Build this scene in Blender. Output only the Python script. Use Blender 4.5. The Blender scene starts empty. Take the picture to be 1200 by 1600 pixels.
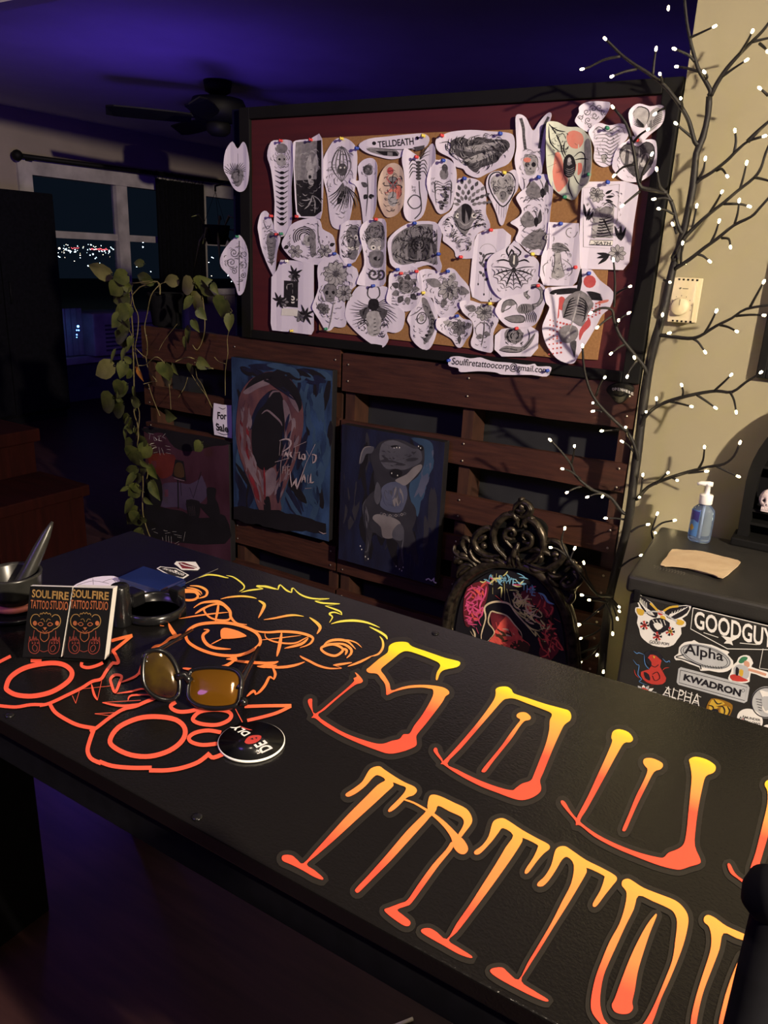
import bpy, bmesh, math, random
from mathutils import Vector, Matrix
scene = bpy.context.scene
C = scene.collection
rnd = random.Random(7)

# ------------------------------------------------------------------ camera
FPX, CAMZ = 1208.0, 1.35
CX = Vector((0.84906422, -0.20134952, 0.48841409))   # world x, y, z as seen by the camera
CY = Vector((0.52643795, 0.24513458, -0.81410817))
CZ = Vector((0.0441931, 0.94834983, 0.31413303))
cam_data = bpy.data.cameras.new('camera')
cam = bpy.data.objects.new('camera', cam_data); C.objects.link(cam)
cam.matrix_world = Matrix(((CX[0], CX[1], CX[2], 0), (CY[0], CY[1], CY[2], 0), (CZ[0], CZ[1], CZ[2], CAMZ), (0, 0, 0, 1)))
cam_data.sensor_fit = 'HORIZONTAL'; cam_data.sensor_width = 36
cam_data.lens = FPX / 1200 * 36
cam_data.clip_start = 0.02; cam_data.clip_end = 400
scene.camera = cam

# ------------------------------------------------------------------ world, exposure, room lights
scene.view_settings.view_transform = 'Standard'; scene.view_settings.look = 'None'
scene.view_settings.exposure = 0.0; scene.view_settings.gamma = 1.0
scene.view_settings.use_curve_mapping = False
world = bpy.data.worlds.new('night'); scene.world = world; world.use_nodes = True
bg = world.node_tree.nodes['Background']; bg.inputs[0].default_value = (0.10, 0.17, 0.30, 1); bg.inputs[1].default_value = 0.03

def lamp(name, kind, loc, target, energy, color, size=0.3, **kw):
    d = bpy.data.lights.new(name, kind); d.energy = energy; d.color = color
    if kind == 'AREA': d.shape = 'DISK'; d.size = size
    else: d.shadow_soft_size = size
    for k, v in kw.items(): setattr(d, k, v)
    o = bpy.data.objects.new(name, d); C.objects.link(o); o.location = loc
    o.rotation_euler = (Vector(target) - Vector(loc)).to_track_quat('-Z', 'Y').to_euler()
    return o
lamp('warm_ceiling_spot', 'SPOT', (2.3, 0.0, 2.32), (-0.80, 1.40, 0.95), 1000, (1.0, 0.83, 0.62), 0.05, spot_size=2.0, spot_blend=0.55)
lamp('desk_fill_spot', 'SPOT', (-0.35, 0.25, 2.40), (-0.45, 0.70, 0.75), 38, (1.0, 0.83, 0.62), 0.06, spot_size=1.05, spot_blend=0.8)  # added fill that brightens the desk print, not a known fixture
lamp('violet_ceiling_strip', 'AREA', (-3.2, 3.0, 1.5), (-3.4, 3.4, 2.4), 2.9, (0.13, 0.055, 1.0), 0.9)
lamp('violet_ceiling_far', 'AREA', (-1.2, 4.2, 1.5), (-1.0, 4.3, 2.4), 0.55, (0.16, 0.08, 1.0), 1.0)
lamp('violet_side_strip', 'POINT', (-4.6, 1.9, 1.9), (0, 0, 0), 2.2, (0.20, 0.06, 1.0), 0.1)
lamp('violet_room_glow', 'AREA', (-1.7, -0.9, 2.3), (-1.3, 2.2, 1.2), 15.0, (0.34, 0.17, 1.0), 0.7)
lamp('violet_wall_fill', 'AREA', (-3.2, 2.7, 1.3), (-5.9, 4.7, 0.4), 4.5, (0.14, 0.06, 1.0), 0.4)  # added violet fill, brightens the lower wall around the window
lamp('violet_under_cabinet', 'AREA', (-2.1, 1.45, 0.33), (-1.6, 1.0, 0.0), 0.75, (0.14, 0.07, 1.0), 0.12)

# ------------------------------------------------------------------ where a point of the photograph lies in the room
def ray(x, y):
    c = Vector(((x - 600) / FPX, (800 - y) / FPX, -1.0))
    return Vector((CX.dot(c), CY.dot(c), CZ.dot(c)))
EYE = Vector((0, 0, CAMZ))
def at_z(x, y, z): r = ray(x, y); return EYE + r * ((z - CAMZ) / r.z)
def at_y(x, y, Y): r = ray(x, y); return EYE + r * (Y / r.y)
def at_x(x, y, X): r = ray(x, y); return EYE + r * (X / r.x)
class Plane:
    """a true plane of the room; P(x, y, lift) is the point of it behind photo point x, y, lifted off its face"""
    def __init__(s, o, n): s.o = Vector(o); s.n = Vector(n).normalized()
    def __call__(s, x, y, lift=0.0):
        r = ray(x, y); t = (s.o - EYE).dot(s.n) / r.dot(s.n)
        return EYE + r * t + s.n * lift
def Z(x0, y0, s): return lambda pts: [(x0 + a / s, y0 + b / s) for a, b in pts]

# ------------------------------------------------------------------ materials
def mat(name, col, rough=0.6, metal=0.0, spec=0.5, noise=None, bump=None, emit=None, col2=None, trans=0.0, ior=1.45, stretch=None, coat=0):
    m = bpy.data.materials.new(name); m.use_nodes = True
    nt = m.node_tree; b = nt.nodes['Principled BSDF']
    b.inputs['Base Color'].default_value = (*col, 1); b.inputs['Roughness'].default_value = rough
    b.inputs['Metallic'].default_value = metal; b.inputs['Specular IOR Level'].default_value = spec
    b.inputs['Transmission Weight'].default_value = trans; b.inputs['IOR'].default_value = ior
    b.inputs['Coat Weight'].default_value = coat
    if emit:
        b.inputs['Emission Color'].default_value = (*emit[0], 1); b.inputs['Emission Strength'].default_value = emit[1]
    if noise or bump:
        tc = nt.nodes.new('ShaderNodeTexCoord'); mp = nt.nodes.new('ShaderNodeMapping')
        nt.links.new(tc.outputs['Object'], mp.inputs[0])
        if stretch: mp.inputs['Scale'].default_value = stretch
        if noise:
            n = nt.nodes.new('ShaderNodeTexNoise'); n.inputs['Scale'].default_value = noise; n.inputs['Detail'].default_value = 6
            nt.links.new(mp.outputs[0], n.inputs['Vector'])
            r = nt.nodes.new('ShaderNodeValToRGB'); r.color_ramp.elements[0].position = 0.32; r.color_ramp.elements[1].position = 0.68
            r.color_ramp.elements[0].color = (*(col2 or [c * 0.6 for c in col]), 1); r.color_ramp.elements[1].color = (*col, 1)
            nt.links.new(n.outputs['Fac'], r.inputs[0]); nt.links.new(r.outputs[0], b.inputs['Base Color'])
        if bump:
            n2 = nt.nodes.new('ShaderNodeTexNoise'); n2.inputs['Scale'].default_value = bump[0]; n2.inputs['Detail'].default_value = 3
            nt.links.new(mp.outputs[0], n2.inputs['Vector'])
            bp = nt.nodes.new('ShaderNodeBump'); bp.inputs['Strength'].default_value = bump[1]; bp.inputs['Distance'].default_value = 0.002
            nt.links.new(n2.outputs['Fac'], bp.inputs['Height']); nt.links.new(bp.outputs[0], b.inputs['Normal'])
    return m
def ramp_mat(name, y0, y1, stops, rough=0.38):
    """ink whose colour runs along the depth of the desk (object-space y)"""
    m = mat(name, (1, 1, 1), rough, spec=0.4, bump=(260, 0.12)); nt = m.node_tree; b = nt.nodes['Principled BSDF']
    tc = nt.nodes.new('ShaderNodeTexCoord'); sx = nt.nodes.new('ShaderNodeSeparateXYZ'); mr = nt.nodes.new('ShaderNodeMapRange')
    nt.links.new(tc.outputs['Object'], sx.inputs[0]); nt.links.new(sx.outputs['Y'], mr.inputs['Value'])
    mr.inputs['From Min'].default_value = y0; mr.inputs['From Max'].default_value = y1
    r = nt.nodes.new('ShaderNodeValToRGB'); e = r.color_ramp.elements
    while len(e) < len(stops): e.new(0.5)
    for i, (p, c) in enumerate(stops): e[i].position = p; e[i].color = (*c, 1)
    nt.links.new(mr.outputs[0], r.inputs[0]); nt.links.new(r.outputs[0], b.inputs['Base Color'])
    return m

M = {}
M['beige'] = mat('beige_wall_paint', (0.29, 0.262, 0.172), 0.8, noise=3, col2=(0.272, 0.243, 0.157), bump=(55, 0.25))
M['backwall'] = mat('far_wall_paint', (0.30, 0.25, 0.22), 0.85, noise=3, col2=(0.26, 0.22, 0.19))
M['lowwall'] = mat('dark_lower_wall_paint', (0.10, 0.09, 0.12), 0.8, noise=4)
M['ceiling'] = mat('ceiling_paint', (0.55, 0.52, 0.55), 0.9, noise=4, col2=(0.5, 0.47, 0.5), bump=(40, 0.3))
M['floor'] = mat('dark_wood_floor', (0.045, 0.018, 0.016), 0.5, noise=5, col2=(0.022, 0.008, 0.008), stretch=(1, 9, 1))
M['black'] = mat('black_paint', (0.0065, 0.0065, 0.0065), 0.6, spec=0.18, noise=8, col2=(0.005, 0.005, 0.005))
M['cloth_black'] = mat('black_cloth', (0.006, 0.006, 0.008), 0.95, spec=0.1, noise=40)
M['gloss'] = mat('gloss_black_plastic', (0.008, 0.008, 0.009), 0.22, noise=12)
M['panel'] = mat('black_backing', (0.016, 0.017, 0.021), 0.7, noise=6)
M['red'] = mat('dark_red_backing', (0.070, 0.009, 0.010), 0.6, noise=3, col2=(0.048, 0.006, 0.008), stretch=(1, 1, 14))
M['cork'] = mat('brown_cork', (0.30, 0.155, 0.062), 0.85, noise=160, col2=(0.235, 0.115, 0.045))
M['plank'] = mat('stained_pallet_wood', (0.058, 0.0195, 0.0115), 0.55, noise=4, col2=(0.028, 0.0095, 0.0065), stretch=(2, 6, 22), bump=(30, 0.25))
M['plank_dark'] = mat('dark_stained_wood', (0.050, 0.018, 0.0095), 0.65, noise=5, col2=(0.026, 0.0095, 0.006), stretch=(14, 6, 2))
M['nail'] = mat('nail_steel', (0.5, 0.45, 0.38), 0.35, 0.9, noise=50)
M['paper'] = mat('drawing_paper', (0.70, 0.665, 0.80), 0.85, spec=0.15, noise=6, col2=(0.66, 0.615, 0.76))  # bluish glow of paper under blacklight, put into the base colour
M['paper_tan'] = mat('tan_drawing_paper', (0.62, 0.50, 0.42), 0.85, spec=0.15, noise=14, col2=(0.52, 0.38, 0.33))
M['paper_wash'] = mat('greenish_washed_paper', (0.58, 0.62, 0.54), 0.85, spec=0.15, noise=22, col2=(0.50, 0.54, 0.47))
M['paper_grey'] = mat('grey_shaded_paper', (0.30, 0.28, 0.31), 0.85, spec=0.15, noise=24, col2=(0.12, 0.11, 0.13))
M['ink'] = mat('black_ink', (0.022, 0.020, 0.026), 0.8, spec=0.1, noise=90)
M['ink2'] = mat('dark_grey_ink', (0.09, 0.085, 0.10), 0.8, spec=0.1, noise=90)
M['ink3'] = mat('grey_pencil', (0.25, 0.24, 0.27), 0.85, spec=0.1, noise=90)
M['ink4'] = mat('light_grey_pencil', (0.46, 0.45, 0.48), 0.85, spec=0.1, noise=60)
M['inkred'] = mat('red_ink', (0.50, 0.10, 0.10), 0.8, spec=0.1, noise=60, col2=(0.42, 0.07, 0.08))
M['inkpink'] = mat('pink_red_wash', (0.66, 0.19, 0.15), 0.8, spec=0.1, noise=30, col2=(0.60, 0.25, 0.2))
M['white'] = mat('white_print', (0.74, 0.73, 0.70), 0.5, noise=30, col2=(0.70, 0.69, 0.66))
M['desk'] = mat('black_vinyl_desktop', (0.0060, 0.0055, 0.0052), 0.17, spec=0.42, noise=3, col2=(0.005, 0.0045, 0.0045), bump=(330, 0.22))
M['halo'] = mat('charcoal_glow_border', (0.019, 0.017, 0.0145), 0.36, spec=0.4, noise=30, col2=(0.016, 0.014, 0.012), bump=(230, 0.15))
YEL, AMB, ORG, RED = (0.93, 0.72, 0.02), (0.96, 0.36, 0.06), (0.95, 0.25, 0.065), (0.92, 0.080, 0.042)
M['row1'] = ramp_mat('yellow_to_red_vinyl', 0.72, 1.0, [(0.0, RED), (0.42, RED), (0.54, ORG), (0.70, AMB), (0.79, (0.95, 0.46, 0.04)), (0.88, YEL), (1, YEL)])
M['row2'] = ramp_mat('orange_to_red_vinyl', 0.50, 0.72, [(0.0, RED), (0.26, RED), (0.42, (0.95, 0.20, 0.06)), (0.65, ORG), (0.9, AMB), (1, AMB)])
M['bear'] = ramp_mat('emblem_vinyl', 0.56, 1.05, [(0.0, (0.78, 0.10, 0.055)), (0.28, (0.80, 0.11, 0.06)), (0.40, (0.90, 0.21, 0.055)), (0.62, (0.92, 0.26, 0.07)), (0.80, (0.9, 0.34, 0.08)), (0.88, (0.82, 0.72, 0.09)), (1, (0.82, 0.76, 0.10))])
M['bark'] = mat('dark_wrapped_branch', (0.0075, 0.006, 0.006), 0.6, noise=60, bump=(90, 0.4))
M['bulb'] = mat('warm_led', (1, 0.9, 0.6), 0.4, emit=((1.0, 0.78, 0.38), 40))
M['steel'] = mat('steel', (0.5, 0.5, 0.5), 0.3, 0.9, noise=30)
M['ivory'] = mat('ivory_plastic', (0.62, 0.54, 0.38), 0.45, noise=20, col2=(0.58, 0.5, 0.35))
M['grey'] = mat('grey_print', (0.16, 0.15, 0.13), 0.6, noise=30)
M['stone'] = mat('dark_grey_stone', (0.026, 0.026, 0.024), 0.3, noise=45, col2=(0.015, 0.015, 0.014))
M['leaf'] = mat('pothos_leaf', (0.105, 0.115, 0.030), 0.5, noise=25, col2=(0.045, 0.060, 0.015))
M['leaf2'] = mat('pale_pothos_leaf', (0.22, 0.21, 0.075), 0.5, noise=25, col2=(0.16, 0.155, 0.05))
M['vine'] = mat('vine_stem', (0.17, 0.14, 0.055), 0.6, noise=30)
M['dryleaf'] = mat('dry_orange_leaf', (0.35, 0.13, 0.02), 0.7, noise=30)
M['wood_red'] = mat('mahogany_wood', (0.016, 0.0022, 0.0018), 0.75, spec=0.08, noise=4, col2=(0.009, 0.0013, 0.001), stretch=(1, 12, 1))
M['winwhite'] = mat('off_white_trim', (0.50, 0.46, 0.46), 0.6, noise=6)
M['glass'] = mat('window_glass', (0.9, 0.95, 1), 0.02, trans=1.0, ior=1.02, noise=3, col2=(0.86, 0.92, 0.98))
M['hill'] = mat('night_ground', (0.02, 0.025, 0.03), 0.9, noise=2)
M['citylight'] = mat('far_city_light', (1, 1, 1), 0.5, emit=((0.80, 0.95, 1.0), 22))
M['citywarm'] = mat('far_warm_light', (1, 1, 1), 0.5, emit=((1.0, 0.72, 0.45), 12))
M['cityred'] = mat('far_red_light', (1, 0.2, 0.2), 0.5, emit=((1.0, 0.12, 0.14), 3))
M['blueled'] = mat('blue_indicator', (0.1, 0.3, 1), 0.4, emit=((0.10, 0.35, 1.0), 9))
for n, c in dict(blue=(0.03, 0.07, 0.42), red=(0.62, 0.05, 0.06), yellow=(0.72, 0.58, 0.10), green=(0.03, 0.20, 0.12), white=(0.7, 0.7, 0.7)).items():
    M['pin_' + n] = mat(n + '_pin_plastic', c, 0.3, noise=60, col2=[q * 0.85 for q in c])
M['bronze'] = mat('antiqued_black_bronze', (0.075, 0.060, 0.042), 0.32, 0.6, noise=55, col2=(0.010, 0.008, 0.008), bump=(120, 0.6))
M['navy'] = mat('navy_paint', (0.009, 0.012, 0.040), 0.55, noise=4, col2=(0.006, 0.006, 0.016), stretch=(6, 1, 1.5), bump=(60, 0.3))
M['booklet'] = mat('navy_gloss_cover', (0.010, 0.022, 0.10), 0.3, noise=8)
M['booklet_edge'] = mat('blue_page_edge', (0.03, 0.08, 0.26), 0.5, noise=80)
M['bluepaint'] = mat('blue_brushed_paint', (0.026, 0.060, 0.150), 0.6, noise=5, col2=(0.004, 0.009, 0.030), stretch=(3, 1, 1.3), bump=(70, 0.4))
M['cyanpaint'] = mat('steel_blue_paint', (0.034, 0.072, 0.140), 0.6, noise=9, col2=(0.018, 0.040, 0.085))
M['fleshpaint'] = mat('dusty_pink_paint', (0.145, 0.060, 0.062), 0.6, noise=9, col2=(0.062, 0.026, 0.040), stretch=(2, 1, 1))
M['palepaint'] = mat('pale_pink_paint', (0.19, 0.14, 0.165), 0.6, noise=14, col2=(0.10, 0.065, 0.09))
M['darkpaint'] = mat('near_black_paint', (0.007, 0.006, 0.009), 0.6, noise=10)
M['lettpaint'] = mat('pinkish_white_letter_paint', (0.42, 0.33, 0.36), 0.6, noise=40)
M['dogdark'] = mat('charcoal_dog_paint', (0.026, 0.025, 0.034), 0.6, noise=12, col2=(0.014, 0.0135, 0.021))
M['doggrey'] = mat('grey_dog_paint', (0.085, 0.083, 0.105), 0.6, noise=10, col2=(0.045, 0.045, 0.062))
M['dogblue'] = mat('grey_blue_paint', (0.085, 0.092, 0.150), 0.6, noise=8, col2=(0.042, 0.052, 0.10))
M['dogwhite'] = mat('greyish_white_paint', (0.20, 0.185, 0.20), 0.6, noise=9, col2=(0.12, 0.105, 0.115))
M['mauve'] = mat('mauve_painted_room', (0.055, 0.018, 0.034), 0.6, noise=5, col2=(0.028, 0.006, 0.014), stretch=(2, 1, 1))
M['lilac'] = mat('lilac_paint', (0.060, 0.042, 0.085), 0.6, noise=8, col2=(0.036, 0.022, 0.052))
M['redpaint'] = mat('orange_red_paint', (0.115, 0.018, 0.014), 0.6, noise=9, col2=(0.06, 0.007, 0.010))
M['ochre'] = mat('ochre_paint', (0.060, 0.030, 0.013), 0.6, noise=12)
M['post_blue'] = mat('post_with_blue_light_tint', (0.004, 0.004, 0.022), 0.95, spec=0.05, noise=6)  # blue light falling on the post is put into this colour
M['neon_red'] = mat('neon_red_paint', (0.85, 0.12, 0.09), 0.5, noise=30)
M['neon_pink'] = mat('neon_pink_paint', (0.80, 0.10, 0.26), 0.5, noise=30)
M['neon_yellow'] = mat('neon_yellow_paint', (0.80, 0.76, 0.30), 0.5, noise=30)
M['neon_blue'] = mat('neon_blue_paint', (0.24, 0.55, 0.75), 0.5, noise=30)
M['cream'] = mat('cream_paint', (0.80, 0.66, 0.42), 0.5, noise=30)
M['maroon'] = mat('maroon_paint', (0.20, 0.022, 0.032), 0.5, noise=14, col2=(0.06, 0.01, 0.014))
M['lens'] = mat('amber_mirror_lens', (0.150, 0.068, 0.006), 0.07, 0.3, noise=4, col2=(0.12, 0.05, 0.004))
M['lens2'] = mat('magenta_amber_lens', (0.085, 0.055, 0.008), 0.08, 0.3, noise=26, col2=(0.018, 0.006, 0.010))
M['fridge'] = mat('black_textured_plastic', (0.022, 0.021, 0.019), 0.5, noise=20, col2=(0.017, 0.016, 0.015), bump=(300, 0.2))
M['gel'] = mat('clear_blue_gel', (0.52, 0.68, 0.97), 0.06, trans=0.9, ior=1.35, noise=3, col2=(0.45, 0.62, 0.95))
M['plwhite'] = mat('white_plastic', (0.80, 0.80, 0.80), 0.35, noise=12, col2=(0.76, 0.76, 0.76))
M['lavender'] = mat('purple_label', (0.07, 0.06, 0.30), 0.4, noise=20)
M['kraft'] = mat('brown_paper_towel', (0.52, 0.40, 0.255), 0.9, spec=0.1, noise=20, col2=(0.46, 0.34, 0.21), bump=(60, 0.6))
M['bone'] = mat('bone_white', (0.66, 0.58, 0.60), 0.6, noise=18, col2=(0.55, 0.46, 0.48))
for n, c in dict(st_red=(0.50, 0.05, 0.04), st_yel=(0.62, 0.40, 0.05), st_grey=(0.46, 0.48, 0.50), st_green=(0.05, 0.20, 0.10), st_skin=(0.60, 0.32, 0.22), st_blue=(0.10, 0.25, 0.55), st_brown=(0.30, 0.15, 0.02), st_magenta=(0.55, 0.05, 0.16)).items():
    M[n] = mat(n.replace('st_', '') + '_sticker_print', c, 0.4, noise=25, col2=[q * 0.85 for q in c])
M['cardorange'] = mat('orange_card_print', (0.30, 0.085, 0.03), 0.5, noise=20)
M['cardred'] = mat('red_card_print', (0.16, 0.026, 0.018), 0.5, noise=20)
M['cardyellow'] = mat('yellow_card_print', (0.26, 0.15, 0.045), 0.5, noise=20)

# ------------------------------------------------------------------ mesh building
WLOC = {}
def smooth_line(pts, n=4, closed=False):
    if n <= 1 or len(pts) < 3: return [tuple(p) for p in pts]
    P = [Vector(p) for p in pts]; out = []; L = len(P)
    if closed and (P[0] - P[-1]).length < 1e-6: P = P[:-1]; L -= 1
    for i in range(L if closed else L - 1):
        p0 = P[(i - 1) % L] if closed or i > 0 else P[0]; p1 = P[i]; p2 = P[(i + 1) % L]
        p3 = P[(i + 2) % L] if closed or i + 2 < L else P[-1]
        for k in range(n):
            t = k / n
            out.append(tuple(0.5 * ((2 * p1) + (p2 - p0) * t + (2 * p0 - 5 * p1 + 4 * p2 - p3) * t * t + (3 * p1 - p0 - 3 * p2 + p3) * t ** 3)))
    if not closed: out.append(tuple(P[-1]))
    return out
class MB:
    def __init__(s): s.v = []; s.f = []; s.m = []; s.sm = []; s.op = 0
    def add(s, vs, fs, mi=0, smooth=False):
        b = len(s.v); s.v += [Vector(v) for v in vs]
        for f in fs: s.f.append([b + i for i in f]); s.m.append(mi); s.sm.append(smooth)
    def box(s, x0, x1, y0, y1, z0, z1, mi=0):
        s.hexa([(x0, y0, z0), (x1, y0, z0), (x1, y1, z0), (x0, y1, z0), (x0, y0, z1), (x1, y0, z1), (x1, y1, z1), (x0, y1, z1)], mi); return s
    def hexa(s, c, mi=0):
        s.add(c, [(3, 2, 1, 0), (4, 5, 6, 7), (0, 1, 5, 4), (1, 2, 6, 5), (2, 3, 7, 6), (3, 0, 4, 7)], mi); return s
    def bbox(s, x0, x1, y0, y1, z0, z1, r=0.004, seg=2, mi=0):
        bm = bmesh.new(); bmesh.ops.create_cube(bm, size=1)
        for v in bm.verts: v.co = Vector(((x0 + x1) / 2 + v.co.x * (x1 - x0), (y0 + y1) / 2 + v.co.y * (y1 - y0), (z0 + z1) / 2 + v.co.z * (z1 - z0)))
        bmesh.ops.bevel(bm, geom=bm.edges[:], offset=r, segments=seg, affect='EDGES', profile=0.6)
        s.bm(bm, mi); return s
    def bm(s, bm, mi=0, smooth=False):
        bm.verts.index_update()
        s.add([v.co.copy() for v in bm.verts], [[v.index for v in f.verts] for f in bm.faces], mi, smooth); bm.free()
    def tube(s, pts, r, n=6, mi=0, caps=True):
        P = [Vector(p) for p in pts]; k = len(P)
        R = r if isinstance(r, (list, tuple)) else [r] * k
        vs = []; fs = []; up = Vector((0.3, 0.5, 0.8))
        for i in range(k):
            t = (P[min(i + 1, k - 1)] - P[max(i - 1, 0)])
            if t.length < 1e-9: t = Vector((0, 0, 1))
            t.normalize(); a = t.cross(up)
            if a.length < 1e-3: a = t.cross(Vector((1, 0, 0)))
            a.normalize(); b = t.cross(a)
            for j in range(n):
                w = 2 * math.pi * j / n; vs.append(P[i] + (a * math.cos(w) + b * math.sin(w)) * R[i])
        for i in range(k - 1):
            for j in range(n): fs.append((i * n + j, i * n + (j + 1) % n, (i + 1) * n + (j + 1) % n, (i + 1) * n + j))
        if caps: fs.append(tuple(range(n))[::-1]); fs.append(tuple((k - 1) * n + j for j in range(n)))
        s.add(vs, fs, mi, True); return s
    def lathe(s, prof, c=(0, 0, 0), n=24, axis='z', mi=0, sx=1.0, sy=1.0):
        vs = []; fs = []; c = Vector(c); k = len(prof)
        for r, h in prof:
            for j in range(n):
                w = 2 * math.pi * j / n; a, b = r * math.cos(w) * sx, r * math.sin(w) * sy
                vs.append(c + (Vector((a, b, h)) if axis == 'z' else Vector((a, -h, b)) if axis == 'y' else Vector((h, a, b))))
        for i in range(k - 1):
            for j in range(n): fs.append((i * n + j, i * n + (j + 1) % n, (i + 1) * n + (j + 1) % n, (i + 1) * n + j))
        if prof[0][0] > 1e-6: fs.append(tuple(range(n))[::-1])
        if prof[-1][0] > 1e-6: fs.append(tuple((k - 1) * n + j for j in range(n)))
        s.add(vs, fs, mi, True); return s
    def ball(s, c, r, mi=0, sub=1, sc=(1, 1, 1)):
        bm = bmesh.new(); bmesh.ops.create_icosphere(bm, subdivisions=sub, radius=1)
        for v in bm.verts: v.co = Vector(c) + Vector((v.co.x * r * sc[0], v.co.y * r * sc[1], v.co.z * r * sc[2]))
        s.bm(bm, mi, True); return s
    # flat artwork on a plane P (photo points in, true points of the plane out)
    def fill(s, P, pts, lift=0.0004, mi=0, n=1):
        q = smooth_line(pts, n, True); s.op += 1; lift += s.op * 1.2e-5; vs = [P(x, y, lift) for x, y in q]
        s.add(vs, [tuple(range(len(vs)))], mi); return s
    def stroke(s, P, pts, w, lift=0.0006, mi=0, n=4, taper=False, closed=False):
        q = smooth_line(pts, n, closed)
        if closed: q.append(q[0])
        k = len(q); vs = []; s.op += 1; lift += s.op * 1.2e-5; dl_ = 8e-7
        for i in range(k):
            lift += dl_
            if closed: a, b = q[(i - 1) % (k - 1)], q[(i + 1) % (k - 1)]
            else: a, b = q[max(i - 1, 0)], q[min(i + 1, k - 1)]
            dx, dy = b[0] - a[0], b[1] - a[1]; d = math.hypot(dx, dy) or 1
            t = i / (k - 1); ww = w * 0.5 * (max(0.18, math.sin(math.pi * min(max(t, 0.02), 0.98)) ** 0.6) if taper else 1)
            nx, ny = -dy / d * ww, dx / d * ww
            vs.append(P(q[i][0] + nx, q[i][1] + ny, lift)); vs.append(P(q[i][0] - nx, q[i][1] - ny, lift))
        s.add(vs, [(2 * i, 2 * i + 1, 2 * i + 3, 2 * i + 2) for i in range(k - 1)], mi); return s
    def text(s, P, txt, quad, lift=0.0008, mi=0, bold=0.0):
        """lettering laid into the four photo points TL, TR, BR, BL"""
        s.op += 1; lift += s.op * 1.2e-5; vs, fs = letters(txt, bold); tl, tr, br, bl = quad
        def mp(u, v):
            a = (tl[0] + (tr[0] - tl[0]) * u, tl[1] + (tr[1] - tl[1]) * u); b = (bl[0] + (br[0] - bl[0]) * u, bl[1] + (br[1] - bl[1]) * u)
            return (b[0] + (a[0] - b[0]) * v, b[1] + (a[1] - b[1]) * v)
        s.add([P(*mp(u, v), lift) for u, v in vs], fs, mi); return s
    def brush(s, P, poly, n, w, L, mis, seed=1, ang=1.57, lift=.0008, jit=.5):
        """n tapered brush marks inside a painted area"""
        g = random.Random(seed); xs = [p[0] for p in poly]; ys = [p[1] for p in poly]; k = t = 0
        while k < n and t < n * 9:
            t += 1; x, y = g.uniform(min(xs), max(xs)), g.uniform(min(ys), max(ys)); c = False; j = len(poly) - 1
            for i in range(len(poly)):
                if (poly[i][1] > y) != (poly[j][1] > y) and x < (poly[j][0] - poly[i][0]) * (y - poly[i][1]) / (poly[j][1] - poly[i][1]) + poly[i][0]: c = not c
                j = i
            if not c: continue
            a = ang + g.uniform(-jit, jit); l = L * g.uniform(.5, 1.2); b = a + g.uniform(-.4, .4)
            ends = ((x - l * .52 * math.cos(a), y - l * .52 * math.sin(a)), (x + l * .52 * math.cos(b), y + l * .52 * math.sin(b)))
            if not all(sum(((q[1] > e[1]) != (r_[1] > e[1])) and e[0] < (r_[0] - q[0]) * (e[1] - q[1]) / (r_[1] - q[1]) + q[0] for q, r_ in zip(poly, poly[1:] + poly[:1])) % 2 for e in ends): continue
            s.op -= .7
            s.stroke(P, [(x - l * .5 * math.cos(a), y - l * .5 * math.sin(a)), (x, y), (x + l * .5 * math.cos(b), y + l * .5 * math.sin(b))], w * g.uniform(.6, 1.5), lift, g.choice(mis), 2, True); k += 1
        return s
    def build(s, name, mats, parent=None, at=None, **tags):
        if at is None:
            if parent is not None: at = WLOC[parent.name]
            else:
                xs = [v.x for v in s.v]; ys = [v.y for v in s.v]; zs = [v.z for v in s.v]
                at = Vector(((min(xs) + max(xs)) / 2, (min(ys) + max(ys)) / 2, min(zs)))
        at = Vector(at)
        me = bpy.data.meshes.new(name); me.from_pydata([v - at for v in s.v], [], s.f)
        for m in (mats if isinstance(mats, (list, tuple)) else [mats]): me.materials.append(M[m] if isinstance(m, str) else m)
        me.polygons.foreach_set('material_index', s.m); me.polygons.foreach_set('use_smooth', s.sm); me.update()
        o = bpy.data.objects.new(name, me); C.objects.link(o)
        if parent is not None: o.parent = parent; o.location = at - WLOC[parent.name]
        else: o.location = at
        WLOC[o.name] = at.copy()
        for k, v in tags.items(): o[k] = v
        return o
_txt = {}
def letters(txt, bold=0.0):
    key = (txt, bold)
    if key in _txt: return _txt[key]
    cu = bpy.data.curves.new('t', 'FONT'); cu.body = txt; cu.offset = bold; cu.resolution_u = 3
    ob = bpy.data.objects.new('t', cu); C.objects.link(ob)
    dg = bpy.context.evaluated_depsgraph_get(); me = bpy.data.meshes.new_from_object(ob.evaluated_get(dg))
    vs = [(v.co.x, v.co.y) for v in me.vertices]; fs = [tuple(p.vertices) for p in me.polygons]
    bpy.data.objects.remove(ob); bpy.data.curves.remove(cu); bpy.data.meshes.remove(me)
    x0, x1 = min(v[0] for v in vs), max(v[0] for v in vs); y0, y1 = min(v[1] for v in vs), max(v[1] for v in vs)
    _txt[key] = ([((x - x0) / (x1 - x0), (y - y0) / (y1 - y0)) for x, y in vs], fs)
    return _txt[key]
def thing(name, label, cat, at, group=None):
    o = bpy.data.objects.new(name, None); C.objects.link(o); o.location = at; o.empty_display_size = 0.05
    o['label'] = label; o['category'] = cat; WLOC[o.name] = Vector(at)
    if group: o['group'] = group
    return o
def part(o, parent):
    w = WLOC[o.name]; o.parent = parent; o.location = w - WLOC[parent.name]; return o
def struct(name, mb, m): return mb.build(name, m, kind='structure')
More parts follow.
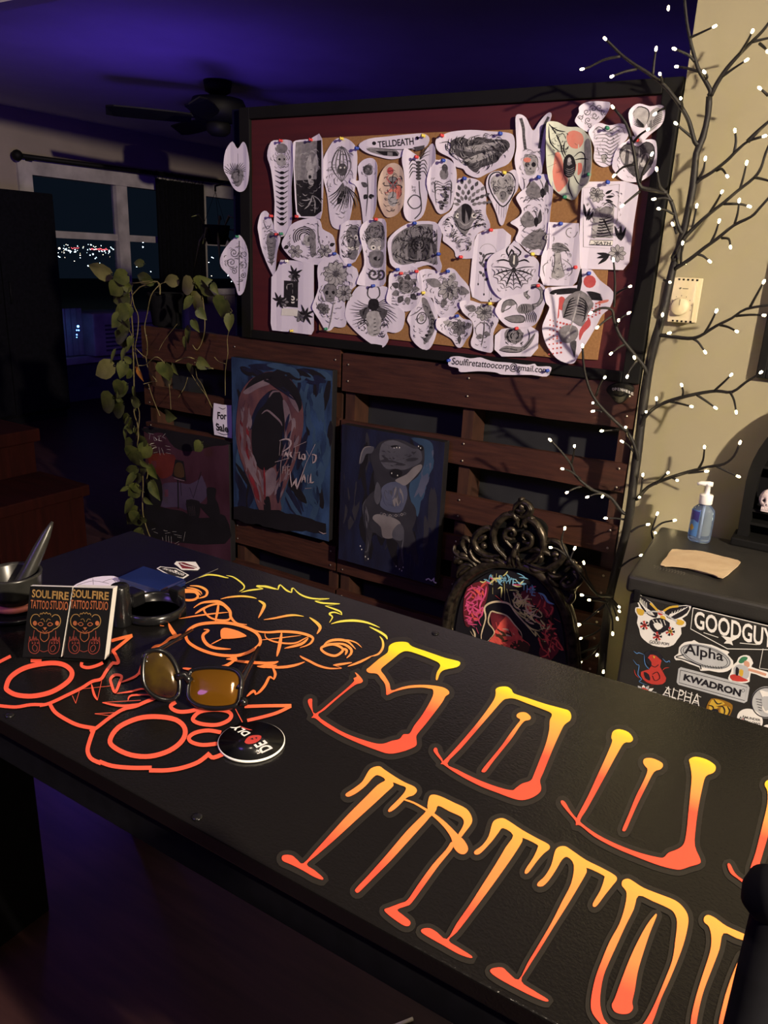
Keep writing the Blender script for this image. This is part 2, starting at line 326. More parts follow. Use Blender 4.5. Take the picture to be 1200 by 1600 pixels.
# ------------------------------------------------------------------ the room
WALLY = 2.2
struct('floor', MB().box(-5.9, 3.4, -2.2, 7.0, -0.06, 0), 'floor')
struct('wall_right_of_board', MB().box(-0.512, 3.4, WALLY, 2.36, 0, 2.45), 'beige')
struct('ceiling', MB().box(-5.9, 3.4, 2.28, 7.0, 2.30, 2.40), 'ceiling')
struct('ceiling_front', MB().box(-5.9, 3.4, -2.2, 2.2, 2.45, 2.52), 'ceiling')
struct('beam_over_opening', MB().box(-5.9, -0.512, 2.2, 2.28, 2.24, 2.45), 'ceiling')
struct('wall_back', MB().box(-6.0, 3.4, 7.0, 7.1, 0, 2.4), 'backwall')
struct('wall_side', MB().box(3.4, 3.5, -2.2, 7.0, 0, 2.52), 'beige')
# left wall, pierced by two windows
LX = -5.9
y0, y1, zs, zt = 4.10, 5.86, 0.36, 1.885
yb0, yb1 = 6.02, 6.75
w = MB()
w.box(LX - .12, LX, -2.2, y0, 0.35, 2.45); w.box(LX - .12, LX, y0, yb1, zt, 2.45)
w.box(LX - .12, LX, y1, yb0, 0.35, zt); w.box(LX - .12, LX, yb1, 7.0, 0.35, 2.45); w.box(LX - .12, LX, yb0, yb1, 0.35, 0.9)
struct('wall_left', w, 'backwall')
struct('wall_left_lower', MB().box(LX - .12, LX, -2.2, 7.0, 0, 0.35), 'lowwall')
struct('baseboard_left', MB().bbox(LX, LX + .02, 2.4, 7.0, 0, 0.11), 'lowwall')

def window(n, ya, yb, za, zb, mull, rail):
    f = MB()
    d0, d1 = LX - 0.08, LX + 0.025
    f.box(d0, d1, ya - .06, ya + .06, za, zb + .06); f.box(d0, d1, yb - .06, yb + .06, za, zb + .06)
    f.box(d0, d1, ya + .06, yb - .06, zb - .05, zb + .06); f.box(d0, d1 + .02, ya + .06, yb - .06, za - .03, za + .03)
    o = f.build(n, 'winwhite', kind='structure')
    s = MB(); s.box(LX - .06, LX - .01, ya + .06, yb - .06, rail - .028, rail + .028)
    if mull: s.box(LX - .06, LX + .01, mull - .06, mull + .06, za + .03, zb - .05)
    s.build('sash', 'winwhite', o)
    MB().box(LX - .040, LX - .036, ya + .05, yb - .05, za, zb).build('pane', 'glass', o)
    return o
window('window_1', y0, y1, zs, zt, 5.05, 1.40)
window('window_2', yb0, yb1, 0.92, zt, None, 1.40)

# night outside: black ground and the lights of a town
struct('ground_outside', MB().box(-160, -6.3, 0, 190, -7.0, -6.8), 'hill')
def at_far(x, y, d): r = ray(x, y); return EYE + r * (d / (-r.x))
city = MB(); rr = random.Random(3)
z2 = Z(0, 220, 4.8)
big = [((495, 715), 2.5), ((718, 722), 2.0), ((898, 742), 2.0), ((397, 778), 1.3), ((388, 830), 1.2), ((445, 807), 1.5), ((262, 748), 1.0), ((1072, 760), 1.2), ((1072, 797), 1.1), ((930, 830), 1.1), ((697, 850), 1.1), ((566, 832), 1.0),
       ((490, 815), 1.1), ((515, 823), 1.0), ((527, 827), 1.0), ((820, 832), 1.0), ((885, 838), .9), ((915, 803), 1.0), ((940, 805), .9), ((960, 806), 1.0), ((850, 815), .8), ((510, 692), .6), ((440, 868), .7), ((448, 873), .7), ((283, 742), .7), ((275, 772), .8), ((303, 802), .6), ((367, 742), .7)]
for (p, r) in big:
    q = z2([p])[0]; d = 60 + rr.random() * 40
    city.ball(at_far(q[0], q[1], d), 0.045 * r * d / 50, 1 if 340 < p[0] < 450 and p[1] < 840 and p[1] > 770 else 0)
for i in range(90):
    u = rr.random(); v = rr.gauss(815, 34)
    if v < 705: continue
    q = z2([(255 + u * 720, v)])[0]; d = 60 + rr.random() * 40
    city.ball(at_far(q[0], q[1], d), 0.022 * (0.5 + rr.random()) * d / 50, rr.choice([0, 0, 0, 1]))
for i in range(26):
    q = z2([(680 + 5.0 * i, 814 + rr.gauss(0, 4))])[0]; city.ball(at_far(q[0], q[1], 80), 0.05, 2)
for i in range(9):
    q = z2([(535 + 7 * i, 806 + rr.gauss(0, 3))])[0]; city.ball(at_far(q[0], q[1], 80), 0.04, 2)
for q in ((331, 402), (333, 403), (320, 404), (312, 395), (326, 410)): city.ball(at_far(q[0], q[1], 80), 0.06, 0)
for i in range(70):
    city.ball((-60 - 40 * rr.random(), 20 + 140 * rr.random(), -3 + 3 * rr.random()), 0.05, rr.choice([0, 0, 1]))
city.build('city_lights', ['citylight', 'citywarm', 'cityred'], label='scattered white and red lights of a town beyond the window', category='lights', kind='stuff')

# window air conditioner with its pleated side panel
ac = thing('air_conditioner', 'window air conditioner with blue indicator lights below the dark panes', 'air conditioner', (LX, 4.9, 0.39), None)
MB().bbox(LX - .25, LX + .12, 4.56, 5.30, 0.39, 0.76, 0.015).build('housing', 'winwhite', ac)
g = MB()
for k in range(7): g.box(LX + .12, LX + .126, 4.68, 5.24, 0.43 + .036 * k, 0.446 + .036 * k)
g.build('grille', 'lowwall', ac)
sp = MB()
for k in range(13): sp.box(LX - .035, LX - .012 + (.012 if k % 2 else 0), 4.17 + .029 * k, 4.199 + .029 * k, 0.40, 0.80)
sp.build('side_panel', 'winwhite', ac)
for px, py, r in ((122, 510, .011), (120, 516, .006), (123, 516, .006), (120, 523, .006), (120, 527, .005)):
    MB().ball(at_x(px, py, LX + .125), r).build('indicator_light', 'blueled', ac)

# curtain rod with curtain, and the rail end knob
cr = thing('curtain_rod', 'dark curtain rod with round end knob above the window', 'curtain rod', (LX + .09, 4.8, 1.95))
MB().tube([(LX + .09, 4.02, 1.955), (LX + .09, 6.9, 1.985)], 0.018, 10).build('pole', 'black', cr)
MB().ball((LX + .09, 4.0, 1.955), 0.042, sub=2).build('end_knob', 'black', cr)
for yy in (4.12, 6.6): MB().box(LX, LX + .1, yy - .012, yy + .012, 1.93, 1.96).build('bracket', 'black', cr)
cu = MB(); n = 60; vs = []; fs = []
for i in range(n + 1):
    y = 5.36 + 0.62 * i / n; x = LX + .10 + 0.028 * math.sin(i * 1.15) + 0.01 * math.sin(i * .37)
    for z in (0.82, 1.4, 1.925): vs.append((x + (0.01 * math.sin(i * .8) if z < 1 else 0), y, z))
for i in range(n):
    for k in range(2): fs.append((i * 3 + k, i * 3 + 3 + k, i * 3 + 4 + k, i * 3 + 1 + k))
cu.add(vs, fs, 0, True)
o = cu.build('curtain', 'cloth_black', label='black curtain gathered between the two night windows', category='curtain')
md = o.modifiers.new('thick', 'SOLIDIFY'); md.thickness = 0.006
for k in range(7):
    yy = 5.39 + .093 * k; MB().tube([(LX + .09 + .029 * math.cos(a), yy, 1.9575 + .035 * math.sin(a)) for a in [j * math.pi / 6 for j in range(13)]], .003, 5, caps=False).build('ring', 'black', o)

# tall dark cabinet left of the window
tc = thing('tall_cabinet', 'tall black cabinet standing left of the window', 'cabinet', (-5.55, 3.62, 0))
cz = 1.68
MB().bbox(-5.86, -5.4, 3.0, 3.98, 0.06, cz, 0.008).build('body', 'cloth_black', tc)
MB().box(-5.84, -5.42, 3.02, 3.96, 0.0, 0.06).build('plinth', 'cloth_black', tc)
for a, b in ((3.015, 3.485), (3.495, 3.965)):
    d = MB().bbox(-5.398, -5.38, a, b, 0.08, cz - .02, 0.003).build('door', 'cloth_black', tc)
    MB().tube([(-5.365, (b - .04 if a < 3.2 else a + .04), .9), (-5.365, (b - .04 if a < 3.2 else a + .04), 1.05)], .006).build('handle', 'black', d)

# ceiling fan of the far room
fc = at_z(340, 126, 2.30); fx, fy = fc.x, fc.y
fan = thing('ceiling_fan', 'dark ceiling fan hanging from the violet ceiling', 'fan', (fx, fy, 2.3))
MB().lathe([(0.02, 2.30), (0.085, 2.295), (0.075, 2.24), (0.03, 2.215), (0.02, 2.215)], (fx, fy, 0)).build('canopy', 'black', fan)
MB().lathe([(0.05, 2.215), (0.15, 2.20), (0.165, 2.17), (0.165, 2.11), (0.14, 2.085), (0.06, 2.07)], (fx, fy, 0), 32).build('motor_housing', 'black', fan)
MB().lathe([(0.06, 2.075), (0.075, 2.06), (0.07, 2.02), (0.045, 2.0), (0.0, 1.995)], (fx, fy, 0)).build('switch_cup', 'black', fan)
for k in range(5):
    a = math.radians(158 + 72 * k); ca, sa = math.cos(a), math.sin(a)
    b = MB(); vs = []
    for r, wd in ((0.16, .03), (0.25, .055), (0.45, .068), (0.60, .062), (0.645, .03)):
        for q in (-1, 1):
            for zz in (0.0, 0.008): vs.append((fx + ca * r - sa * wd * q, fy + sa * r + ca * wd * q, 2.080 + zz + .018 * q))
    fs = []
    for i in range(4):
        j = i * 4; fs += [(j, j + 2, j + 6, j + 4), (j + 1, j + 5, j + 7, j + 3), (j, j + 4, j + 5, j + 1), (j + 2, j + 3, j + 7, j + 6)]
    fs += [(0, 1, 3, 2), (16, 18, 19, 17)]
    b.add(vs, fs); bl = b.build('blade', 'black', fan)
    MB().tube([(fx + ca * .1, fy + sa * .1, 2.10), (fx + ca * .22, fy + sa * .22, 2.097)], .014).build('blade_iron', 'black', bl)

# two-step wooden cabinet behind the desk
tp = at_z(62, 669, 0.60); lp = at_z(140, 757, 0.42)
sc = thing('stepped_cabinet', 'reddish wooden step cabinet in the dark behind the desk', 'cabinet', (tp.x - .3, tp.y - .1, 0))
MB().bbox(tp.x - .9, tp.x, tp.y - .42, tp.y, 0.545, 0.60, 0.006).build('upper_top', 'wood_red', sc)
MB().box(tp.x - .88, tp.x - .02, tp.y - .40, tp.y - .02, 0.02, 0.545).build('tall_body', 'wood_red', sc)
MB().bbox(tp.x + .002, lp.x, lp.y - .42, lp.y, 0.375, 0.42, 0.006).build('lower_top', 'wood_red', sc)
MB().box(tp.x + .002, lp.x - .02, lp.y - .40, lp.y - .02, 0.02, 0.375).build('low_body', 'wood_red', sc)
d = MB().bbox(tp.x - .86, tp.x - .04, tp.y - .415, tp.y - .402, 0.06, 0.52, .003).build('door', 'wood_red', sc)
MB().ball((tp.x - .1, tp.y - .425, .32), .013).build('knob', 'steel', d)

# ------------------------------------------------------------------ pallet partition
def pallet(label, xs0, xs1, planks, stringers, slope=0.0):
    t = thing('wood_pallet', label, 'pallet', ((xs0 + xs1) / 2, WALLY, 0), 'stained pallets standing as a partition')
    f = lambda x: slope * (x - xs0)
    for zt_, zb_ in planks:
        m = MB(); vs = []
        N = 8
        for i in range(N + 1):
            x = xs0 + (xs1 - xs0) * i / N; e = 0.0015 * math.sin(i * 2.3 + zt_ * 9)
            for (yy, zz) in ((WALLY, zb_), (WALLY, zt_), (WALLY + .02, zt_), (WALLY + .02, zb_)): vs.append((x, yy, zz + f(x) + e))
        fs = []
        for i in range(N):
            for k in range(4): fs.append((i * 4 + k, i * 4 + 4 + k, i * 4 + 4 + (k + 1) % 4, i * 4 + (k + 1) % 4))
        fs += [(0, 1, 2, 3), (N * 4 + 3, N * 4 + 2, N * 4 + 1, N * 4)]
        m.add(vs, fs); p = m.build('plank', 'plank', t)
        for sx in stringers:
            for dz in (0.028, -0.028):
                c = (sx + .02, WALLY - .0015, (zt_ + zb_) / 2 + f(sx) + dz)
                MB().lathe([(0.0, .002), (.0035, .0015), (.004, 0)], c, 8, 'y').build('nail', 'nail', p)
    for sx in stringers:
        MB().box(sx, sx + .038, WALLY + .02, WALLY + .11, 0, 1.02).build('stringer', 'plank_dark', t)
    return t
pallet('reddish brown pallet section left, below the hanging pothos', -2.50, -1.522, [(1.042, .912), (.803, .722), (.65, .572), (.493, .401), (.32, .226), (.148, .06)], [-2.49, -2.02, -1.562], 0.0)
pallet('brown pallet section beside the light tree, behind the ornate frame', -1.512, -0.517, [(1.030, .902), (.799, .715), (.612, .525), (.469, .378), (.312, .226), (.15, .062)], [-1.508, -1.055, -0.558], 0.0145)
MB().box(-2.49, -0.52, WALLY + .112, WALLY + .122, 0, 1.03).build('backing_sheet', 'panel', label='black sheet closing the gaps behind the pallet partition', category='panel')

# post between the far room and the board, blue light put into its colour
struct('post_beside_board', MB().box(-2.004, -1.9555, WALLY + .01, WALLY + .079, 1.045, 1.80), 'post_blue')

# ------------------------------------------------------------------ flash board
bl, br_, bt, bb = -1.955, -0.515, 1.80, 1.045
bd = thing('flash_board', 'dark red board with cork sheet covered in tattoo drawings, black framed', 'board', ((bl + br_) / 2, WALLY, 1.045))
MB().box(bl + .03, br_ - .03, WALLY, WALLY + .02, bb + .02, bt - .02).build('red_backing', 'red', bd)
fr = MB()
fr.bbox(bl, bl + .046, WALLY - .012, WALLY + .03, bb, bt, .003); fr.bbox(br_ - .048, br_, WALLY - .012, WALLY + .03, bb, bt, .003)
fr.bbox(bl + .046, br_ - .048, WALLY - .012, WALLY + .03, bt - .036, bt, .003); fr.bbox(bl + .046, br_ - .048, WALLY - .012, WALLY + .03, bb, bb + .030, .003)
fr.build('frame', 'black', bd)
PB = Plane((0, WALLY - .0005, 0), (0, -1, 0))
ck = MB(); ck.fill(PB, [(504, 216), (684, 207), (804, 203), (990, 200), (985, 300), (950, 424), (944, 500), (934, 562), (860, 558), (500, 517)], .0)
ctop = ck.v[:]; ck = MB()
k = len(ctop); ck.add([v for v in ctop] + [v + Vector((0, -.006, 0)) for v in ctop], [tuple(range(k, 2 * k))] + [(i, (i + 1) % k, k + (i + 1) % k, k + i) for i in range(k)])
ck.build('cork_sheet', 'cork', bd)
# ------------------------------------------------------------------ tattoo drawings on the board
PY0 = WALLY - .008
def bent(mb, cx, wd, amt, ph):
    """paper that curls a little off the board towards its sides"""
    for v in mb.v:
        u = (v.x - cx) / wd
        v.y -= amt * (u * u) + 0.0016 * math.sin(7 * u + ph) * abs(u)
class Sheet:
    def __init__(s, out, level, smooth=3, offset=0.0):
        s.P = Plane((0, PY0 - .0016 * level - offset, 0), (0, -1, 0)); s.out = smooth_line(out, smooth, True); s.ink = MB()
        xs = [p[0] for p in out]; ys = [p[1] for p in out]
        s.cx, s.cy, s.w, s.h = (min(xs) + max(xs)) / 2, (min(ys) + max(ys)) / 2, max(xs) - min(xs), max(ys) - min(ys)
    def inside(s, x, y, shrink=0.86):
        x = s.cx + (x - s.cx) / shrink; y = s.cy + (y - s.cy) / shrink; c = False; q = s.out; j = len(q) - 1
        for i in range(len(q)):
            if (q[i][1] > y) != (q[j][1] > y) and x < (q[j][0] - q[i][0]) * (y - q[i][1]) / (q[j][1] - q[i][1]) + q[i][0]: c = not c
            j = i
        return c
    # drawing vocabulary; t is the tone: 0 black, 1 dark grey, 2 grey, 3 light grey, 4 red, 5 pink
    def S(s, pts, w=1.0, t=0, n=3, taper=True): s.ink.stroke(s.P, pts, w, .0004, t, n, taper)
    def F(s, pts, t=2, n=3): s.ink.fill(s.P, pts, .0004, t, n)
    def E(s, x, y, rx, ry, t=2, rot=0, fill=True, w=1.0):
        c, d = math.cos(rot), math.sin(rot)
        q = [(x + rx * math.cos(a) * c - ry * math.sin(a) * d, y + rx * math.cos(a) * d + ry * math.sin(a) * c) for a in [k * math.pi / 6 for k in range(12)]]
        if fill: s.F(q, t, 1)
        else: s.ink.stroke(s.P, q, w, .0004, t, 2, False, True)
    def hatch(s, n, t=2, size=7, seed=1, box=None, shrink=0.8, w=0.8, swirl=1.0):
        g = random.Random(seed); x0, y0, x1, y1 = box or (s.cx - s.w / 2, s.cy - s.h / 2, s.cx + s.w / 2, s.cy + s.h / 2)
        k = 0; tries = 0; n *= 2; size *= .85
        while k < n and tries < n * 8:
            tries += 1; x, y = x0 + g.random() * (x1 - x0), y0 + g.random() * (y1 - y0)
            if not s.inside(x, y, shrink): continue
            a = math.atan2(y - (y0 + y1) / 2, x - (x0 + x1) / 2) + swirl; L = size * (0.5 + g.random())
            p = [(x, y), (x + L * .5 * math.cos(a), y + L * .5 * math.sin(a)), (x + L * math.cos(a + .7), y + L * math.sin(a + .7))]
            if s.inside(*p[2], shrink + .06): s.S(p, w * (0.7 + g.random() * .8), g.choice([t, t, max(t - 1, 0)]), 2); k += 1
    def leaf(s, x, y, a, L, wd, t=0, vein=True):
        c, d = math.cos(a), math.sin(a); R = lambda u, v: (x + u * c - v * d, y + u * d + v * c)
        s.F([R(0, 0), R(L * .35, wd), R(L * .7, wd * .7), R(L, 0), R(L * .7, -wd * .7), R(L * .35, -wd)], t, 2)
        if vein: s.S([R(0, 0), R(L, 0)], .6, 3 if t < 2 else 0, 1)
    def flower(s, x, y, r, n=8, t=2, rot=0.0):
        for k in range(n):
            a = rot + 2 * math.pi * k / n; c, d = math.cos(a), math.sin(a); R = lambda u, v: (x + u * c - v * d, y + u * d + v * c)
            s.F([R(r * .2, 0), R(r * .6, r * .26), R(r, 0), R(r * .6, -r * .26)], t, 2)
            s.S([R(r * .2, 0), R(r * .6, r * .28), R(r, 0), R(r * .6, -r * .28), R(r * .2, 0)], .8, 0, 2, False); s.S([R(r * .25, 0), R(r * .8, 0)], .6, 0, 1)
        s.E(x, y, r * .22, r * .22, 1)
    def rose(s, x, y, r, t=1):
        s.E(x, y, r, r * .9, 2)
        for k in range(5):
            a = k * 1.3; q = [(x + r * (.95 - .17 * k) * math.cos(a + b), y + r * (.9 - .17 * k) * math.sin(a + b)) for b in (0, .6, 1.3, 2.0, 2.7, 3.4)]
            s.S(q, 1.5, 0 if k % 2 else t)
    def skull(s, x, y, r, t=3):
        s.F([(x - r * .8, y - r * .3), (x - r * .5, y - r), (x + r * .5, y - r), (x + r * .8, y - r * .3), (x + r * .6, y + r * .35), (x + r * .4, y + r), (x - r * .4, y + r), (x - r * .6, y + r * .35)], t)
        s.E(x - r * .34, y - r * .05, r * .24, r * .26, 0); s.E(x + r * .34, y - r * .05, r * .24, r * .26, 0); s.F([(x, y + r * .2), (x + r * .12, y + r * .45), (x - r * .12, y + r * .45)], 0, 1)
        s.S([(x - r * .4, y + r * .62), (x, y + r * .7), (x + r * .4, y + r * .62)], .8, 0)
        for k in (-2, -1, 0, 1, 2): s.S([(x + k * r * .14, y + r * .55), (x + k * r * .14, y + r * .85)], .6, 0, 1)
        s.S([(x - r * .8, y - r * .3), (x - r * .5, y - r), (x + r * .5, y - r), (x + r * .8, y - r * .3), (x + r * .6, y + r * .35)], 1, 0)
    def spiral(s, x, y, r, turns=2.5, t=0, w=1.4, a0=0, flip=1):
        n = int(turns * 9); s.S([(x + r * (1 - k / n * .92) * math.cos(a0 + flip * turns * 2 * math.pi * k / n), y + r * (1 - k / n * .92) * math.sin(a0 + flip * turns * 2 * math.pi * k / n)) for k in range(n + 1)], w, t, 2, False)
    def wing(s, x, y, dx, dy, n=7, t=1, spread=1.2, w=1.0):
        a = math.atan2(dy, dx); L = math.hypot(dx, dy)
        for k in range(n):
            b = a + spread * (k / (n - 1) - .5); l = L * (1 - .45 * abs(k / (n - 1) - .3))
            s.S([(x, y), (x + l * .55 * math.cos(b - .18), y + l * .55 * math.sin(b - .18)), (x + l * math.cos(b), y + l * math.sin(b))], w, t if k % 2 else 0)
    def build(s, label, paper='paper', curl=None, group='tattoo drawings pinned on the board'):
        bm = bmesh.new(); vs = [bm.verts.new(s.P(x, y, 0)) for x, y in s.out]; bm.faces.new(vs)
        x0 = min(v.co.x for v in vs); x1 = max(v.co.x for v in vs)
        for k in range(1, 8):
            bmesh.ops.bisect_plane(bm, geom=bm.verts[:] + bm.edges[:] + bm.faces[:], plane_co=(x0 + (x1 - x0) * k / 8, 0, 0), plane_no=(1, 0, 0))
        m = MB(); m.bm(bm, 0, False)
        b2 = bmesh.new(); vv = [b2.verts.new(v) for v in s.ink.v]
        for f, mi in zip(s.ink.f, s.ink.m):
            try: b2.faces.new([vv[i] for i in f]).material_index = mi
            except ValueError: pass
        for k in range(1, 8):
            bmesh.ops.bisect_plane(b2, geom=b2.verts[:] + b2.edges[:] + b2.faces[:], plane_co=(x0 + (x1 - x0) * k / 8, 0, 0), plane_no=(1, 0, 0))
        b2.verts.index_update(); sliced = MB(); sliced.v = [v.co.copy() for v in b2.verts]
        for f in b2.faces: sliced.f.append([v.index for v in f.verts]); sliced.m.append(f.material_index); sliced.sm.append(False)
        b2.free()
        c = (x0 + x1) / 2; wd = (x1 - x0) / 2; amt = curl if curl is not None else 0.003 + rnd.random() * .006; ph = rnd.random() * 6
        bent(m, c, wd, amt, ph); bent(sliced, c, wd, amt, ph)
        o = m.build('flash_drawing', paper, label=label, category='drawing', group=group)
        md = o.modifiers.new('thick', 'SOLIDIFY'); md.thickness = .0004; md.offset = 0
        if s.ink.v: sliced.build('artwork', ['ink', 'ink2', 'ink3', 'ink4', 'inkred', 'inkpink', 'white'], o)
        return o
a2, a3, a4, a5, a6, a7 = Z(330, 150, 3.636), Z(330, 340, 3.636), Z(640, 150, 5), Z(640, 350, 5), Z(840, 130, 5), Z(840, 380, 5)
TAU = 2 * math.pi

s = Sheet(a2([(75, 410), (85, 310), (120, 258), (150, 300), (180, 260), (205, 290), (220, 380), (215, 480), (195, 530), (160, 545), (125, 520), (95, 460)]), 2, 3, .007)
s.wing(372, 272, -16, -18, 8, 1, 1.3, 1.4); s.wing(372, 272, 12, -16, 7, 1, 1.2, 1.2); s.F([(363, 268), (380, 268), (378, 285), (371, 292), (364, 282)], 2); s.S([(372, 240), (373, 285)], 1.6, 0); s.hatch(14, 1, 5, 1, (360, 265, 382, 290))
s.build('paper cutout of winged dagger, upper of two on the post left of the board', curl=.0025)
s = Sheet(a3([(150, 100), (180, 120), (210, 180), (215, 250), (205, 340), (185, 420), (155, 440), (135, 380), (100, 330), (60, 280), (55, 230), (90, 160)]), 2, 3, .007)
s.S([(374, 376), (374, 455)], 1.3, 0, 1, False)
for k, (x, y, r) in enumerate([(366, 395, 7), (362, 410, 8), (382, 398, 6), (381, 415, 7), (366, 424, 5), (380, 430, 5)]): s.spiral(x, y, r, 1.6, 1, 1.1, k)
s.hatch(25, 2, 6, 2)
s.build('leaf-shaped paper with scrollwork, lower of two on the post left of the board', curl=.0025)

s = Sheet(a2([(345, 262), (390, 250), (440, 250), (470, 275), (475, 400), (460, 520), (465, 700), (440, 770), (400, 800), (360, 760), (362, 600), (345, 420), (325, 340)]), 1)
s.E(440, 232, 10, 8, 2); s.hatch(24, 2, 6, 3, (428, 222, 453, 262)); s.E(440, 250, 8, 10, 3); s.E(437, 249, 2, 2, 0); s.E(444, 249, 2, 2, 0)
for k in range(11): s.S([(430 + k * .3, 266 + 8 * k), (441, 271 + 8 * k), (452 - k * .3, 266 + 8 * k)], 2.0, 1 if k % 2 else 0); s.E(441, 270 + 8 * k, 4, 2.4, 0)
s.build('tall paper of a spine hanging below a face, first at the board\'s left edge')
s = Sheet(a2([(485, 255), (560, 245), (636, 245), (638, 660), (590, 690), (510, 690), (487, 660), (475, 400), (472, 290)]), 2)
s.F(a2([(486, 262), (632, 252), (634, 655), (588, 684), (512, 684), (492, 655), (480, 400)]), 2, 1); s.F(a2([(486, 480), (632, 470), (634, 655), (588, 684), (512, 684), (492, 655)]), 0, 1); s.F(a2([(590, 255), (632, 252), (634, 480), (600, 480)]), 0, 1)
s.skull(488, 277, 11, 3); s.F([(478, 262), (485, 240), (488, 258), (494, 238), (499, 262), (489, 272)], 3); s.wing(488, 310, -10, 22, 6, 3, 2.0, 1.6); s.wing(488, 305, 9, 22, 6, 3, 1.6, 1.6); s.hatch(24, 3, 8, 5)
s.build('dark rectangle of a horned skull on black, second at the top left')
s = Sheet(a2([(700, 250), (750, 238), (800, 260), (830, 310), (830, 430), (815, 560), (790, 700), (750, 755), (700, 750), (675, 700), (660, 560), (640, 460), (640, 370), (660, 310)]), 1)
for k in range(6): s.S([(534, 228), (524 + 4 * k, 240), (519 + 6 * k, 262), (534, 285)], 2.2, 2 if k % 2 else 1)
s.E(535, 265, 8, 10, 1); s.E(532, 262, 2, 1.5, 6); s.E(539, 262, 2, 1.5, 6); s.wing(536, 285, -16, 45, 9, 2, .9, 1.8); s.wing(540, 290, 10, 40, 7, 2, .9, 1.8); s.leaf(528, 320, -1.2, 24, 4, 0); s.hatch(30, 2, 10, 6)
s.build('tall oval paper of a hooded beast face above long curling leaves')
s = Sheet([(561, 227), (577, 217), (608, 213), (647, 209), (663, 209), (672, 216), (668, 228), (655, 233), (632, 234), (628, 245), (612, 249), (592, 245), (572, 238)], 2)
s.ink.text(s.P, 'TELLDEATH', [(590, 221), (646, 215), (647, 226), (591, 231)], .0006, 0, .02); s.F([(573, 232), (590, 232), (620, 235), (622, 244), (600, 243), (580, 238)], 2, 2); s.F([(586, 236), (622, 237), (622, 244), (600, 243)], 0, 1)
s.S([(573, 230), (628, 234), (664, 228)], 1.2, 0); s.E(585, 224, 3, 3, 0); s.E(652, 216, 3, 3, 0); s.F([(646, 230), (664, 227), (664, 233), (650, 236)], 1, 1)
s.build('knife-shaped paper lettered along its blade, at the top of the board', curl=.003)
s = Sheet(a2([(870, 360), (920, 355), (950, 400), (945, 500), (945, 620), (920, 690), (870, 740), (855, 640), (830, 520), (795, 490), (805, 470), (840, 480), (835, 400)]), 2)
s.rose(576, 265, 9, 1); s.S([(574, 274), (575, 300), (572, 338)], 2.0, 1); s.leaf(574, 292, -2.5, 12, 4, 1); s.leaf(574, 304, 2.2, 9, 4, 0); s.leaf(576, 308, -.2, 10, 4, 0); s.hatch(12, 1, 5, 7, (566, 254, 588, 276))
s.build('long-stemmed rose cutout beside the oval beast drawing')
s = Sheet(a2([(960, 460), (990, 400), (1040, 380), (1085, 410), (1105, 480), (1100, 600), (1060, 670), (1000, 690), (965, 640), (950, 560)]), 2)
s.E(610, 267, 5, 6, 4); s.E(619, 300, 10, 12, 5); s.skull(614, 286, 9, 2); s.E(614, 311, 8, 12, 3)
for k in range(8): s.S([(614, 290), (614 + 13 * math.cos(k * TAU / 8), 290 + 16 * math.sin(k * TAU / 8)), (614 + 14 * math.cos(k * TAU / 8 + .4), 292 + 20 * math.sin(k * TAU / 8 + .4))], 1.4, 4 if k % 2 else 0)
s.hatch(22, 0, 7, 8)
s.build('tan oval paper of a skull-bodied spider stained red', 'paper_tan')
s = Sheet([(634, 232), (645, 238), (658, 246), (665, 236), (674, 225), (681, 229), (683, 250), (677, 258), (668, 275), (667, 290), (668, 310), (662, 335), (650, 345), (638, 345), (632, 330), (634, 300), (633, 270), (630, 250)], 1)
for k in range(6): s.E(654, 254 + 5 * k, 4.2, 2.6, 1)
for k in range(4):
    for q in (-1, 1): s.S([(654, 255 + 5 * k), (654 + q * 9, 250 + 6 * k), (654 + q * 14, 258 + 7 * k)], 1.6, 0)
s.wing(656, 250, 18, -20, 4, 1, .7, 1.2); s.S([(655, 283), (656, 300), (658, 320), (646, 326), (638, 316), (646, 305), (657, 310), (658, 330), (648, 342)], 1.8, 1, 4, False); s.ink.text(s.P, 'Tik.', [(644, 290), (644, 302), (650, 302), (650, 290)], .0006, 1)
s.build('paper of an insect with a long looped whip tail')
s = Sheet(a4([(180, 510), (230, 500), (290, 490), (350, 530), (370, 600), (365, 720), (330, 870), (260, 920), (220, 910), (190, 850), (150, 760), (140, 650)]), 2)
s.E(694, 272, 7, 9, 2); s.F([(690, 262), (695, 256), (700, 262), (697, 272)], 1)
for k in range(4):
    for q in (-1, 1): s.S([(693, 288 + 3 * k), (693 + q * 12, 283 + 5 * k), (693 + q * (14 - k), 296 + 8 * k)], 1.5, 1)
for k in range(9): s.E(693 + 4 * math.sin(k * .5), 292 + 4.2 * k, 3, 2.2, 0 if k % 2 else 1)
s.S([(693, 328), (688, 325), (688, 318)], 1.8, 1); s.hatch(16, 2, 5, 9)
s.build('small oval paper of a scorpion, tail down, right of the whip-tailed insect')
s = Sheet(a4([(220, 340), (260, 310), (330, 280), (480, 265), (620, 275), (780, 290), (825, 330), (825, 440), (780, 530), (690, 570), (600, 610), (530, 640), (450, 610), (420, 570), (360, 550), (330, 490), (240, 440), (215, 390)]), 2)
s.F(a4([(320, 360), (400, 320), (480, 345), (540, 320), (650, 340), (760, 345), (790, 400), (720, 470), (680, 520), (560, 560), (520, 600), (460, 560), (420, 500), (360, 460), (320, 420)]), 1); s.F(a4([(370, 410), (420, 340), (440, 400), (600, 380), (700, 360), (740, 380), (640, 420), (500, 440)]), 2); s.F(a4([(400, 520), (520, 460), (640, 430), (670, 450), (560, 500), (470, 530)]), 3); s.F(a4([(440, 400), (600, 372), (720, 352), (640, 400), (520, 430)]), 3)
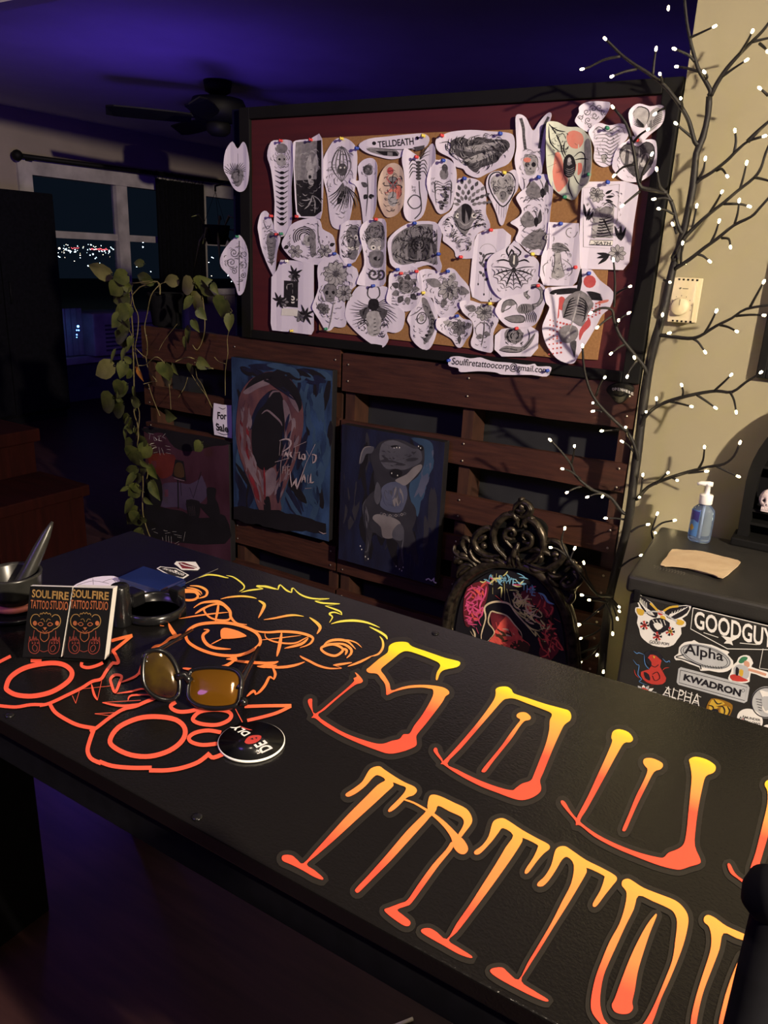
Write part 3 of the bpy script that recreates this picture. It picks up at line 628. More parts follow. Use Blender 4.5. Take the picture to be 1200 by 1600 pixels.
s.hatch(60, 0, 11, 10, None, .8, 1.0, .3); s.hatch(22, 3, 10, 11, None, .7, .9, .3); s.S(a4([(245, 370), (310, 360), (330, 400), (320, 450), (400, 510)]), 1.5, 0)
s.build('wide oval paper of clasped hands in dark engraving, top centre of the board')
s = Sheet(a4([(370, 660), (430, 640), (520, 650), (580, 700), (600, 780), (600, 850), (600, 920), (635, 1000), (628, 1070)]) + a5([(620, 40), (540, 70), (505, 130), (500, 250), (480, 270), (370, 265), (350, 210), (300, 160), (265, 130), (265, 80), (228, 40)]) + a4([(228, 1000), (270, 940), (330, 890), (350, 800)]), 1)
for k in range(4):
    for j in range(7 + k): b = math.pi + math.pi * (j + .5) / (7 + k); s.leaf(728 + (10 + 8 * k) * math.cos(b), 322 + (9 + 8.5 * k) * math.sin(b), b, 9, 2.6, 1 if (j + k) % 2 else 2)
s.F(a4([(400, 860), (440, 840), (480, 870), (520, 930), (480, 1020), (430, 1090), (370, 1020), (345, 930)]), 2); s.F([(718, 326), (728, 318), (738, 326), (734, 344), (728, 350), (722, 344)], 0); s.E(715, 337, 4, 4, 6); s.E(741, 337, 4, 4, 6); s.E(715, 337, 1.6, 1.6, 0); s.E(741, 337, 1.6, 1.6, 0); s.S([(714, 352), (727, 360), (742, 352)], 2, 0); s.S([(718, 345), (727, 352), (738, 345)], 1.6, 3)
s.hatch(26, 0, 6, 12, (686, 330, 715, 385)); s.hatch(26, 0, 6, 13, (742, 330, 768, 385)); s.hatch(24, 0, 7, 14, (702, 365, 745, 402))
s.build('large moth-faced mandala cutout of dotted petals, in the middle of the board')
s = Sheet(a4([(600, 680), (625, 610), (690, 585), (750, 600), (820, 575), (850, 620), (850, 720), (800, 800), (770, 880), (735, 1000), (705, 1000), (680, 920), (640, 820), (610, 760)]), 2)
s.S([(786, 276), (779, 269), (768, 273), (764, 287), (772, 308), (786, 323), (800, 308), (806, 287), (800, 272), (790, 270), (786, 276)], 2.0, 0, 3, False); s.F([(786, 278), (779, 272), (769, 278), (768, 292), (786, 318), (803, 292), (801, 277), (793, 272)], 3); s.skull(775, 298, 6, 2); s.skull(797, 298, 6, 2); s.skull(786, 306, 6, 2)
for k in range(6): s.S([(776 + 4 * k, 318 + 2 * (2.5 - abs(k - 2.5))), (776 + 4 * k * .93, 330 + 5 * (2.5 - abs(k - 2.5)))], 1.5, 0, 1)
s.hatch(16, 1, 5, 15, (768, 272, 804, 300))
s.build('heart-shaped paper of skulls dripping ink')
s = Sheet(a4([(835, 160), (870, 145), (910, 170), (940, 230), (970, 270), (1010, 210), (1060, 150), (1100, 130), (1115, 160), (1080, 260), (1060, 380), (1060, 480), (1040, 560), (1030, 610), (960, 640), (930, 680), (890, 740), (860, 700), (840, 600), (825, 500), (840, 400), (835, 260)]), 1)
for q, pts in ((1, a4([(872, 175), (890, 250), (895, 330), (905, 420)])), (-1, a4([(1090, 165), (1050, 240), (1030, 320), (1015, 410)]))):
    s.S(pts, 4.5, 1, 4, False)
    for k in range(9): t = k / 9; i = min(int(t * 3), 2); u = t * 3 - i; x = pts[i][0] + (pts[i + 1][0] - pts[i][0]) * u; y = pts[i][1] + (pts[i + 1][1] - pts[i][1]) * u; s.S([(x - 3, y), (x + 3, y - q)], .9, 3, 1)
s.skull(829, 258, 15, 3); s.E(824, 250, 6, 4, 5); s.hatch(20, 2, 7, 16, (815, 235, 845, 285)); s.S(a4([(890, 640), (900, 700), (892, 730)]), 1.2, 1)
s.build('cutout of a skull with two tall ringed horns at the top edge')
s = Sheet(a4([(960, 630), (1040, 610), (1090, 620), (1125, 660), (1125, 760), (1110, 870), (1100, 980), (1102, 1080)]) + a5([(1103, 130), (1095, 190), (1040, 240), (985, 240), (930, 220), (870, 160), (830, 125), (855, 50), (835, 20)]) + a4([(795, 990), (850, 950), (880, 900), (850, 830), (840, 790), (880, 740), (935, 700)]), 2)
for (x, y, d, q) in ((848, 305, 28, 1), (838, 350, 26, -1), (846, 385, 26, 1)):
    for k in range(6): b = math.pi * (.55 + .62 * k / 5) if q < 2 else 0; s.S([(x, y), (x + d * .6 * math.cos(b - .2), y - d * .6 * math.sin(b - .2) * .8), (x + d * math.cos(b), y - d * math.sin(b) * .9)], 1.6, 1)
    s.F([(x, y), (x - d * .5, y - d * .8), (x - d * .95, y - d * .2), (x - d * .6, y + d * .2)], 2)
    s.F([(x, y), (x + d * .25, y - d * .9), (x + d * .35, y - d * .2)], 1); s.F([(x - 4, y - 5), (x, y - 11), (x + 4, y - 5), (x, y + 5)], 0)
s.F(a5([(870, 150), (960, 60), (1050, 50), (1065, 205), (1000, 190), (940, 190)]), 2); s.hatch(30, 1, 9, 17)
s.build('tall cutout of bats hanging one below another', curl=.007)
s = Sheet(a6([(90, 310), (160, 305), (230, 340), (330, 345), (380, 390), (420, 440), (435, 560), (430, 700), (410, 780), (345, 830), (290, 910), (220, 895), (150, 850), (100, 780), (80, 650), (78, 480), (80, 380)]), 3)
for p, t in (([(235, 390), (290, 370), (350, 400), (360, 460), (320, 510), (260, 500), (230, 450)], 5), ([(120, 570), (170, 540), (200, 620), (210, 700), (240, 760), (200, 820), (160, 850), (130, 780), (120, 680)], 5), ([(295, 640), (345, 625), (350, 690), (310, 720)], 5), ([(370, 460), (420, 450), (430, 640), (400, 780), (330, 800), (350, 700), (370, 600)], 2)): s.F(a6(p), t)
s.F(a6([(205, 600), (240, 555), (280, 575), (300, 640), (285, 710), (240, 740), (205, 700)]), 0); s.E(890, 254, 5, 5, 2); s.E(890, 250, 3, 4, 3)
for k in range(4): s.S(a6([(215, 660 + 16 * k), (250, 675 + 16 * k), (290, 655 + 16 * k)]), 1.2, 2)
for pts in ([(215, 590), (190, 530), (180, 470), (150, 420)], [(225, 570), (205, 520), (215, 450)], [(280, 580), (330, 540), (370, 560), (380, 640), (370, 740)], [(290, 600), (350, 590), (410, 600)], [(215, 690), (190, 760)], [(280, 710), (310, 770), (330, 790)], [(250, 740), (245, 820), (280, 900)], [(100, 320), (150, 400), (200, 520)], [(100, 330), (160, 370), (220, 380)], [(100, 340), (110, 470), (180, 540)], [(120, 400), (170, 370)], [(112, 450), (200, 385)], [(290, 470), (310, 485)], [(90, 570), (150, 550)], [(85, 660), (150, 625)], [(150, 700), (180, 690)]): s.S(a6(pts), 2.0, 0)
s.hatch(14, 0, 7, 18, (860, 195, 890, 240)); s.build('greenish paper of a spider on red washes with a web corner', 'paper_wash', .013)
s = Sheet(a6([(300, 290), (330, 230), (330, 190), (380, 150), (450, 140), (530, 145), (575, 160), (560, 220), (500, 290), (440, 330), (400, 380), (350, 360), (310, 320)]), 2)
for x, y, r in ((917, 175, 6), (927, 170, 6), (937, 168, 6), (943, 176, 5), (930, 181, 6), (919, 188, 5), (908, 185, 4), (921, 197, 4)): s.spiral(x, y, r, 1.3, 1, 1.1, x)
s.hatch(10, 2, 5, 19); s.build('small paper of outlined blossoms, leftmost of the top right cluster')
s = Sheet(a6([(405, 400), (420, 350), (480, 310), (560, 330), (640, 315), (695, 330), (715, 370), (700, 440), (620, 520), (590, 620), (530, 655), (480, 640), (440, 590), (445, 500)]), 1)
for k in range(9): s.S([(928 + k * .4, 212 + 5 * k), (945, 210 + 5.6 * k), (953, 214 + 5.6 * k), (962, 210 + 5.3 * k), (972 - k, 206 + 5 * k)], 1.3, 1); 
s.S(a6([(430, 390), (480, 340), (550, 380), (620, 340), (690, 360)]), 1.4, 1); s.skull(944, 248, 6, 3); s.hatch(20, 2, 6, 20); s.build('pale heart of ribs in pencil lines, in the top right cluster')
s = Sheet(a6([(715, 240), (750, 180), (800, 160), (880, 180), (950, 170), (995, 190), (995, 270), (960, 340), (880, 400), (820, 460), (800, 470), (770, 430), (730, 340)]), 3)
s.F(a6([(745, 240), (790, 185), (860, 205), (865, 260), (850, 310), (830, 350), (790, 330)]), 3); s.F(a6([(850, 260), (930, 190), (980, 230), (960, 310), (880, 380), (860, 340)]), 3)
for k in range(6): s.S(a6([(750, 250 + 14 * k), (790, 290 + 10 * k), (835, 330 + 3 * k)]), 1.5, 0); s.S(a6([(985, 225 + 15 * k), (920, 255 + 14 * k), (860, 330 + 8 * k)]), 1.4, 1)
s.S(a6([(745, 240), (790, 185), (860, 205), (870, 260), (850, 320)]), 1.8, 0); s.build('heart of carved leaves in pencil, highest at the top right corner')
s = Sheet(a6([(600, 560), (640, 490), (700, 450), (740, 410), (790, 440), (850, 440), (900, 440), (930, 470), (935, 600), (910, 690), (850, 740), (790, 770), (700, 770), (640, 740), (605, 690), (585, 650)]), 2)
s.F(a6([(640, 540), (700, 470), (780, 500), (850, 460), (910, 500), (900, 620), (790, 740), (680, 640)]), 1); s.F(a6([(650, 560), (700, 510), (760, 570), (720, 640), (670, 620)]), 3); s.F(a6([(800, 580), (850, 545), (890, 570), (870, 640), (810, 650)]), 3); s.S(a6([(795, 490), (790, 640), (760, 740)]), 2, 3)
s.S(a6([(640, 540), (700, 470), (780, 500), (850, 460), (910, 500), (900, 620), (790, 740), (680, 650), (640, 560)]), 1.6, 0); s.hatch(26, 2, 7, 21); s.build('dark shaded heart with two pale ovals, lowest of the top right cluster')
s = Sheet([(921, 284), (975, 283), (998, 290), (999, 300), (991, 350), (984, 410), (974, 422), (908, 420), (905, 395), (908, 330), (910, 295)], 1, 1)
s.S(a6([(360, 830), (360, 1280), (560, 1290)]), 1.2, 2, 1); s.S(a6([(360, 820), (640, 790), (610, 1230)]), 1.2, 2, 1); s.flower(933, 305, 12, 9, 3); s.spiral(928, 297, 6, 1.6, 1)
for x, y, a in ((946, 303, -.5), (947, 308, -.1), (946, 312, .3)): s.leaf(x, y, a, 13, 2.2, 0, False)
for x, y, a in ((917, 345, -1.3), (919, 345, -1.0), (916, 340, -1.7)): s.leaf(x, y, a, 22, 2.2, 0, False)
for x, y, a in ((968, 375, -1.9), (969, 376, -1.5), (970, 377, -1.2)): s.leaf(x, y, a, 24, 2.8, 0, False)
for x, y, a in ((954, 398, 2.9), (954, 399, 3.3), (952, 400, 2.5)): s.leaf(x, y, a, 22, 2.8, 0, False)
s.flower(965, 396, 14, 8, 3); s.F(a6([(440, 980), (600, 960), (590, 1210), (420, 1210)]), 3, 1)
for k in range(7): s.S(a6([(440, 1050 + 24 * k), (500, 1065 + 22 * k), (590, 1040 + 24 * k)]), 2.2, 0)
s.S(a6([(470, 960), (520, 1070), (580, 1200)]), 3, 0); s.F(a6([(480, 1010), (530, 960), (590, 980), (560, 1040), (510, 1060)]), 2); s.S(a6([(510, 960), (560, 930), (620, 970)]), 2, 1); s.F(a6([(415, 1225), (590, 1228), (585, 1268), (405, 1262)]), 6, 1)
s.S(a6([(415, 1225), (590, 1228), (585, 1268), (405, 1262), (415, 1225)]), 1, 0, 1, False); s.ink.text(s.P, 'DEATH', [(926, 377), (955, 378), (954, 383), (924, 382)], .0006, 0, .02)
s.hatch(26, 1, 7, 22, (918, 290, 972, 375)); s.build('large rectangular card of a skeleton tarot panel among flowers, at the right', curl=.004)
s = Sheet([(858, 347), (905, 349), (907, 380), (908, 420), (902, 440), (895, 447), (850, 446), (845, 430), (848, 400), (855, 380)], 3, 1)
s.F(a7([(90, 40), (130, 5), (160, -5), (210, 10), (250, 60), (210, 62), (180, 72), (130, 68)]), 2); s.F(a7([(135, 70), (175, 70), (180, 160), (210, 260), (110, 270), (130, 160)]), 3); s.spiral(892, 362, 11, 1.4, 2, 1.4); s.spiral(858, 372, 9, 1.2, 2, 1.4, 1, -1)
s.S(a7([(130, 70), (135, 150), (110, 260)]), 1.2, 0); s.S(a7([(180, 70), (185, 150), (215, 255)]), 1.2, 0); s.S(a7([(190, 120), (260, 170), (270, 230), (220, 270)]), 1.8, 2); s.S(a7([(100, 140), (50, 180), (60, 260)]), 1.6, 2); s.S(a7([(85, 42), (160, 20), (250, 60), (85, 42)]), 1, 0)
s.hatch(24, 1, 6, 23, (855, 380, 890, 436)); s.build('square paper of a mushroom in swirling smoke')
s = Sheet(a7([(340, 200), (400, 205), (430, 215), (490, 290), (600, 380), (575, 500), (510, 560), (460, 650), (400, 750), (330, 860), (290, 930), (240, 940), (150, 900), (80, 800), (50, 700), (50, 640), (80, 560), (100, 500), (75, 460), (70, 360), (150, 340), (300, 330), (330, 300)]), 4)
s.F(a7([(328, 200), (345, 200), (348, 300), (330, 390), (300, 385), (318, 300)]), 0, 1); s.F(a7([(105, 385), (150, 360), (300, 350), (310, 385), (200, 400), (120, 400)]), 0)
for k in range(7): s.S(a7([(380 + 5 * k, 380 + 10 * k), (430 + 6 * k, 385 + 9 * k), (500 + 3 * k, 400 + 8 * k)]), 3.0, 0)
for x, y, rx, ry in ((408, 300, 50, 50), (190, 470, 35, 55), (160, 540, 12, 50)): s.E(840 + x / 5, 380 + y / 5, rx / 5, ry / 5, 4)
s.F(a7([(330, 680), (400, 590), (415, 640), (360, 700), (330, 760)]), 4); s.F(a7([(480, 455), (560, 440), (550, 460), (470, 475)]), 5)
for k in range(8):
    for j in range(7): x, y = 105 + 25 * j + 6 * k * (j - 2) * .12, 600 + 38 * k + 7 * j * (1 if k < 4 else -.6); (s.E(840 + x / 5, 380 + y / 5, (2.2 + j * .4) * .5, (2.2 + j * .4) * .5, 4) if not (200 < x < 320 and k > 2) else None)
for k in range(5):
    for j in range(4): s.E(840 + (400 + 30 * j) / 5, 380 + (500 + 22 * k - 14 * j) / 5, 1.5, 1.5, 4)
s.F(a7([(215, 440), (340, 370), (440, 470), (400, 540), (350, 650), (260, 600), (200, 570)]), 2)
for k in range(7): s.S(a7([(310 - 5 * k, 420 + 22 * k), (260 - 8 * k, 440 + 22 * k), (225 - 3 * k, 500 + 14 * k)]), 2, 0); s.S(a7([(320 - 5 * k, 420 + 22 * k), (370, 450 + 20 * k), (400 - 8 * k, 520 + 16 * k)]), 2, 0)
s.F(a7([(170, 680), (220, 640), (300, 650), (320, 710), (280, 770), (200, 775), (170, 720)]), 2); s.E(891, 523, 6, 6, 3); s.S(a7([(330, 390), (290, 560), (250, 690)]), 2.4, 3); s.F(a7([(255, 780), (305, 765), (290, 890), (275, 850)]), 1)
s.build('tall paper of an upside-down skeleton and black sword with red dots', curl=.011)
s = Sheet([(405, 352), (409, 333), (417, 330), (424, 342), (430, 358), (440, 372), (434, 395), (430, 428), (426, 430), (411, 395), (406, 365)], 1)
s.F([(417, 370), (426, 362), (432, 378), (428, 405), (424, 415), (419, 395)], 2)
for k in range(6): s.S([(418, 378 + 6 * k), (424, 381 + 6 * k), (430, 377 + 6 * k)], 1.6, 1)
s.hatch(22, 2, 6, 24); s.S([(412, 345), (418, 358), (424, 350)], 1.2, 1); s.build('narrow pointed paper of a shaded insect body, lowest at the left edge')
s = Sheet([(456, 351), (473, 343), (495, 340), (502, 348), (505, 358), (520, 367), (525, 382), (522, 396), (500, 414), (462, 406), (448, 395), (441, 381), (448, 365)], 2)
for r in (17, 14, 11, 8): s.S([(476 + r * math.cos(b), 371 + r * .95 * math.sin(b)) for b in [2.6 + .5 * k for k in range(9)]], 1.8, 1 if r % 2 else 0, 2, False)
s.E(481, 376, 7, 9, 3); s.E(482, 375, 3, 3, 1); s.S([(476, 384), (484, 388)], 1, 0); s.S([(497, 345), (498, 372), (505, 392)], 2.2, 2); s.flower(462, 393, 11, 6, 3); s.flower(508, 392, 11, 6, 3); s.leaf(452, 384, 2.6, 9, 3, 0); s.leaf(516, 384, -.4, 9, 3, 0); s.F([(484, 360), (492, 365), (494, 395), (486, 400)], 2); s.hatch(30, 1, 7, 25)
s.build('paper of a face in a ram-horn headdress with two flowers')
s = Sheet([(439, 406), (459, 407), (491, 411), (491, 516), (487, 523), (426, 516), (424, 505), (425, 433), (433, 422)], 1, 1)
s.F(a3([(415, 357), (495, 362), (493, 512), (413, 505)]), 0, 1); s.skull(454, 451, 8, 3); s.spiral(457, 467, 7, 1.5, 6, 2.2); s.flower(460, 432, 9, 6, 2); s.flower(443, 472, 9, 6, 2); s.flower(470, 494, 10, 6, 2)
for x, y, L in ((460, 428, 15), (436, 470, 15), (478, 492, 18)):
    for k in range(7): b = -2.7 + k * .75; s.leaf(x, y, b, L * (.7 + .3 * (k % 2)), 1.9, 0, False)
s.F(a3([(405, 515), (495, 520), (490, 560), (400, 555)]), 6, 1)
for k in range(5): s.S([(443, 483 + 2.2 * k), (464, 484 + 2.2 * k)], .6, 1, 1)
s.build('rectangular card of a black tarot panel with cannabis leaves, bottom left', curl=.004)
s = Sheet(a3([(620, 250), (700, 200), (740, 230), (760, 260), (830, 290), (835, 370), (790, 420), (760, 470), (770, 600), (740, 625), (700, 620), (680, 640), (650, 640), (620, 590), (580, 520), (585, 480), (610, 400), (605, 310)]), 3)
s.flower(525, 428, 20, 12, 3); s.flower(538, 458, 14, 10, 3, .3); s.skull(516, 458, 13, 2); s.flower(507, 483, 9, 8, 2); s.leaf(505, 475, 2.5, 12, 4, 1); s.S([(522, 470), (518, 495), (514, 514)], 2, 2); s.hatch(34, 2, 8, 26); s.build('paper of a skull with sunflowers, right of the cannabis card')
s = Sheet(a3([(740, 40), (780, 15), (855, 15), (860, 180), (820, 250), (770, 275), (735, 220), (730, 130)]), 2, 1)
s.F([(541, 365), (548, 353), (560, 354), (563, 380), (556, 392), (546, 390)], 2); s.E(548, 371, 4, 4.5, 6); s.E(557, 371, 3.6, 4.5, 6); s.E(548.4, 371, 1.6, 1.6, 0); s.E(557, 371, 1.5, 1.5, 0); s.F([(543, 386), (562, 385), (561, 391), (545, 391)], 6, 1); s.F([(544, 392), (560, 391), (556, 405), (546, 404)], 2); s.S([(543, 385), (552, 388), (562, 385)], 1.4, 0); s.hatch(40, 0, 6, 27); s.build('small paper of a wide-eyed woolly face, left of two alike')
s = Sheet(a3([(850, 80), (880, 20), (950, 5), (1000, 30), (1000, 200), (1000, 300), (985, 385), (850, 385), (840, 350), (870, 270), (865, 180)]), 3)
s.F([(570, 372), (576, 352), (588, 345), (600, 352), (602, 378), (588, 384), (576, 384)], 2); s.hatch(44, 0, 5, 28, (570, 345, 604, 378)); s.F([(577, 374), (600, 374), (600, 390), (578, 390)], 3); s.E(584, 387, 4, 4, 6); s.E(594, 387, 4, 4, 6); s.E(584, 387, 1.7, 1.7, 0); s.E(594, 387, 1.7, 1.7, 0); s.F([(578, 394), (600, 394), (598, 416), (581, 416)], 2); s.E(590, 404, 6, 3.5, 0); s.spiral(584, 428, 10, 1.3, 1, 3); s.spiral(596, 428, 9, 1.2, 1, 3, 2, -1); s.hatch(14, 1, 8, 29)
s.build('tall paper of a bushy-haired wide-eyed face, right of two alike')
s = Sheet([(608, 378), (617, 364), (632, 352), (650, 346), (680, 347), (692, 362), (690, 380), (688, 400), (693, 416), (688, 426), (680, 418), (668, 414), (648, 420), (632, 425), (614, 415), (610, 400)], 2)
s.F([(614, 380), (622, 366), (640, 354), (668, 350), (684, 358), (684, 400), (684, 414), (660, 408), (630, 414), (616, 405)], 2); s.F([(626, 388), (640, 372), (672, 372), (684, 390), (672, 402), (645, 405)], 1); s.spiral(654, 382, 13, 2.6, 0, 2.2); s.E(654, 383, 3.5, 3.5, 0); s.S([(628, 402), (655, 408), (684, 398)], 2.0, 0); s.S([(616, 396), (640, 408), (672, 406)], 1.5, 0); s.hatch(70, 0, 6, 30, (612, 350, 690, 378)); s.hatch(26, 0, 8, 31, (612, 378, 690, 418)); s.build('dark paper of a coiled engraved snail-like rose, in the centre')
s = Sheet(a3([(840, 390), (920, 385), (1000, 395), (1030, 440), (1020, 480), (1090, 520), (1105, 560), (1090, 630), (1050, 655), (1000, 650), (1010, 690), (980, 735), (930, 730), (860, 680), (790, 610), (765, 560), (775, 490), (800, 440)]), 2)
for q in (-1, 1):
    s.S([(584, 470), (584 + q * 9, 462), (584 + q * 8, 450), (584 + q * 2, 447)], 2.2, 1); s.wing(584, 478, q * 40, 2, 6, 1, .8, 1.3); s.wing(584, 484, q * 36, 22, 6, 1, .7, 1.3); s.S([(584, 476), (584 + q * 14, 484), (584 + q * 16, 498)], 2.6, 0); s.F([(584 + q * 6, 480), (584 + q * 22, 486), (584 + q * 14, 500)], 1)
s.F([(578, 468), (590, 468), (592, 480), (584, 486), (576, 480)], 0); s.F([(573, 492), (584, 486), (596, 492), (593, 522), (576, 522)], 3)
for k in range(5): s.S([(576, 496 + 6 * k), (584, 499 + 6 * k), (593, 496 + 6 * k)], 1.3, 0)
s.hatch(20, 0, 5, 32, (560, 500, 575, 520)); s.hatch(20, 0, 5, 33, (594, 500, 606, 526)); s.build('fan-shaped paper of a winged stag beetle, at the bottom')
s = Sheet([(609, 431), (616, 423), (638, 414), (657, 425), (660, 460), (652, 478), (635, 487), (616, 480), (605, 470), (608, 450)], 3)
for k in range(9): b = k * TAU / 9; s.leaf(634 + 10 * math.cos(b), 452 + 12 * math.sin(b), b, 13, 5, 1 if k % 2 else 2)
s.rose(634, 447, 12, 1); s.S([(623, 452), (638, 458), (655, 452)], 1.6, 3); s.hatch(26, 0, 6, 34); s.build('rose cutout with ragged leaves, beside the stag beetle')
s = Sheet([(645, 482), (652, 470), (660, 462), (670, 462), (680, 478), (685, 498), (682, 522), (674, 542), (664, 547), (652, 540), (642, 526), (641, 510), (637, 500), (640, 490)], 2)
s.F([(659, 466), (667, 468), (676, 488), (682, 505), (676, 524), (664, 538), (662, 532), (670, 518), (670, 500), (662, 484)], 2)
for k in range(9): s.E(672 + 5 * math.sin(k * .6 - .6) - .1 * k * k * .6, 482 + 6 * k, 3, 2.2, 0 if k % 2 else 1)
s.E(659, 497, 7, 9, 1, .3, False, 1.6); s.E(659, 497, 4, 6, 3); s.S([(640, 494), (652, 488), (662, 478)], 1.4, 1); s.hatch(18, 0, 6, 35); s.build('curved paper of a coiling tentacle, bottom centre')
s = Sheet(a5([(80, 370), (150, 350), (260, 380), (300, 345), (350, 355), (400, 410), (470, 490), (480, 580), (470, 620), (400, 660), (330, 720), (250, 740), (200, 660), (180, 580), (120, 560), (70, 440)]), 1)
s.flower(702, 452, 18, 9, 3); s.leaf(690, 446, 3.5, 26, 7, 2); s.leaf(714, 452, .25, 22, 7, 2); s.leaf(696, 466, 1.9, 16, 5, 2); s.leaf(705, 440, -1.2, 15, 6, 3); s.hatch(36, 1, 7, 36); s.build('ragged paper of a shaded blossom with long pointed leaves, lower centre')
s = Sheet(a5([(225, 740), (280, 730), (370, 705), (420, 740), (495, 760), (490, 850), (450, 900), (410, 960), (370, 960), (330, 900), (270, 860), (220, 810)]), 2)
s.flower(718, 512, 13, 8, 2); s.leaf(708, 508, 3.5, 16, 5, 3); s.leaf(728, 510, -.3, 12, 5, 2); s.leaf(718, 524, 1.57, 14, 3, 1); s.hatch(22, 1, 6, 37); s.build('smaller ragged paper of a blossom with leaves, at the bottom edge')
s = Sheet(a5([(400, 610), (470, 595), (550, 620), (640, 630), (690, 680), (700, 760), (660, 850), (655, 990), (600, 1000), (500, 970), (480, 920), (500, 850), (490, 760), (420, 690)]), 3)
s.flower(757, 488, 14, 10, 3); s.leaf(745, 484, 3.4, 18, 6, 2); s.S([(757, 500), (756, 520), (752, 542)], 2, 1); s.leaf(756, 520, .3, 12, 4, 2); s.leaf(755, 524, 2.8, 12, 4, 2); s.E(755, 516, 12, 12, 2, 0, False, 1.2); s.hatch(26, 1, 6, 38); s.build('upright paper of a round flower on a leafy stem, left of the snail')
s = Sheet(a5([(530, 80), (600, 45), (730, 35), (795, 90), (790, 150), (700, 260), (690, 380), (700, 500), (720, 580), (690, 610), (560, 605), (490, 570), (475, 480), (490, 300), (510, 130)]), 0, 1)
s.E(762, 397, 14, 16, 3, 0, False, .8); s.S(a5([(560, 330), (600, 240), (700, 230)]), 2.6, 1); 
for k in range(9): s.leaf(754 + 1.6 * (k % 3), 398 + 5 * k, -2.5 + (k % 3), 7, 2.2, 1)
for x, y0_, y1_ in ((748, 428, 444), (757, 432, 460), (765, 436, 470), (768, 452, 467)): s.S([(x, y0_), (x - .6, y1_)], 1.0, 0, 1); s.E(x - .6, y1_, 1.1, 2, 0)
s.build('long tag-shaped paper of a moon and hanging plants', curl=.003)
s = Sheet(a5([(790, 160), (830, 130), (900, 210), (980, 260), (1020, 320), (1020, 420), (960, 500), (880, 540), (800, 580), (720, 585), (650, 510), (615, 400), (610, 300), (650, 240), (720, 200)]), 3)
s.E(803, 407, 8, 12, 1); s.E(803, 406, 4.5, 8, 6); s.E(803, 422, 4, 4, 0)
for k in range(9):
    b = math.pi * (k / 8) ; x, y = 803 + 32 * math.cos(b), 420 + 34 * math.sin(b) - 3; s.S([(802, 422), ((802 + x) / 2, (422 + y) / 2 - 2), (x, y)], 2.6 if k % 2 else 1.8, 0 if k % 2 else 1)
    for r in (12, 19, 26, 33):
        if k < 8: b2 = math.pi * (k + 1) / 8; s.S([(802 + r * math.cos(b), 420 + r * math.sin(b)), (802 + r * .86 * math.cos((b + b2) / 2), 420 + r * .86 * math.sin((b + b2) / 2)), (802 + r * math.cos(b2), 420 + r * math.sin(b2))], 1.2, 0)
for pts in ([(780, 260), (760, 210), (780, 170)], [(840, 260), (870, 220), (810, 170)], [(790, 300), (740, 280), (680, 290)], [(840, 300), (900, 280), (940, 300)], [(770, 270), (800, 200), (820, 250)]): s.S(a5(pts), 2.6, 0)
s.hatch(16, 2, 6, 39); s.build('paper of a jewelled spider on its web, right of the moon tag')
s = Sheet(a5([(720, 590), (800, 560), (880, 540), (900, 480), (980, 450), (1060, 490), (1075, 570), (1050, 660), (1000, 770), (930, 805), (800, 810), (730, 770), (680, 690), (690, 640)]), 4)
tail = a5([(960, 640), (1010, 625), (1040, 575), (1035, 515), (990, 485), (930, 500), (905, 545), (935, 580)])
s.S(tail, 6.0, 1, 4, False); s.S(tail, 3.4, 3, 4, False)
for i in range(7): s.E(*tail[i], 2.4, 2.4, 2)
s.F(a5([(840, 660), (880, 625), (960, 630), (990, 660), (900, 700), (850, 690)]), 2); s.F(a5([(720, 680), (740, 610), (800, 590), (835, 620), (800, 640), (760, 640), (740, 690)]), 2); s.F(a5([(740, 735), (810, 715), (890, 720), (890, 765), (800, 765)]), 2)
for k in range(6): s.S(a5([(890 + 16 * k, 680), (915 + 16 * k, 720), (905 + 16 * k, 770)]), 1.8, 0); s.S(a5([(870 + 18 * k, 625), (880 + 18 * k, 655), (875 + 18 * k, 690)]), 1.4, 0)
for pts in ([(720, 680), (740, 610), (800, 590), (840, 630), (830, 670)], [(720, 690), (780, 660), (800, 640)], [(740, 735), (810, 715), (890, 720), (890, 765), (800, 768), (740, 735)], [(890, 735), (850, 690)]): s.S(a5(pts), 1.4, 0)
s.build('rounded paper of a scorpion with raised tail, lower right')
s = Sheet(a5([(720, 820), (840, 805), (950, 800), (1010, 840), (1005, 970), (950, 1035), (720, 1035), (665, 980), (670, 870)]), 3, 1)
s.E(803, 524, 15, 13, 2, .2); s.spiral(803, 524, 13, 2.2, 0, 2); s.hatch(24, 0, 5, 40, (790, 512, 818, 538)); s.F(a5([(705, 980), (760, 950), (870, 960), (930, 910), (985, 850), (960, 920), (900, 985), (800, 1000), (720, 990)]), 2); s.S(a5([(705, 985), (760, 970), (860, 985), (930, 930), (985, 850)]), 1.4, 0); s.S(a5([(930, 910), (940, 870), (925, 820)]), 1.6, 0); s.S(a5([(700, 985), (760, 1000), (860, 1000), (920, 960)]), 1.3, 0)
s.build('octagonal paper of a snail with a brain-like shell, bottom right', curl=.003)
rz = Z(680, 560, 6)
s = Sheet(rz([(125, 20), (150, -15), (230, -20), (330, 0), (420, -10), (480, 10), (560, 30), (700, 40), (860, 60), (930, 50), (960, 75), (1075, 75), (1088, 110), (1045, 170), (900, 155), (740, 155), (620, 150), (560, 130), (400, 120), (240, 128), (215, 90), (130, 70)]), 2, 3, .012)
s.ink.text(s.P, 'Soulfiretattoocorp@gmail.com', rz([(165, -12), (1065, 78), (1050, 158), (150, 76)]), .0006, 0, .012)
s.build('narrow paper strip with an email address, below the board', curl=.0, group='paper notes on the partition')

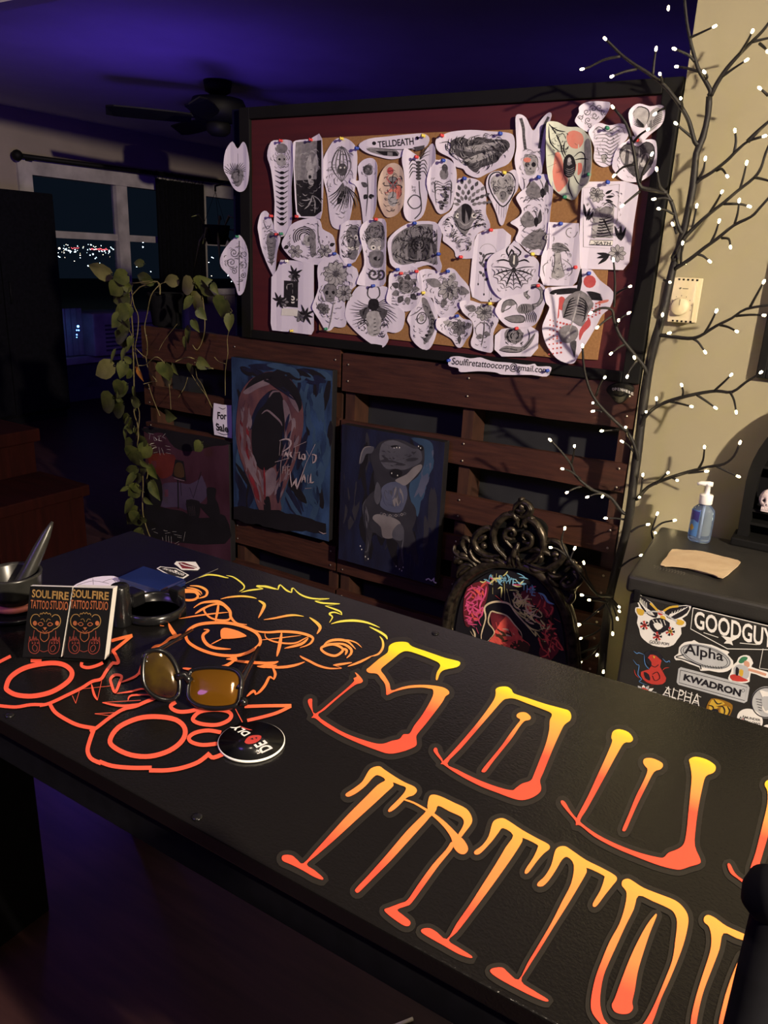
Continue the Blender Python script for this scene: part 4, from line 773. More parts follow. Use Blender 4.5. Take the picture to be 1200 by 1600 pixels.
# pushpins, each named by what it holds
def pin(px, py, col, what, off=.010):
    P = Plane((0, PY0 - off, 0), (0, -1, 0)); c = P(px, py)
    m = MB(); m.lathe([(0.0052, 0.0), (0.0050, 0.0015), (0.0026, 0.003), (0.0024, 0.008), (0.0046, 0.010), (0.0047, 0.012), (0.0, 0.0125)], c, 12, 'y')
    m.lathe([(0.0006, -off - .004), (0.0006, 0.001)], c, 6, 'y')
    m.build('pushpin', 'pin_' + col, label=f'{col} pushpin {what}', category='pushpin', group='pushpins on the board')
for x, y, c, w_ in [(*a2([(400, 255)])[0], 'red', 'at the top of the hanging spine drawing'), (*a2([(570, 250)])[0], 'red', 'at the top of the dark horned skull rectangle'), (*a2([(745, 243)])[0], 'yellow', 'at the top of the tall oval beast drawing'),
    (*a2([(832, 298)])[0], 'blue', 'at the point of the knife-shaped paper'), (*a4([(112, 312)])[0], 'yellow', 'at the handle of the knife-shaped paper'), (*a4([(60, 478)])[0], 'red', 'on the whip-tailed insect drawing'), (*a4([(270, 505)])[0], 'blue', 'at the top of the small scorpion oval'),
    (*a4([(258, 310)])[0], 'red', 'at the left of the clasped hands drawing'), (*a4([(715, 295)])[0], 'blue', 'at the right of the clasped hands drawing'), (*a4([(435, 645)])[0], 'blue', 'at the top of the moth mandala'), (*a5([(405, 258)])[0], 'red', 'at the foot of the moth mandala'),
    (*a4([(745, 600)])[0], 'yellow', 'in the notch of the dripping heart'), (*a4([(1015, 635)])[0], 'blue', 'at the top of the hanging bats'), (*a5([(965, 235)])[0], 'yellow', 'at the foot of the hanging bats'), (*a6([(215, 890)])[0], 'green', 'at the foot of the greenish spider paper'),
    (*a6([(405, 715)])[0], 'green', 'at the right side of the greenish spider paper'), (*a6([(548, 352)])[0], 'green', 'at the top of the pale rib heart'), (*a6([(780, 445)])[0], 'red', 'between the two rightmost hearts'), (*a6([(552, 775)])[0], 'blue', 'at the top of the skeleton tarot card'),
    (*a6([(185, 1098)])[0], 'blue', 'at the top of the mushroom paper'), (*a7([(300, 188)])[0], 'red', 'at the lower right of the mushroom paper'), (*a7([(405, 235)])[0], 'blue', 'at the top of the sword and skeleton paper'), (*a3([(432, 247)])[0], 'white', 'at the top of the cannabis card'),
    (*a3([(460, 643)])[0], 'yellow', 'at the foot of the cannabis card'), (*a2([(345, 682)])[0], 'red', 'beside the narrow insect body drawing'), (*a2([(490, 685)])[0], 'red', 'at the foot of the dark horned skull rectangle'), (*a3([(375, 95)])[0], 'red', 'at the foot of the hanging spine drawing'), (*a3([(402, 92)])[0], 'green', 'at the foot of the hanging spine drawing'),
    (*a3([(705, 205)])[0], 'blue', 'at the top of the sunflower skull'), (*a3([(655, 632)])[0], 'green', 'at the foot of the sunflower skull'), (*a3([(790, 270)])[0], 'blue', 'at the foot of the small wide-eyed face'), (*a3([(940, 10)])[0], 'red', 'at the top of the bushy-haired face'), (*a3([(1160, 32)])[0], 'blue', 'at the top of the coiled rose'),
    (*a5([(232, 235)])[0], 'blue', 'at the right of the coiled rose'), (*a3([(925, 387)])[0], 'blue', 'at the top of the stag beetle'), (*a3([(1083, 317)])[0], 'red', 'at the top of the ragged-leaved rose'), (*a3([(1064, 295)])[0], 'blue', 'at the top of the ragged-leaved rose'), (*a5([(60, 370)])[0], 'red', 'at the left tip of the long-leaved blossom'),
    (*a5([(112, 537)])[0], 'yellow', 'at the top of the tentacle paper'), (*a5([(305, 370)])[0], 'blue', 'at the top of the long-leaved blossom'), (*a5([(375, 718)])[0], 'blue', 'at the top of the smaller ragged blossom'), (*a5([(632, 622)])[0], 'yellow', 'at the top of the round flower paper'), (*a5([(640, 48)])[0], 'red', 'at the top of the moon tag'),
    (*a5([(1010, 482)])[0], 'red', 'at the raised scorpion\'s tail'), (*a5([(840, 815)])[0], 'red', 'at the top of the snail paper'), (*a3([(152, 108)])[0], 'green', 'at the top of the scrollwork paper on the post')]:
    pin(x, y, c, w_, .017 if 'post' in w_ else .010)
pin(*rz([(132, 18)])[0], 'blue', 'at the left end of the email strip', .016); pin(*rz([(1058, 113)])[0], 'blue', 'at the right end of the email strip', .016)
# ------------------------------------------------------------------ canvases leaning on the partition
def canvas(name, label, corners, depth, face, edge, Y=2.162, cat='painting'):
    """corners: photo points TL, TR, BR, BL of the painted face; returns the thing and its plane"""
    q = [at_y(x, y, Y) for x, y in corners]
    x0 = (q[0].x + q[3].x) / 2; x1 = (q[1].x + q[2].x) / 2; z1 = (q[0].z + q[1].z) / 2; z0 = (q[2].z + q[3].z) / 2
    t = thing(name, label, cat, ((x0 + x1) / 2, Y + depth, z0))
    MB().bbox(x0, x1, Y, Y + depth, z0, z1, .003).build('canvas', 'darkpaint', t)
    PF_ = Plane((0, Y, 0), (0, -1, 0)); m = MB(); m.add([(x0, Y - .0004, z0), (x1, Y - .0004, z0), (x1, Y - .0004, z1), (x0, Y - .0004, z1)], [(0, 1, 2, 3)]); m.build('painted_face', face, t)
    MB().box(x0 + .012, x1 - .012, Y + depth, Y + depth + .006, z0 + .012, z1 - .012).build('stretcher', edge, t)
    return t, Plane((0, Y, 0), (0, -1, 0))
zp = Z(360, 550, 5.333)
t, P = canvas('canvas_painting', 'tall blue canvas with a large pink and black oval and scratchy lettering', [(370, 558), (522, 580), (512, 838), (358, 811)], .03, 'bluepaint', 'winwhite')
m = MB()
BGP = zp([(60, 60), (860, 180), (820, 1500), (30, 1380)]); m.brush(P, BGP, 90, 9, 60, [4, 4, 0, 3], 3, 1.5)
m.brush(P, zp([(640, 300), (780, 260), (790, 900), (740, 1350), (600, 1200), (640, 700)]), 70, 8, 55, [3, 3, 6], 5, 1.55, .0012, .3)
m.brush(P, zp([(60, 70), (860, 170), (850, 270), (60, 220)]), 30, 8, 40, [4, 0, 3], 6, .3, .0016); m.brush(P, zp([(30, 1290), (810, 1420), (800, 1510), (30, 1390)]), 60, 10, 60, [0], 7, .2, .0020, .2)
m.fill(P, zp([(100, 1280), (250, 1330), (500, 1350), (800, 1430), (800, 1520), (400, 1440), (30, 1390), (30, 1290)]), .0011, 0, 1)
m.fill(P, zp([(60, 480), (90, 340), (170, 230), (300, 165), (430, 180), (540, 270), (600, 420), (610, 620), (560, 860), (480, 1080), (390, 1290), (290, 1360), (230, 1290), (180, 1130), (90, 900), (50, 700)]), .0012, 1, 3)
m.fill(P, zp([(120, 320), (190, 220), (320, 165), (450, 190), (560, 300), (600, 440), (560, 500), (500, 400), (430, 300), (330, 260), (230, 270), (150, 330)]), .0014, 0, 3)
m.fill(P, zp([(110, 330), (200, 270), (310, 225), (340, 262), (240, 300), (150, 350)]), .0016, 2, 3); m.fill(P, zp([(475, 345), (520, 370), (565, 450), (570, 505), (520, 440)]), .0016, 2, 3)
m.fill(P, zp([(190, 560), (240, 430), (320, 330), (400, 320), (450, 420), (455, 620), (440, 800), (380, 940), (280, 985), (210, 920), (180, 760)]), .0015, 0, 3)
m.fill(P, zp([(190, 520), (250, 400), (330, 330), (300, 420), (230, 500), (180, 640), (165, 620)]), .0017, 4, 3); m.fill(P, zp([(440, 400), (490, 460), (520, 620), (490, 800), (455, 760), (460, 600)]), .0017, 2, 3)
m.stroke(P, zp([(265, 515), (310, 485), (370, 530), (420, 580), (435, 615)]), 3.2, .0019, 2, 3, True); m.stroke(P, zp([(325, 380), (360, 330), (420, 330)]), 3, .0019, 2, 3, True)
m.fill(P, zp([(290, 1010), (350, 960), (385, 1010), (380, 1130), (310, 1205), (210, 1110), (170, 1030), (240, 980), (270, 1060)]), .0018, 2, 3); m.stroke(P, zp([(285, 960), (290, 1100), (292, 1230)]), 3.4, .0021, 5, 3, True)
m.fill(P, zp([(215, 1150), (290, 1240), (380, 1160), (430, 1300), (380, 1370), (290, 1370), (240, 1300)]), .0016, 1, 3); m.fill(P, zp([(285, 1230), (330, 1210), (340, 1370), (290, 1370)]), .0018, 0, 3)
m.brush(P, zp([(70, 480), (180, 300), (170, 700), (230, 1000), (320, 1250), (280, 1340), (90, 900)]), 60, 5, 45, [1, 2, 1, 5], 8, 1.45, .0026, .25); m.brush(P, zp([(470, 480), (540, 520), (590, 640), (540, 860), (400, 1300), (360, 1250)]), 34, 5, 40, [1, 4, 2], 9, 1.75, .0026, .25); m.brush(P, zp([(140, 260), (330, 175), (560, 300), (600, 440), (480, 380), (330, 250)]), 30, 4, 36, [0, 4, 0], 10, .5, .0026)
m.build('brushwork', ['darkpaint', 'fleshpaint', 'palepaint', 'cyanpaint', 'navy', 'maroon', 'bluepaint'], t)
m = MB()
def L(*pts, w=3.0): m.stroke(P, zp(pts), w, .0056, 0, 2, True)
L((415, 738), (470, 722), (510, 740), (500, 790), (440, 830)); L((425, 740), (415, 860)); L((445, 840), (450, 870)); L((460, 870), (470, 830), (485, 870), (490, 825)); L((500, 800), (505, 870)); L((520, 830), (505, 850), (525, 880))
L((540, 790), (640, 745)); L((550, 785), (545, 900)); L((550, 840), (590, 830)); L((585, 830), (580, 885), (600, 880)); L((605, 855), (625, 850), (628, 890), (605, 885), (605, 855)); L((640, 820), (665, 870)); L((715, 765), (640, 920)); L((690, 850), (695, 925)); L((685, 850), (720, 860), (715, 905), (690, 925))
L((380, 915), (500, 880)); L((430, 900), (420, 1120)); L((445, 950), (440, 1010)); L((470, 945), (465, 1010)); L((445, 985), (468, 980)); L((485, 955), (485, 1015)); L((485, 955), (508, 950)); L((485, 985), (505, 980)); L((487, 1018), (510, 1012))
L((505, 990), (520, 1120), (555, 1050), (560, 1140), (640, 920)); L((600, 1085), (622, 1020), (632, 1085)); L((608, 1060), (632, 1058)); L((655, 1020), (650, 1090)); L((655, 1092), (668, 1085)); L((680, 1010), (675, 1085), (705, 1078)); L((630, 1135), (685, 1130), w=2.6); L((745, 1490), (780, 1510), (810, 1505), w=1.4)
m.build('lettering', 'lettpaint', t, label='pinkish white scratchy lettering')

zd = Z(520, 650, 5.717)
t, P = canvas('canvas_painting', 'dark navy canvas of a sitting grey dog looking up, hung right of centre', [(534, 667), (692, 686), (683, 911), (529, 878)], .035, 'navy', 'winwhite', 2.157)
m = MB(); m.brush(P, zd([(90, 110), (980, 220), (930, 1450), (60, 1280)]), 80, 10, 70, [7, 7, 4, 0], 11, 1.57, .0006, .2)
m.brush(P, zd([(700, 210), (850, 220), (900, 300), (870, 520), (780, 800), (700, 760), (720, 600), (820, 440)]), 46, 8, 40, [6, 6, 2], 12, 1.7, .0009, .4); m.fill(P, zd([(700, 200), (840, 210), (900, 280), (880, 480), (800, 700), (760, 900), (700, 760), (690, 600), (820, 440), (830, 300)]), .0008, 6, 3)
m.fill(P, zd([(380, 290), (430, 230), (540, 205), (640, 220), (740, 270), (800, 265), (820, 310), (815, 430), (760, 540), (680, 610), (690, 740), (740, 820), (745, 920), (700, 1040), (640, 1200), (630, 1360), (580, 1370), (600, 1180), (540, 1100), (440, 1090), (360, 1040), (330, 1180), (310, 1290), (280, 1270), (300, 1080), (270, 900), (280, 780), (330, 700), (390, 640), (370, 500), (340, 400), (340, 320)]), .0010, 0, 3)
m.fill(P, zd([(440, 250), (540, 215), (640, 250), (720, 290), (780, 300), (800, 380), (760, 430), (640, 480), (560, 470), (480, 470), (420, 380)]), .0012, 1, 3)
m.fill(P, zd([(245, 425), (255, 330), (290, 275), (370, 275), (350, 330), (300, 340), (275, 400)]), .0013, 1, 3); m.stroke(P, zd([(240, 428), (258, 335), (290, 280), (345, 272)]), 2.0, .0016, 3, 3, True)
m.fill(P, zd([(560, 570), (660, 520), (720, 460), (790, 430), (795, 470), (720, 560), (650, 620), (600, 600)]), .0014, 3, 3); m.fill(P, zd([(510, 500), (560, 470), (620, 490), (610, 540), (540, 550)]), .0016, 4, 3)
m.fill(P, zd([(440, 640), (520, 590), (640, 600), (670, 700), (640, 810), (600, 860), (500, 850), (425, 800), (440, 720)]), .0013, 2, 3); m.fill(P, zd([(395, 590), (430, 640), (430, 740), (400, 790), (370, 720)]), .0014, 1, 3)
m.fill(P, zd([(360, 920), (380, 880), (450, 880), (560, 915), (610, 960), (590, 1020), (530, 1090), (450, 1080), (430, 990)]), .0014, 3, 3); m.fill(P, zd([(540, 1020), (600, 960), (640, 1020), (620, 1110), (540, 1090)]), .0015, 1, 3)
for i in range(9): x = 435 + 26 * i; y = 862 + 26 * math.sin((i + 1) / 10 * math.pi); m.stroke(P, zd([(x, y - 10), (x + 14, y), (x + 2, y + 12), (x - 8, y), (x, y - 10)]), 1.2, .0018, 3 if i % 2 else 1, 2)
m.brush(P, zd([(420, 260), (640, 240), (760, 300), (720, 430), (480, 460)]), 1, 4, 30, [1], 16)
m.fill(P, zd([(500, 290), (540, 260), (610, 270), (600, 300), (530, 305)]), .0016, 4, 3); m.fill(P, zd([(543, 300), (550, 278), (562, 298)]), .0020, 5, 1)
for x, y in ((575, 280), (600, 282), (770, 270), (788, 285), (530, 510), (582, 530), (250, 1160), (262, 1190), (295, 1255), (320, 1275), (600, 1365), (620, 1380), (570, 1340), (632, 1350)): m.fill(P, zd([(x - 5, y), (x, y - 9), (x + 4, y), (x, y + 8)]), .0020, 5, 1)
m.fill(P, zd([(770, 262), (800, 260), (815, 290), (800, 310), (775, 295)]), .0017, 4, 3); m.stroke(P, zd([(275, 880), (272, 800), (300, 740)]), 1.4, .0015, 1, 3, True); m.stroke(P, zd([(330, 1060), (312, 1200), (285, 1210)]), 2.2, .0015, 1, 3, True); m.stroke(P, zd([(640, 1060), (620, 1200), (635, 1320)]), 2.4, .0015, 1, 3, True)
for k in range(5): m.stroke(P, zd([(700 + 38 * k, 1230 + 10 * k), (692 + 36 * k, 1390 - 20 * k)]), 1.4, .0012, 1, 2, True)
m.brush(P, zd([(440, 240), (640, 240), (790, 320), (760, 430), (560, 470), (400, 420)]), 40, 4, 34, [0, 1, 1], 13, .3, .0016, .7); m.brush(P, zd([(290, 780), (360, 1000), (330, 1180), (300, 1100)]), 14, 4, 40, [0, 1], 14, 1.5, .0016); m.brush(P, zd([(450, 640), (640, 620), (630, 820), (450, 800)]), 26, 4, 34, [2, 1, 2, 3], 15, 1.5, .0016, .3)
m.stroke(P, zd([(835, 1462), (860, 1450), (885, 1470), (910, 1445), (905, 1475), (930, 1490)]), 2.0, .0018, 5, 2)
m.build('brushwork', ['dogdark', 'doggrey', 'dogblue', 'dogwhite', 'darkpaint', 'white', 'cyanpaint', 'navy'], t)

zl = Z(220, 660, 7.275)
t, P = canvas('canvas_painting', 'dim red and mauve canvas of a floor lamp and armchair, low behind the pothos', [(230, 668), (362, 696), (356, 868), (229, 846)], .03, 'mauve', 'winwhite')
m = MB()
m.fill(P, zl([(70, 60), (960, 200), (960, 260), (820, 270), (560, 330), (380, 280), (250, 120), (90, 130)]), .0008, 0, 3); m.fill(P, zl([(100, 370), (380, 370), (380, 560), (250, 640), (130, 540)]), .0010, 1, 3)
m.fill(P, zl([(230, 720), (400, 680), (560, 700), (700, 640), (760, 800), (700, 900), (540, 1000), (430, 960), (220, 950)]), .0010, 2, 3)
m.fill(P, zl([(60, 960), (220, 960), (340, 985), (480, 1010), (620, 1080), (800, 1080), (960, 1060), (960, 1380), (60, 1290)]), .0012, 0, 3); m.fill(P, zl([(60, 600), (160, 560), (240, 700), (230, 950), (60, 980)]), .0012, 0, 3)
m.fill(P, zl([(395, 420), (490, 440), (520, 665), (360, 610)]), .0014, 0, 1); m.fill(P, zl([(400, 470), (475, 470), (495, 620), (385, 600)]), .0017, 3, 3); m.stroke(P, zl([(380, 630), (440, 650), (500, 662)]), 1.2, .0019, 4, 2)
m.stroke(P, zl([(425, 640), (430, 980)]), 1.8, .0015, 0, 1); m.stroke(P, zl([(455, 660), (465, 830)]), 0.7, .0015, 0, 1)
m.fill(P, zl([(520, 880), (640, 885), (680, 930), (660, 1090), (560, 1080), (530, 1000)]), .0014, 0, 2); m.fill(P, zl([(750, 760), (800, 735), (860, 760), (850, 860), (880, 920), (910, 1080), (860, 1130), (770, 1060), (680, 960), (680, 920), (760, 920)]), .0016, 0, 3)
m.stroke(P, zl([(560, 740), (600, 860), (690, 560)]), 0.6, .0015, 0, 1); m.fill(P, zl([(690, 600), (720, 660), (740, 760), (700, 800), (660, 700)]), .0011, 2, 2)
for k in range(4): m.stroke(P, zl([(550 + 20 * k, 950), (560 + 20 * k, 1060)]), .8, .0018, 4, 2, True)
for k in range(6): m.stroke(P, zl([(275, 770 + 14 * k), (315, 768 + 14 * k)]), .6, .0013, 5, 1); m.stroke(P, zl([(120, 440 + 14 * k), (180, 445 + 14 * k)]), .6, .0013, 2, 1)
m.build('brushwork', ['darkpaint', 'redpaint', 'lilac', 'ochre', 'palepaint', 'maroon'], t)
m = MB()
for q in ([(90, 120), (150, 135)], [(110, 130), (100, 190)], [(150, 160), (160, 210)], [(160, 165), (190, 200), (165, 205)], [(195, 160), (240, 150)], [(215, 165), (210, 205), (250, 210)], [(245, 170), (285, 125)], [(255, 165), (290, 185)],
          [(95, 255), (130, 240), (160, 235)], [(110, 260), (180, 270)], [(100, 330), (150, 290), (190, 280)], [(150, 345), (195, 335)], [(210, 280), (225, 370)], [(240, 290), (270, 370)], [(285, 265), (340, 275)], [(300, 305), (345, 310)], [(290, 345), (345, 355)],
          [(130, 1215), (170, 1205)], [(150, 1240), (200, 1260)], [(260, 1225), (310, 1235)], [(280, 1260), (340, 1250)], [(360, 1240), (410, 1240)], [(380, 1270), (470, 1290)], [(290, 1280), (295, 1400)], [(320, 1290), (330, 1440)], [(350, 1290), (355, 1430)], [(390, 1380), (440, 1350)], [(400, 1410), (440, 1380)], [(510, 1240), (490, 1350)], [(250, 1300), (275, 1420)], [(420, 1300), (470, 1310)]):
    m.stroke(P, zl(q), 1.1, .0022, 0, 1, True)
m.build('lettering', 'white', t, label='thin white scratched lettering')

# for sale note
PN = Plane((0, 2.188, 0), (0, -1, 0)); zn = Z(200, 500, 6)
m = MB(); m.fill(PN, zn([(805, 778), (890, 795), (970, 800), (975, 950), (975, 1110), (810, 1075), (795, 930)]), 0, 0, 1)
o = m.build('sale_note', 'paper', label='small white paper note reading For Sale, beside the blue canvas', category='note', group='paper notes on the partition')
md = o.modifiers.new('thick', 'SOLIDIFY'); md.thickness = .0005
m = MB(); m.text(PN, 'For', zn([(840, 860), (925, 868), (928, 935), (838, 930)]), .001, 0, .035); m.text(PN, 'Sale', zn([(822, 965), (940, 985), (945, 1060), (830, 1035)]), .001, 0, .035)
m.stroke(PN, zn([(835, 960), (830, 990), (860, 1010), (830, 1040)]), 1.4, .001, 0, 3, True); m.stroke(PN, zn([(850, 815), (890, 835), (920, 822)]), 1.2, .001, 0, 3, True); m.stroke(PN, zn([(835, 1050), (900, 1075), (950, 1065)]), 1.2, .001, 0, 3, True)
m.build('lettering', 'ink', o)

# bottle opener
PO = Plane((0, WALLY - .012, 0), (0, -1, 0)); zo = Z(840, 380, 5)
op = [(535, 1150), (560, 1110), (620, 1090), (680, 1090), (735, 1110), (750, 1150), (720, 1185), (690, 1225), (645, 1255), (605, 1240), (570, 1195)]
q = smooth_line(zo(op), 3, True); a = [PO(x, y, 0) for x, y in q]; b = [v + Vector((0, .016, 0)) for v in a]; k = len(a)
m = MB(); m.add([v.lerp(sum(a, Vector()) / k, .07) + Vector((0, -.003, 0)) for v in a] + a + b, [tuple(range(k))] + [(i, (i + 1) % k, k + (i + 1) % k, k + i) for i in range(k)] + [(k + i, k + (i + 1) % k, 2 * k + (i + 1) % k, 2 * k + i) for i in range(k)])
o = m.build('bottle_opener', 'gloss', label='black cast bottle opener lettered OPEN HERE on the top plank', category='bottle opener')
m = MB(); PO2 = Plane((0, WALLY - .0152, 0), (0, -1, 0))
for i, ch in enumerate('OPENHERE'):
    u = i / 7; x = 583 + 150 * u; y = 1128 + 34 * u - 20 * math.sin(math.pi * u) * .6; m.text(PO2, ch, zo([(x, y), (x + 16, y + 2 + 3 * u), (x + 16, y + 25 + 3 * u), (x, y + 22)]), .0008, 0, .02)
m.build('lettering', 'white', o); m = MB(); m.stroke(PO2, zo([(600, 1180), (650, 1195), (700, 1175)]), 2, .004, 0, 3); m.build('claw', 'black', o)

# thermostat on the beige wall
q = [at_y(x, y, WALLY - .028) for x, y in ((1052, 433), (1089, 436), (1079, 506), (1043, 502))]
x0, x1, z0, z1 = (q[0].x + q[3].x) / 2, (q[1].x + q[2].x) / 2, (q[2].z + q[3].z) / 2, (q[0].z + q[1].z) / 2
t = thing('thermostat', 'ivory wall thermostat with round dial on the beige wall', 'thermostat', ((x0 + x1) / 2, WALLY, z0))
MB().bbox(x0, x1, WALLY - .028, WALLY - .008, z0, z1, .003).build('cover', 'ivory', t); MB().bbox(x0 + .003, x1 + .010, WALLY - .008, WALLY, z0 + .001, z1 + .001, .002).build('base', 'ivory', t)
cx_, czz = (x0 + x1) / 2 - .002, z0 + (z1 - z0) * .36
dl = MB().lathe([(0.0225, 0.0), (0.0225, 0.004), (0.021, 0.012), (0.0195, 0.0135), (0.0, 0.014)], (cx_, WALLY - .028, czz), 32, 'y').build('dial', 'ivory', t)
MB().box(cx_ - .0006, cx_ + .0006, WALLY - .0428, WALLY - .0415, czz + .004, czz + .019).build('pointer', 'grey', dl)
sl = MB()
for k in range(5):
    for zz in (z1 - .006, z0 + .0015): sl.box(x0 + .012 + .011 * k, x0 + .017 + .011 * k, WALLY - .0286, WALLY - .024, zz, zz + .0045)
sl.build('vent', 'black', t)
tk = MB(); PT = Plane((0, WALLY - .028, 0), (0, -1, 0))
for k in range(9): b = math.radians(200 - 27 * k); tk.box(cx_ + .0275 * math.cos(b) - .0009, cx_ + .0275 * math.cos(b) + .0009, WALLY - .0285, WALLY - .028, czz + .0275 * math.sin(b) - .0012, czz + .0275 * math.sin(b) + .0012)
tk.ball((cx_ - .006, WALLY - .0282, z1 - .0255), .0026, sub=1); tk.box(cx_ - .001, cx_ + .013, WALLY - .0285, WALLY - .028, z1 - .0268, z1 - .0248); tk.build('dial_print', 'grey', t)

# black framed picture at the edge of the beige wall
c = at_y(1180, 590, WALLY - .02)
t = thing('picture_frame', 'black picture frame hanging above the arched shelf', 'picture frame', (c.x + .12, WALLY, c.z))
f = MB()
for a_ in ((c.x, c.x + .022, c.z, c.z + .32), (c.x + .228, c.x + .25, c.z, c.z + .32), (c.x + .022, c.x + .228, c.z, c.z + .022), (c.x + .022, c.x + .228, c.z + .298, c.z + .32)): f.bbox(a_[0], a_[1], WALLY - .022, WALLY, a_[2], a_[3], .003)
f.build('frame', 'black', t); MB().box(c.x + .02, c.x + .23, WALLY - .008, WALLY - .004, c.z + .02, c.z + .3).build('picture', 'panel', t)

# ------------------------------------------------------------------ the desk
DZ = 0.75
PD = Plane((0, 0, DZ), (0, 0, 1))
dx0, dx1, dy0, dy1 = -1.30, 0.85, 0.494, 1.087
desk = thing('desk', 'long black desk printed with fiery dripping letters and a bear outline', 'desk', ((dx0 + dx1) / 2, (dy0 + dy1) / 2, 0))
MB().bbox(dx0, dx1, dy0, dy1, DZ - .022, DZ, .002).build('desktop', 'desk', desk)
ap = MB(); ap.box(dx0 + .01, dx1 - .01, dy0 + .004, dy0 + .024, DZ - .068, DZ - .0222); ap.box(dx0 + .01, dx1 - .01, dy1 - .024, dy1 - .004, DZ - .068, DZ - .0222)
ap.box(dx0 + .01, dx0 + .03, dy0 + .024, dy1 - .024, DZ - .068, DZ - .0222); ap.box(dx1 - .03, dx1 - .01, dy0 + .024, dy1 - .024, DZ - .068, DZ - .0222)
ap.build('apron', 'cloth_black', desk)
lx = -1.235
for a_, b_, c_, d_ in ((lx - .05, lx, dy0 + .026, .756), (dx1 - .08, dx1 - .03, dy0 + .026, .756), (dx1 - .08, dx1 - .03, dy1 - .15, dy1 - .026), (lx - .05, lx, dy1 - .075, dy1 - .026)): MB().bbox(a_, b_, c_, d_, 0, DZ - .0222, .004).build('leg', 'cloth_black', desk)
for x, y in ((308, 1277), (15, 1118), (680, 990)):
    p = PD(x, y); MB().lathe([(.0062, 0), (.006, .0012), (.004, .002), (0, .0022)], p, 14).build('screw', 'gloss', desk)
HN = [0]
def ring(o, i, oi, ii): return o[:oi + 1] + i[ii:] + i[:ii + 1] + o[oi:]
def letter(polys, m_, row):
    polys = [p if len(p) > 120 else smooth_line(p, 3, True) for p in polys]
    L_ = MB(); H = MB()
    for p in polys:
        L_.fill(PD, p, .0014, 0, 1)
        q = p; H.op = 1.6 * HN[0]; HN[0] += 1; H.fill(PD, q, .0002, 0, 1); H.stroke(PD, q, 17, .0002, 0, 1, False, True)
    H.build('letter_border', 'halo', desk); L_.build('letter', m_, desk, at=(WLOC[desk.name].x, 0, DZ))
s1, s2, s3, s4, s5, s6 = Z(470, 980, 4.8), Z(670, 1060, 5.217), Z(860, 1130, 3.529), Z(430, 1180, 3.75), Z(640, 1260, 3.529), Z(900, 1350, 4)
letter([s1([(660, 150), (690, 125), (740, 115), (800, 120), (835, 150), (950, 190), (1080, 235), (1180, 260), (1195, 280), (1170, 305), (1080, 325), (1045, 350), (1025, 400), (1012, 395), (1020, 345), (1045, 300), (1035, 275), (1000, 255), (900, 215), (800, 185), (745, 200), (690, 245), (640, 285), (600, 325), (630, 370), (665, 430), (680, 480), (760, 455), (850, 440), (960, 440), (1060, 455), (1105, 480), (1112, 505), (1085, 525), (1060, 570), (1000, 650), (930, 740), (880, 800), (865, 830), (868, 885), (840, 910), (760, 940), (660, 955), (560, 925), (430, 875), (300, 815), (180, 745), (110, 690), (80, 685), (95, 660), (60, 590), (55, 550), (85, 545), (85, 590), (110, 655), (250, 545), (350, 460), (400, 410), (395, 390), (420, 375), (405, 345), (430, 360), (465, 405), (450, 425), (405, 440), (300, 520), (180, 625), (130, 670), (230, 745), (340, 805), (460, 850), (560, 878), (620, 880), (680, 860), (740, 845), (770, 810), (815, 805), (850, 745), (900, 680), (950, 600), (990, 520), (990, 475), (960, 465), (900, 458), (800, 465), (700, 490), (645, 515), (640, 480), (630, 430), (600, 390), (570, 355), (510, 348), (492, 325), (520, 300), (590, 240), (650, 195)])], 'row1', 1)
O_out = [(545, 95), (580, 75), (640, 75), (675, 100), (695, 130), (800, 165), (950, 215), (1080, 250), (1140, 270), (1160, 310), (1150, 350), (1105, 385), (1070, 450), (1020, 560), (970, 680), (930, 780), (905, 840), (915, 900), (900, 940), (840, 980), (760, 1000), (680, 985), (560, 940), (430, 890), (300, 825), (190, 760), (120, 710), (95, 705), (105, 685), (60, 630), (38, 595), (50, 572), (68, 580), (75, 610), (110, 665), (125, 675), (250, 540), (370, 400), (470, 270), (530, 180), (545, 130)]
O_in = [(150, 700), (260, 580), (390, 430), (520, 280), (600, 190), (640, 172), (700, 172), (800, 210), (920, 255), (990, 285), (1002, 310), (985, 350), (980, 430), (950, 550), (900, 680), (860, 780), (830, 840), (760, 865), (710, 900), (680, 920), (600, 905), (480, 865), (360, 815), (230, 750)][::-1]
letter([s2(ring(smooth_line(O_out, 3, True), smooth_line(O_in, 3, True), 105, 3 * (len(O_in) - 1))), s2([(715, 305), (740, 285), (790, 285), (830, 320), (820, 345), (780, 355), (740, 400), (680, 490), (600, 590), (520, 690), (465, 765), (440, 772), (432, 755), (500, 670), (590, 560), (660, 460), (720, 380), (745, 345), (720, 325)])], 'row1', 1)
letter([s3([(335, 85), (345, 50), (380, 38), (430, 55), (455, 90), (440, 110), (405, 115), (370, 170), (310, 280), (250, 390), (200, 480), (165, 535), (175, 560), (260, 620), (370, 675), (490, 720), (590, 745), (625, 745), (650, 720), (700, 700), (735, 670), (750, 600), (760, 500), (770, 400), (778, 300), (768, 230), (765, 205), (800, 190), (860, 205), (905, 235), (910, 260), (895, 280), (855, 300), (835, 370), (815, 470), (800, 580), (795, 680), (825, 755), (820, 780), (770, 795), (720, 812), (680, 810), (600, 790), (480, 745), (350, 690), (240, 630), (165, 570), (140, 568), (138, 545), (100, 500), (60, 450), (60, 432), (80, 440), (110, 490), (145, 530), (150, 515), (210, 400), (260, 290), (310, 180), (340, 105)]),
        s3([(510, 220), (520, 200), (560, 198), (610, 220), (620, 240), (605, 260), (570, 275), (530, 350), (480, 450), (440, 540), (415, 595), (400, 600), (398, 585), (430, 510), (470, 410), (510, 330), (535, 265), (520, 240)])], 'row1', 1)
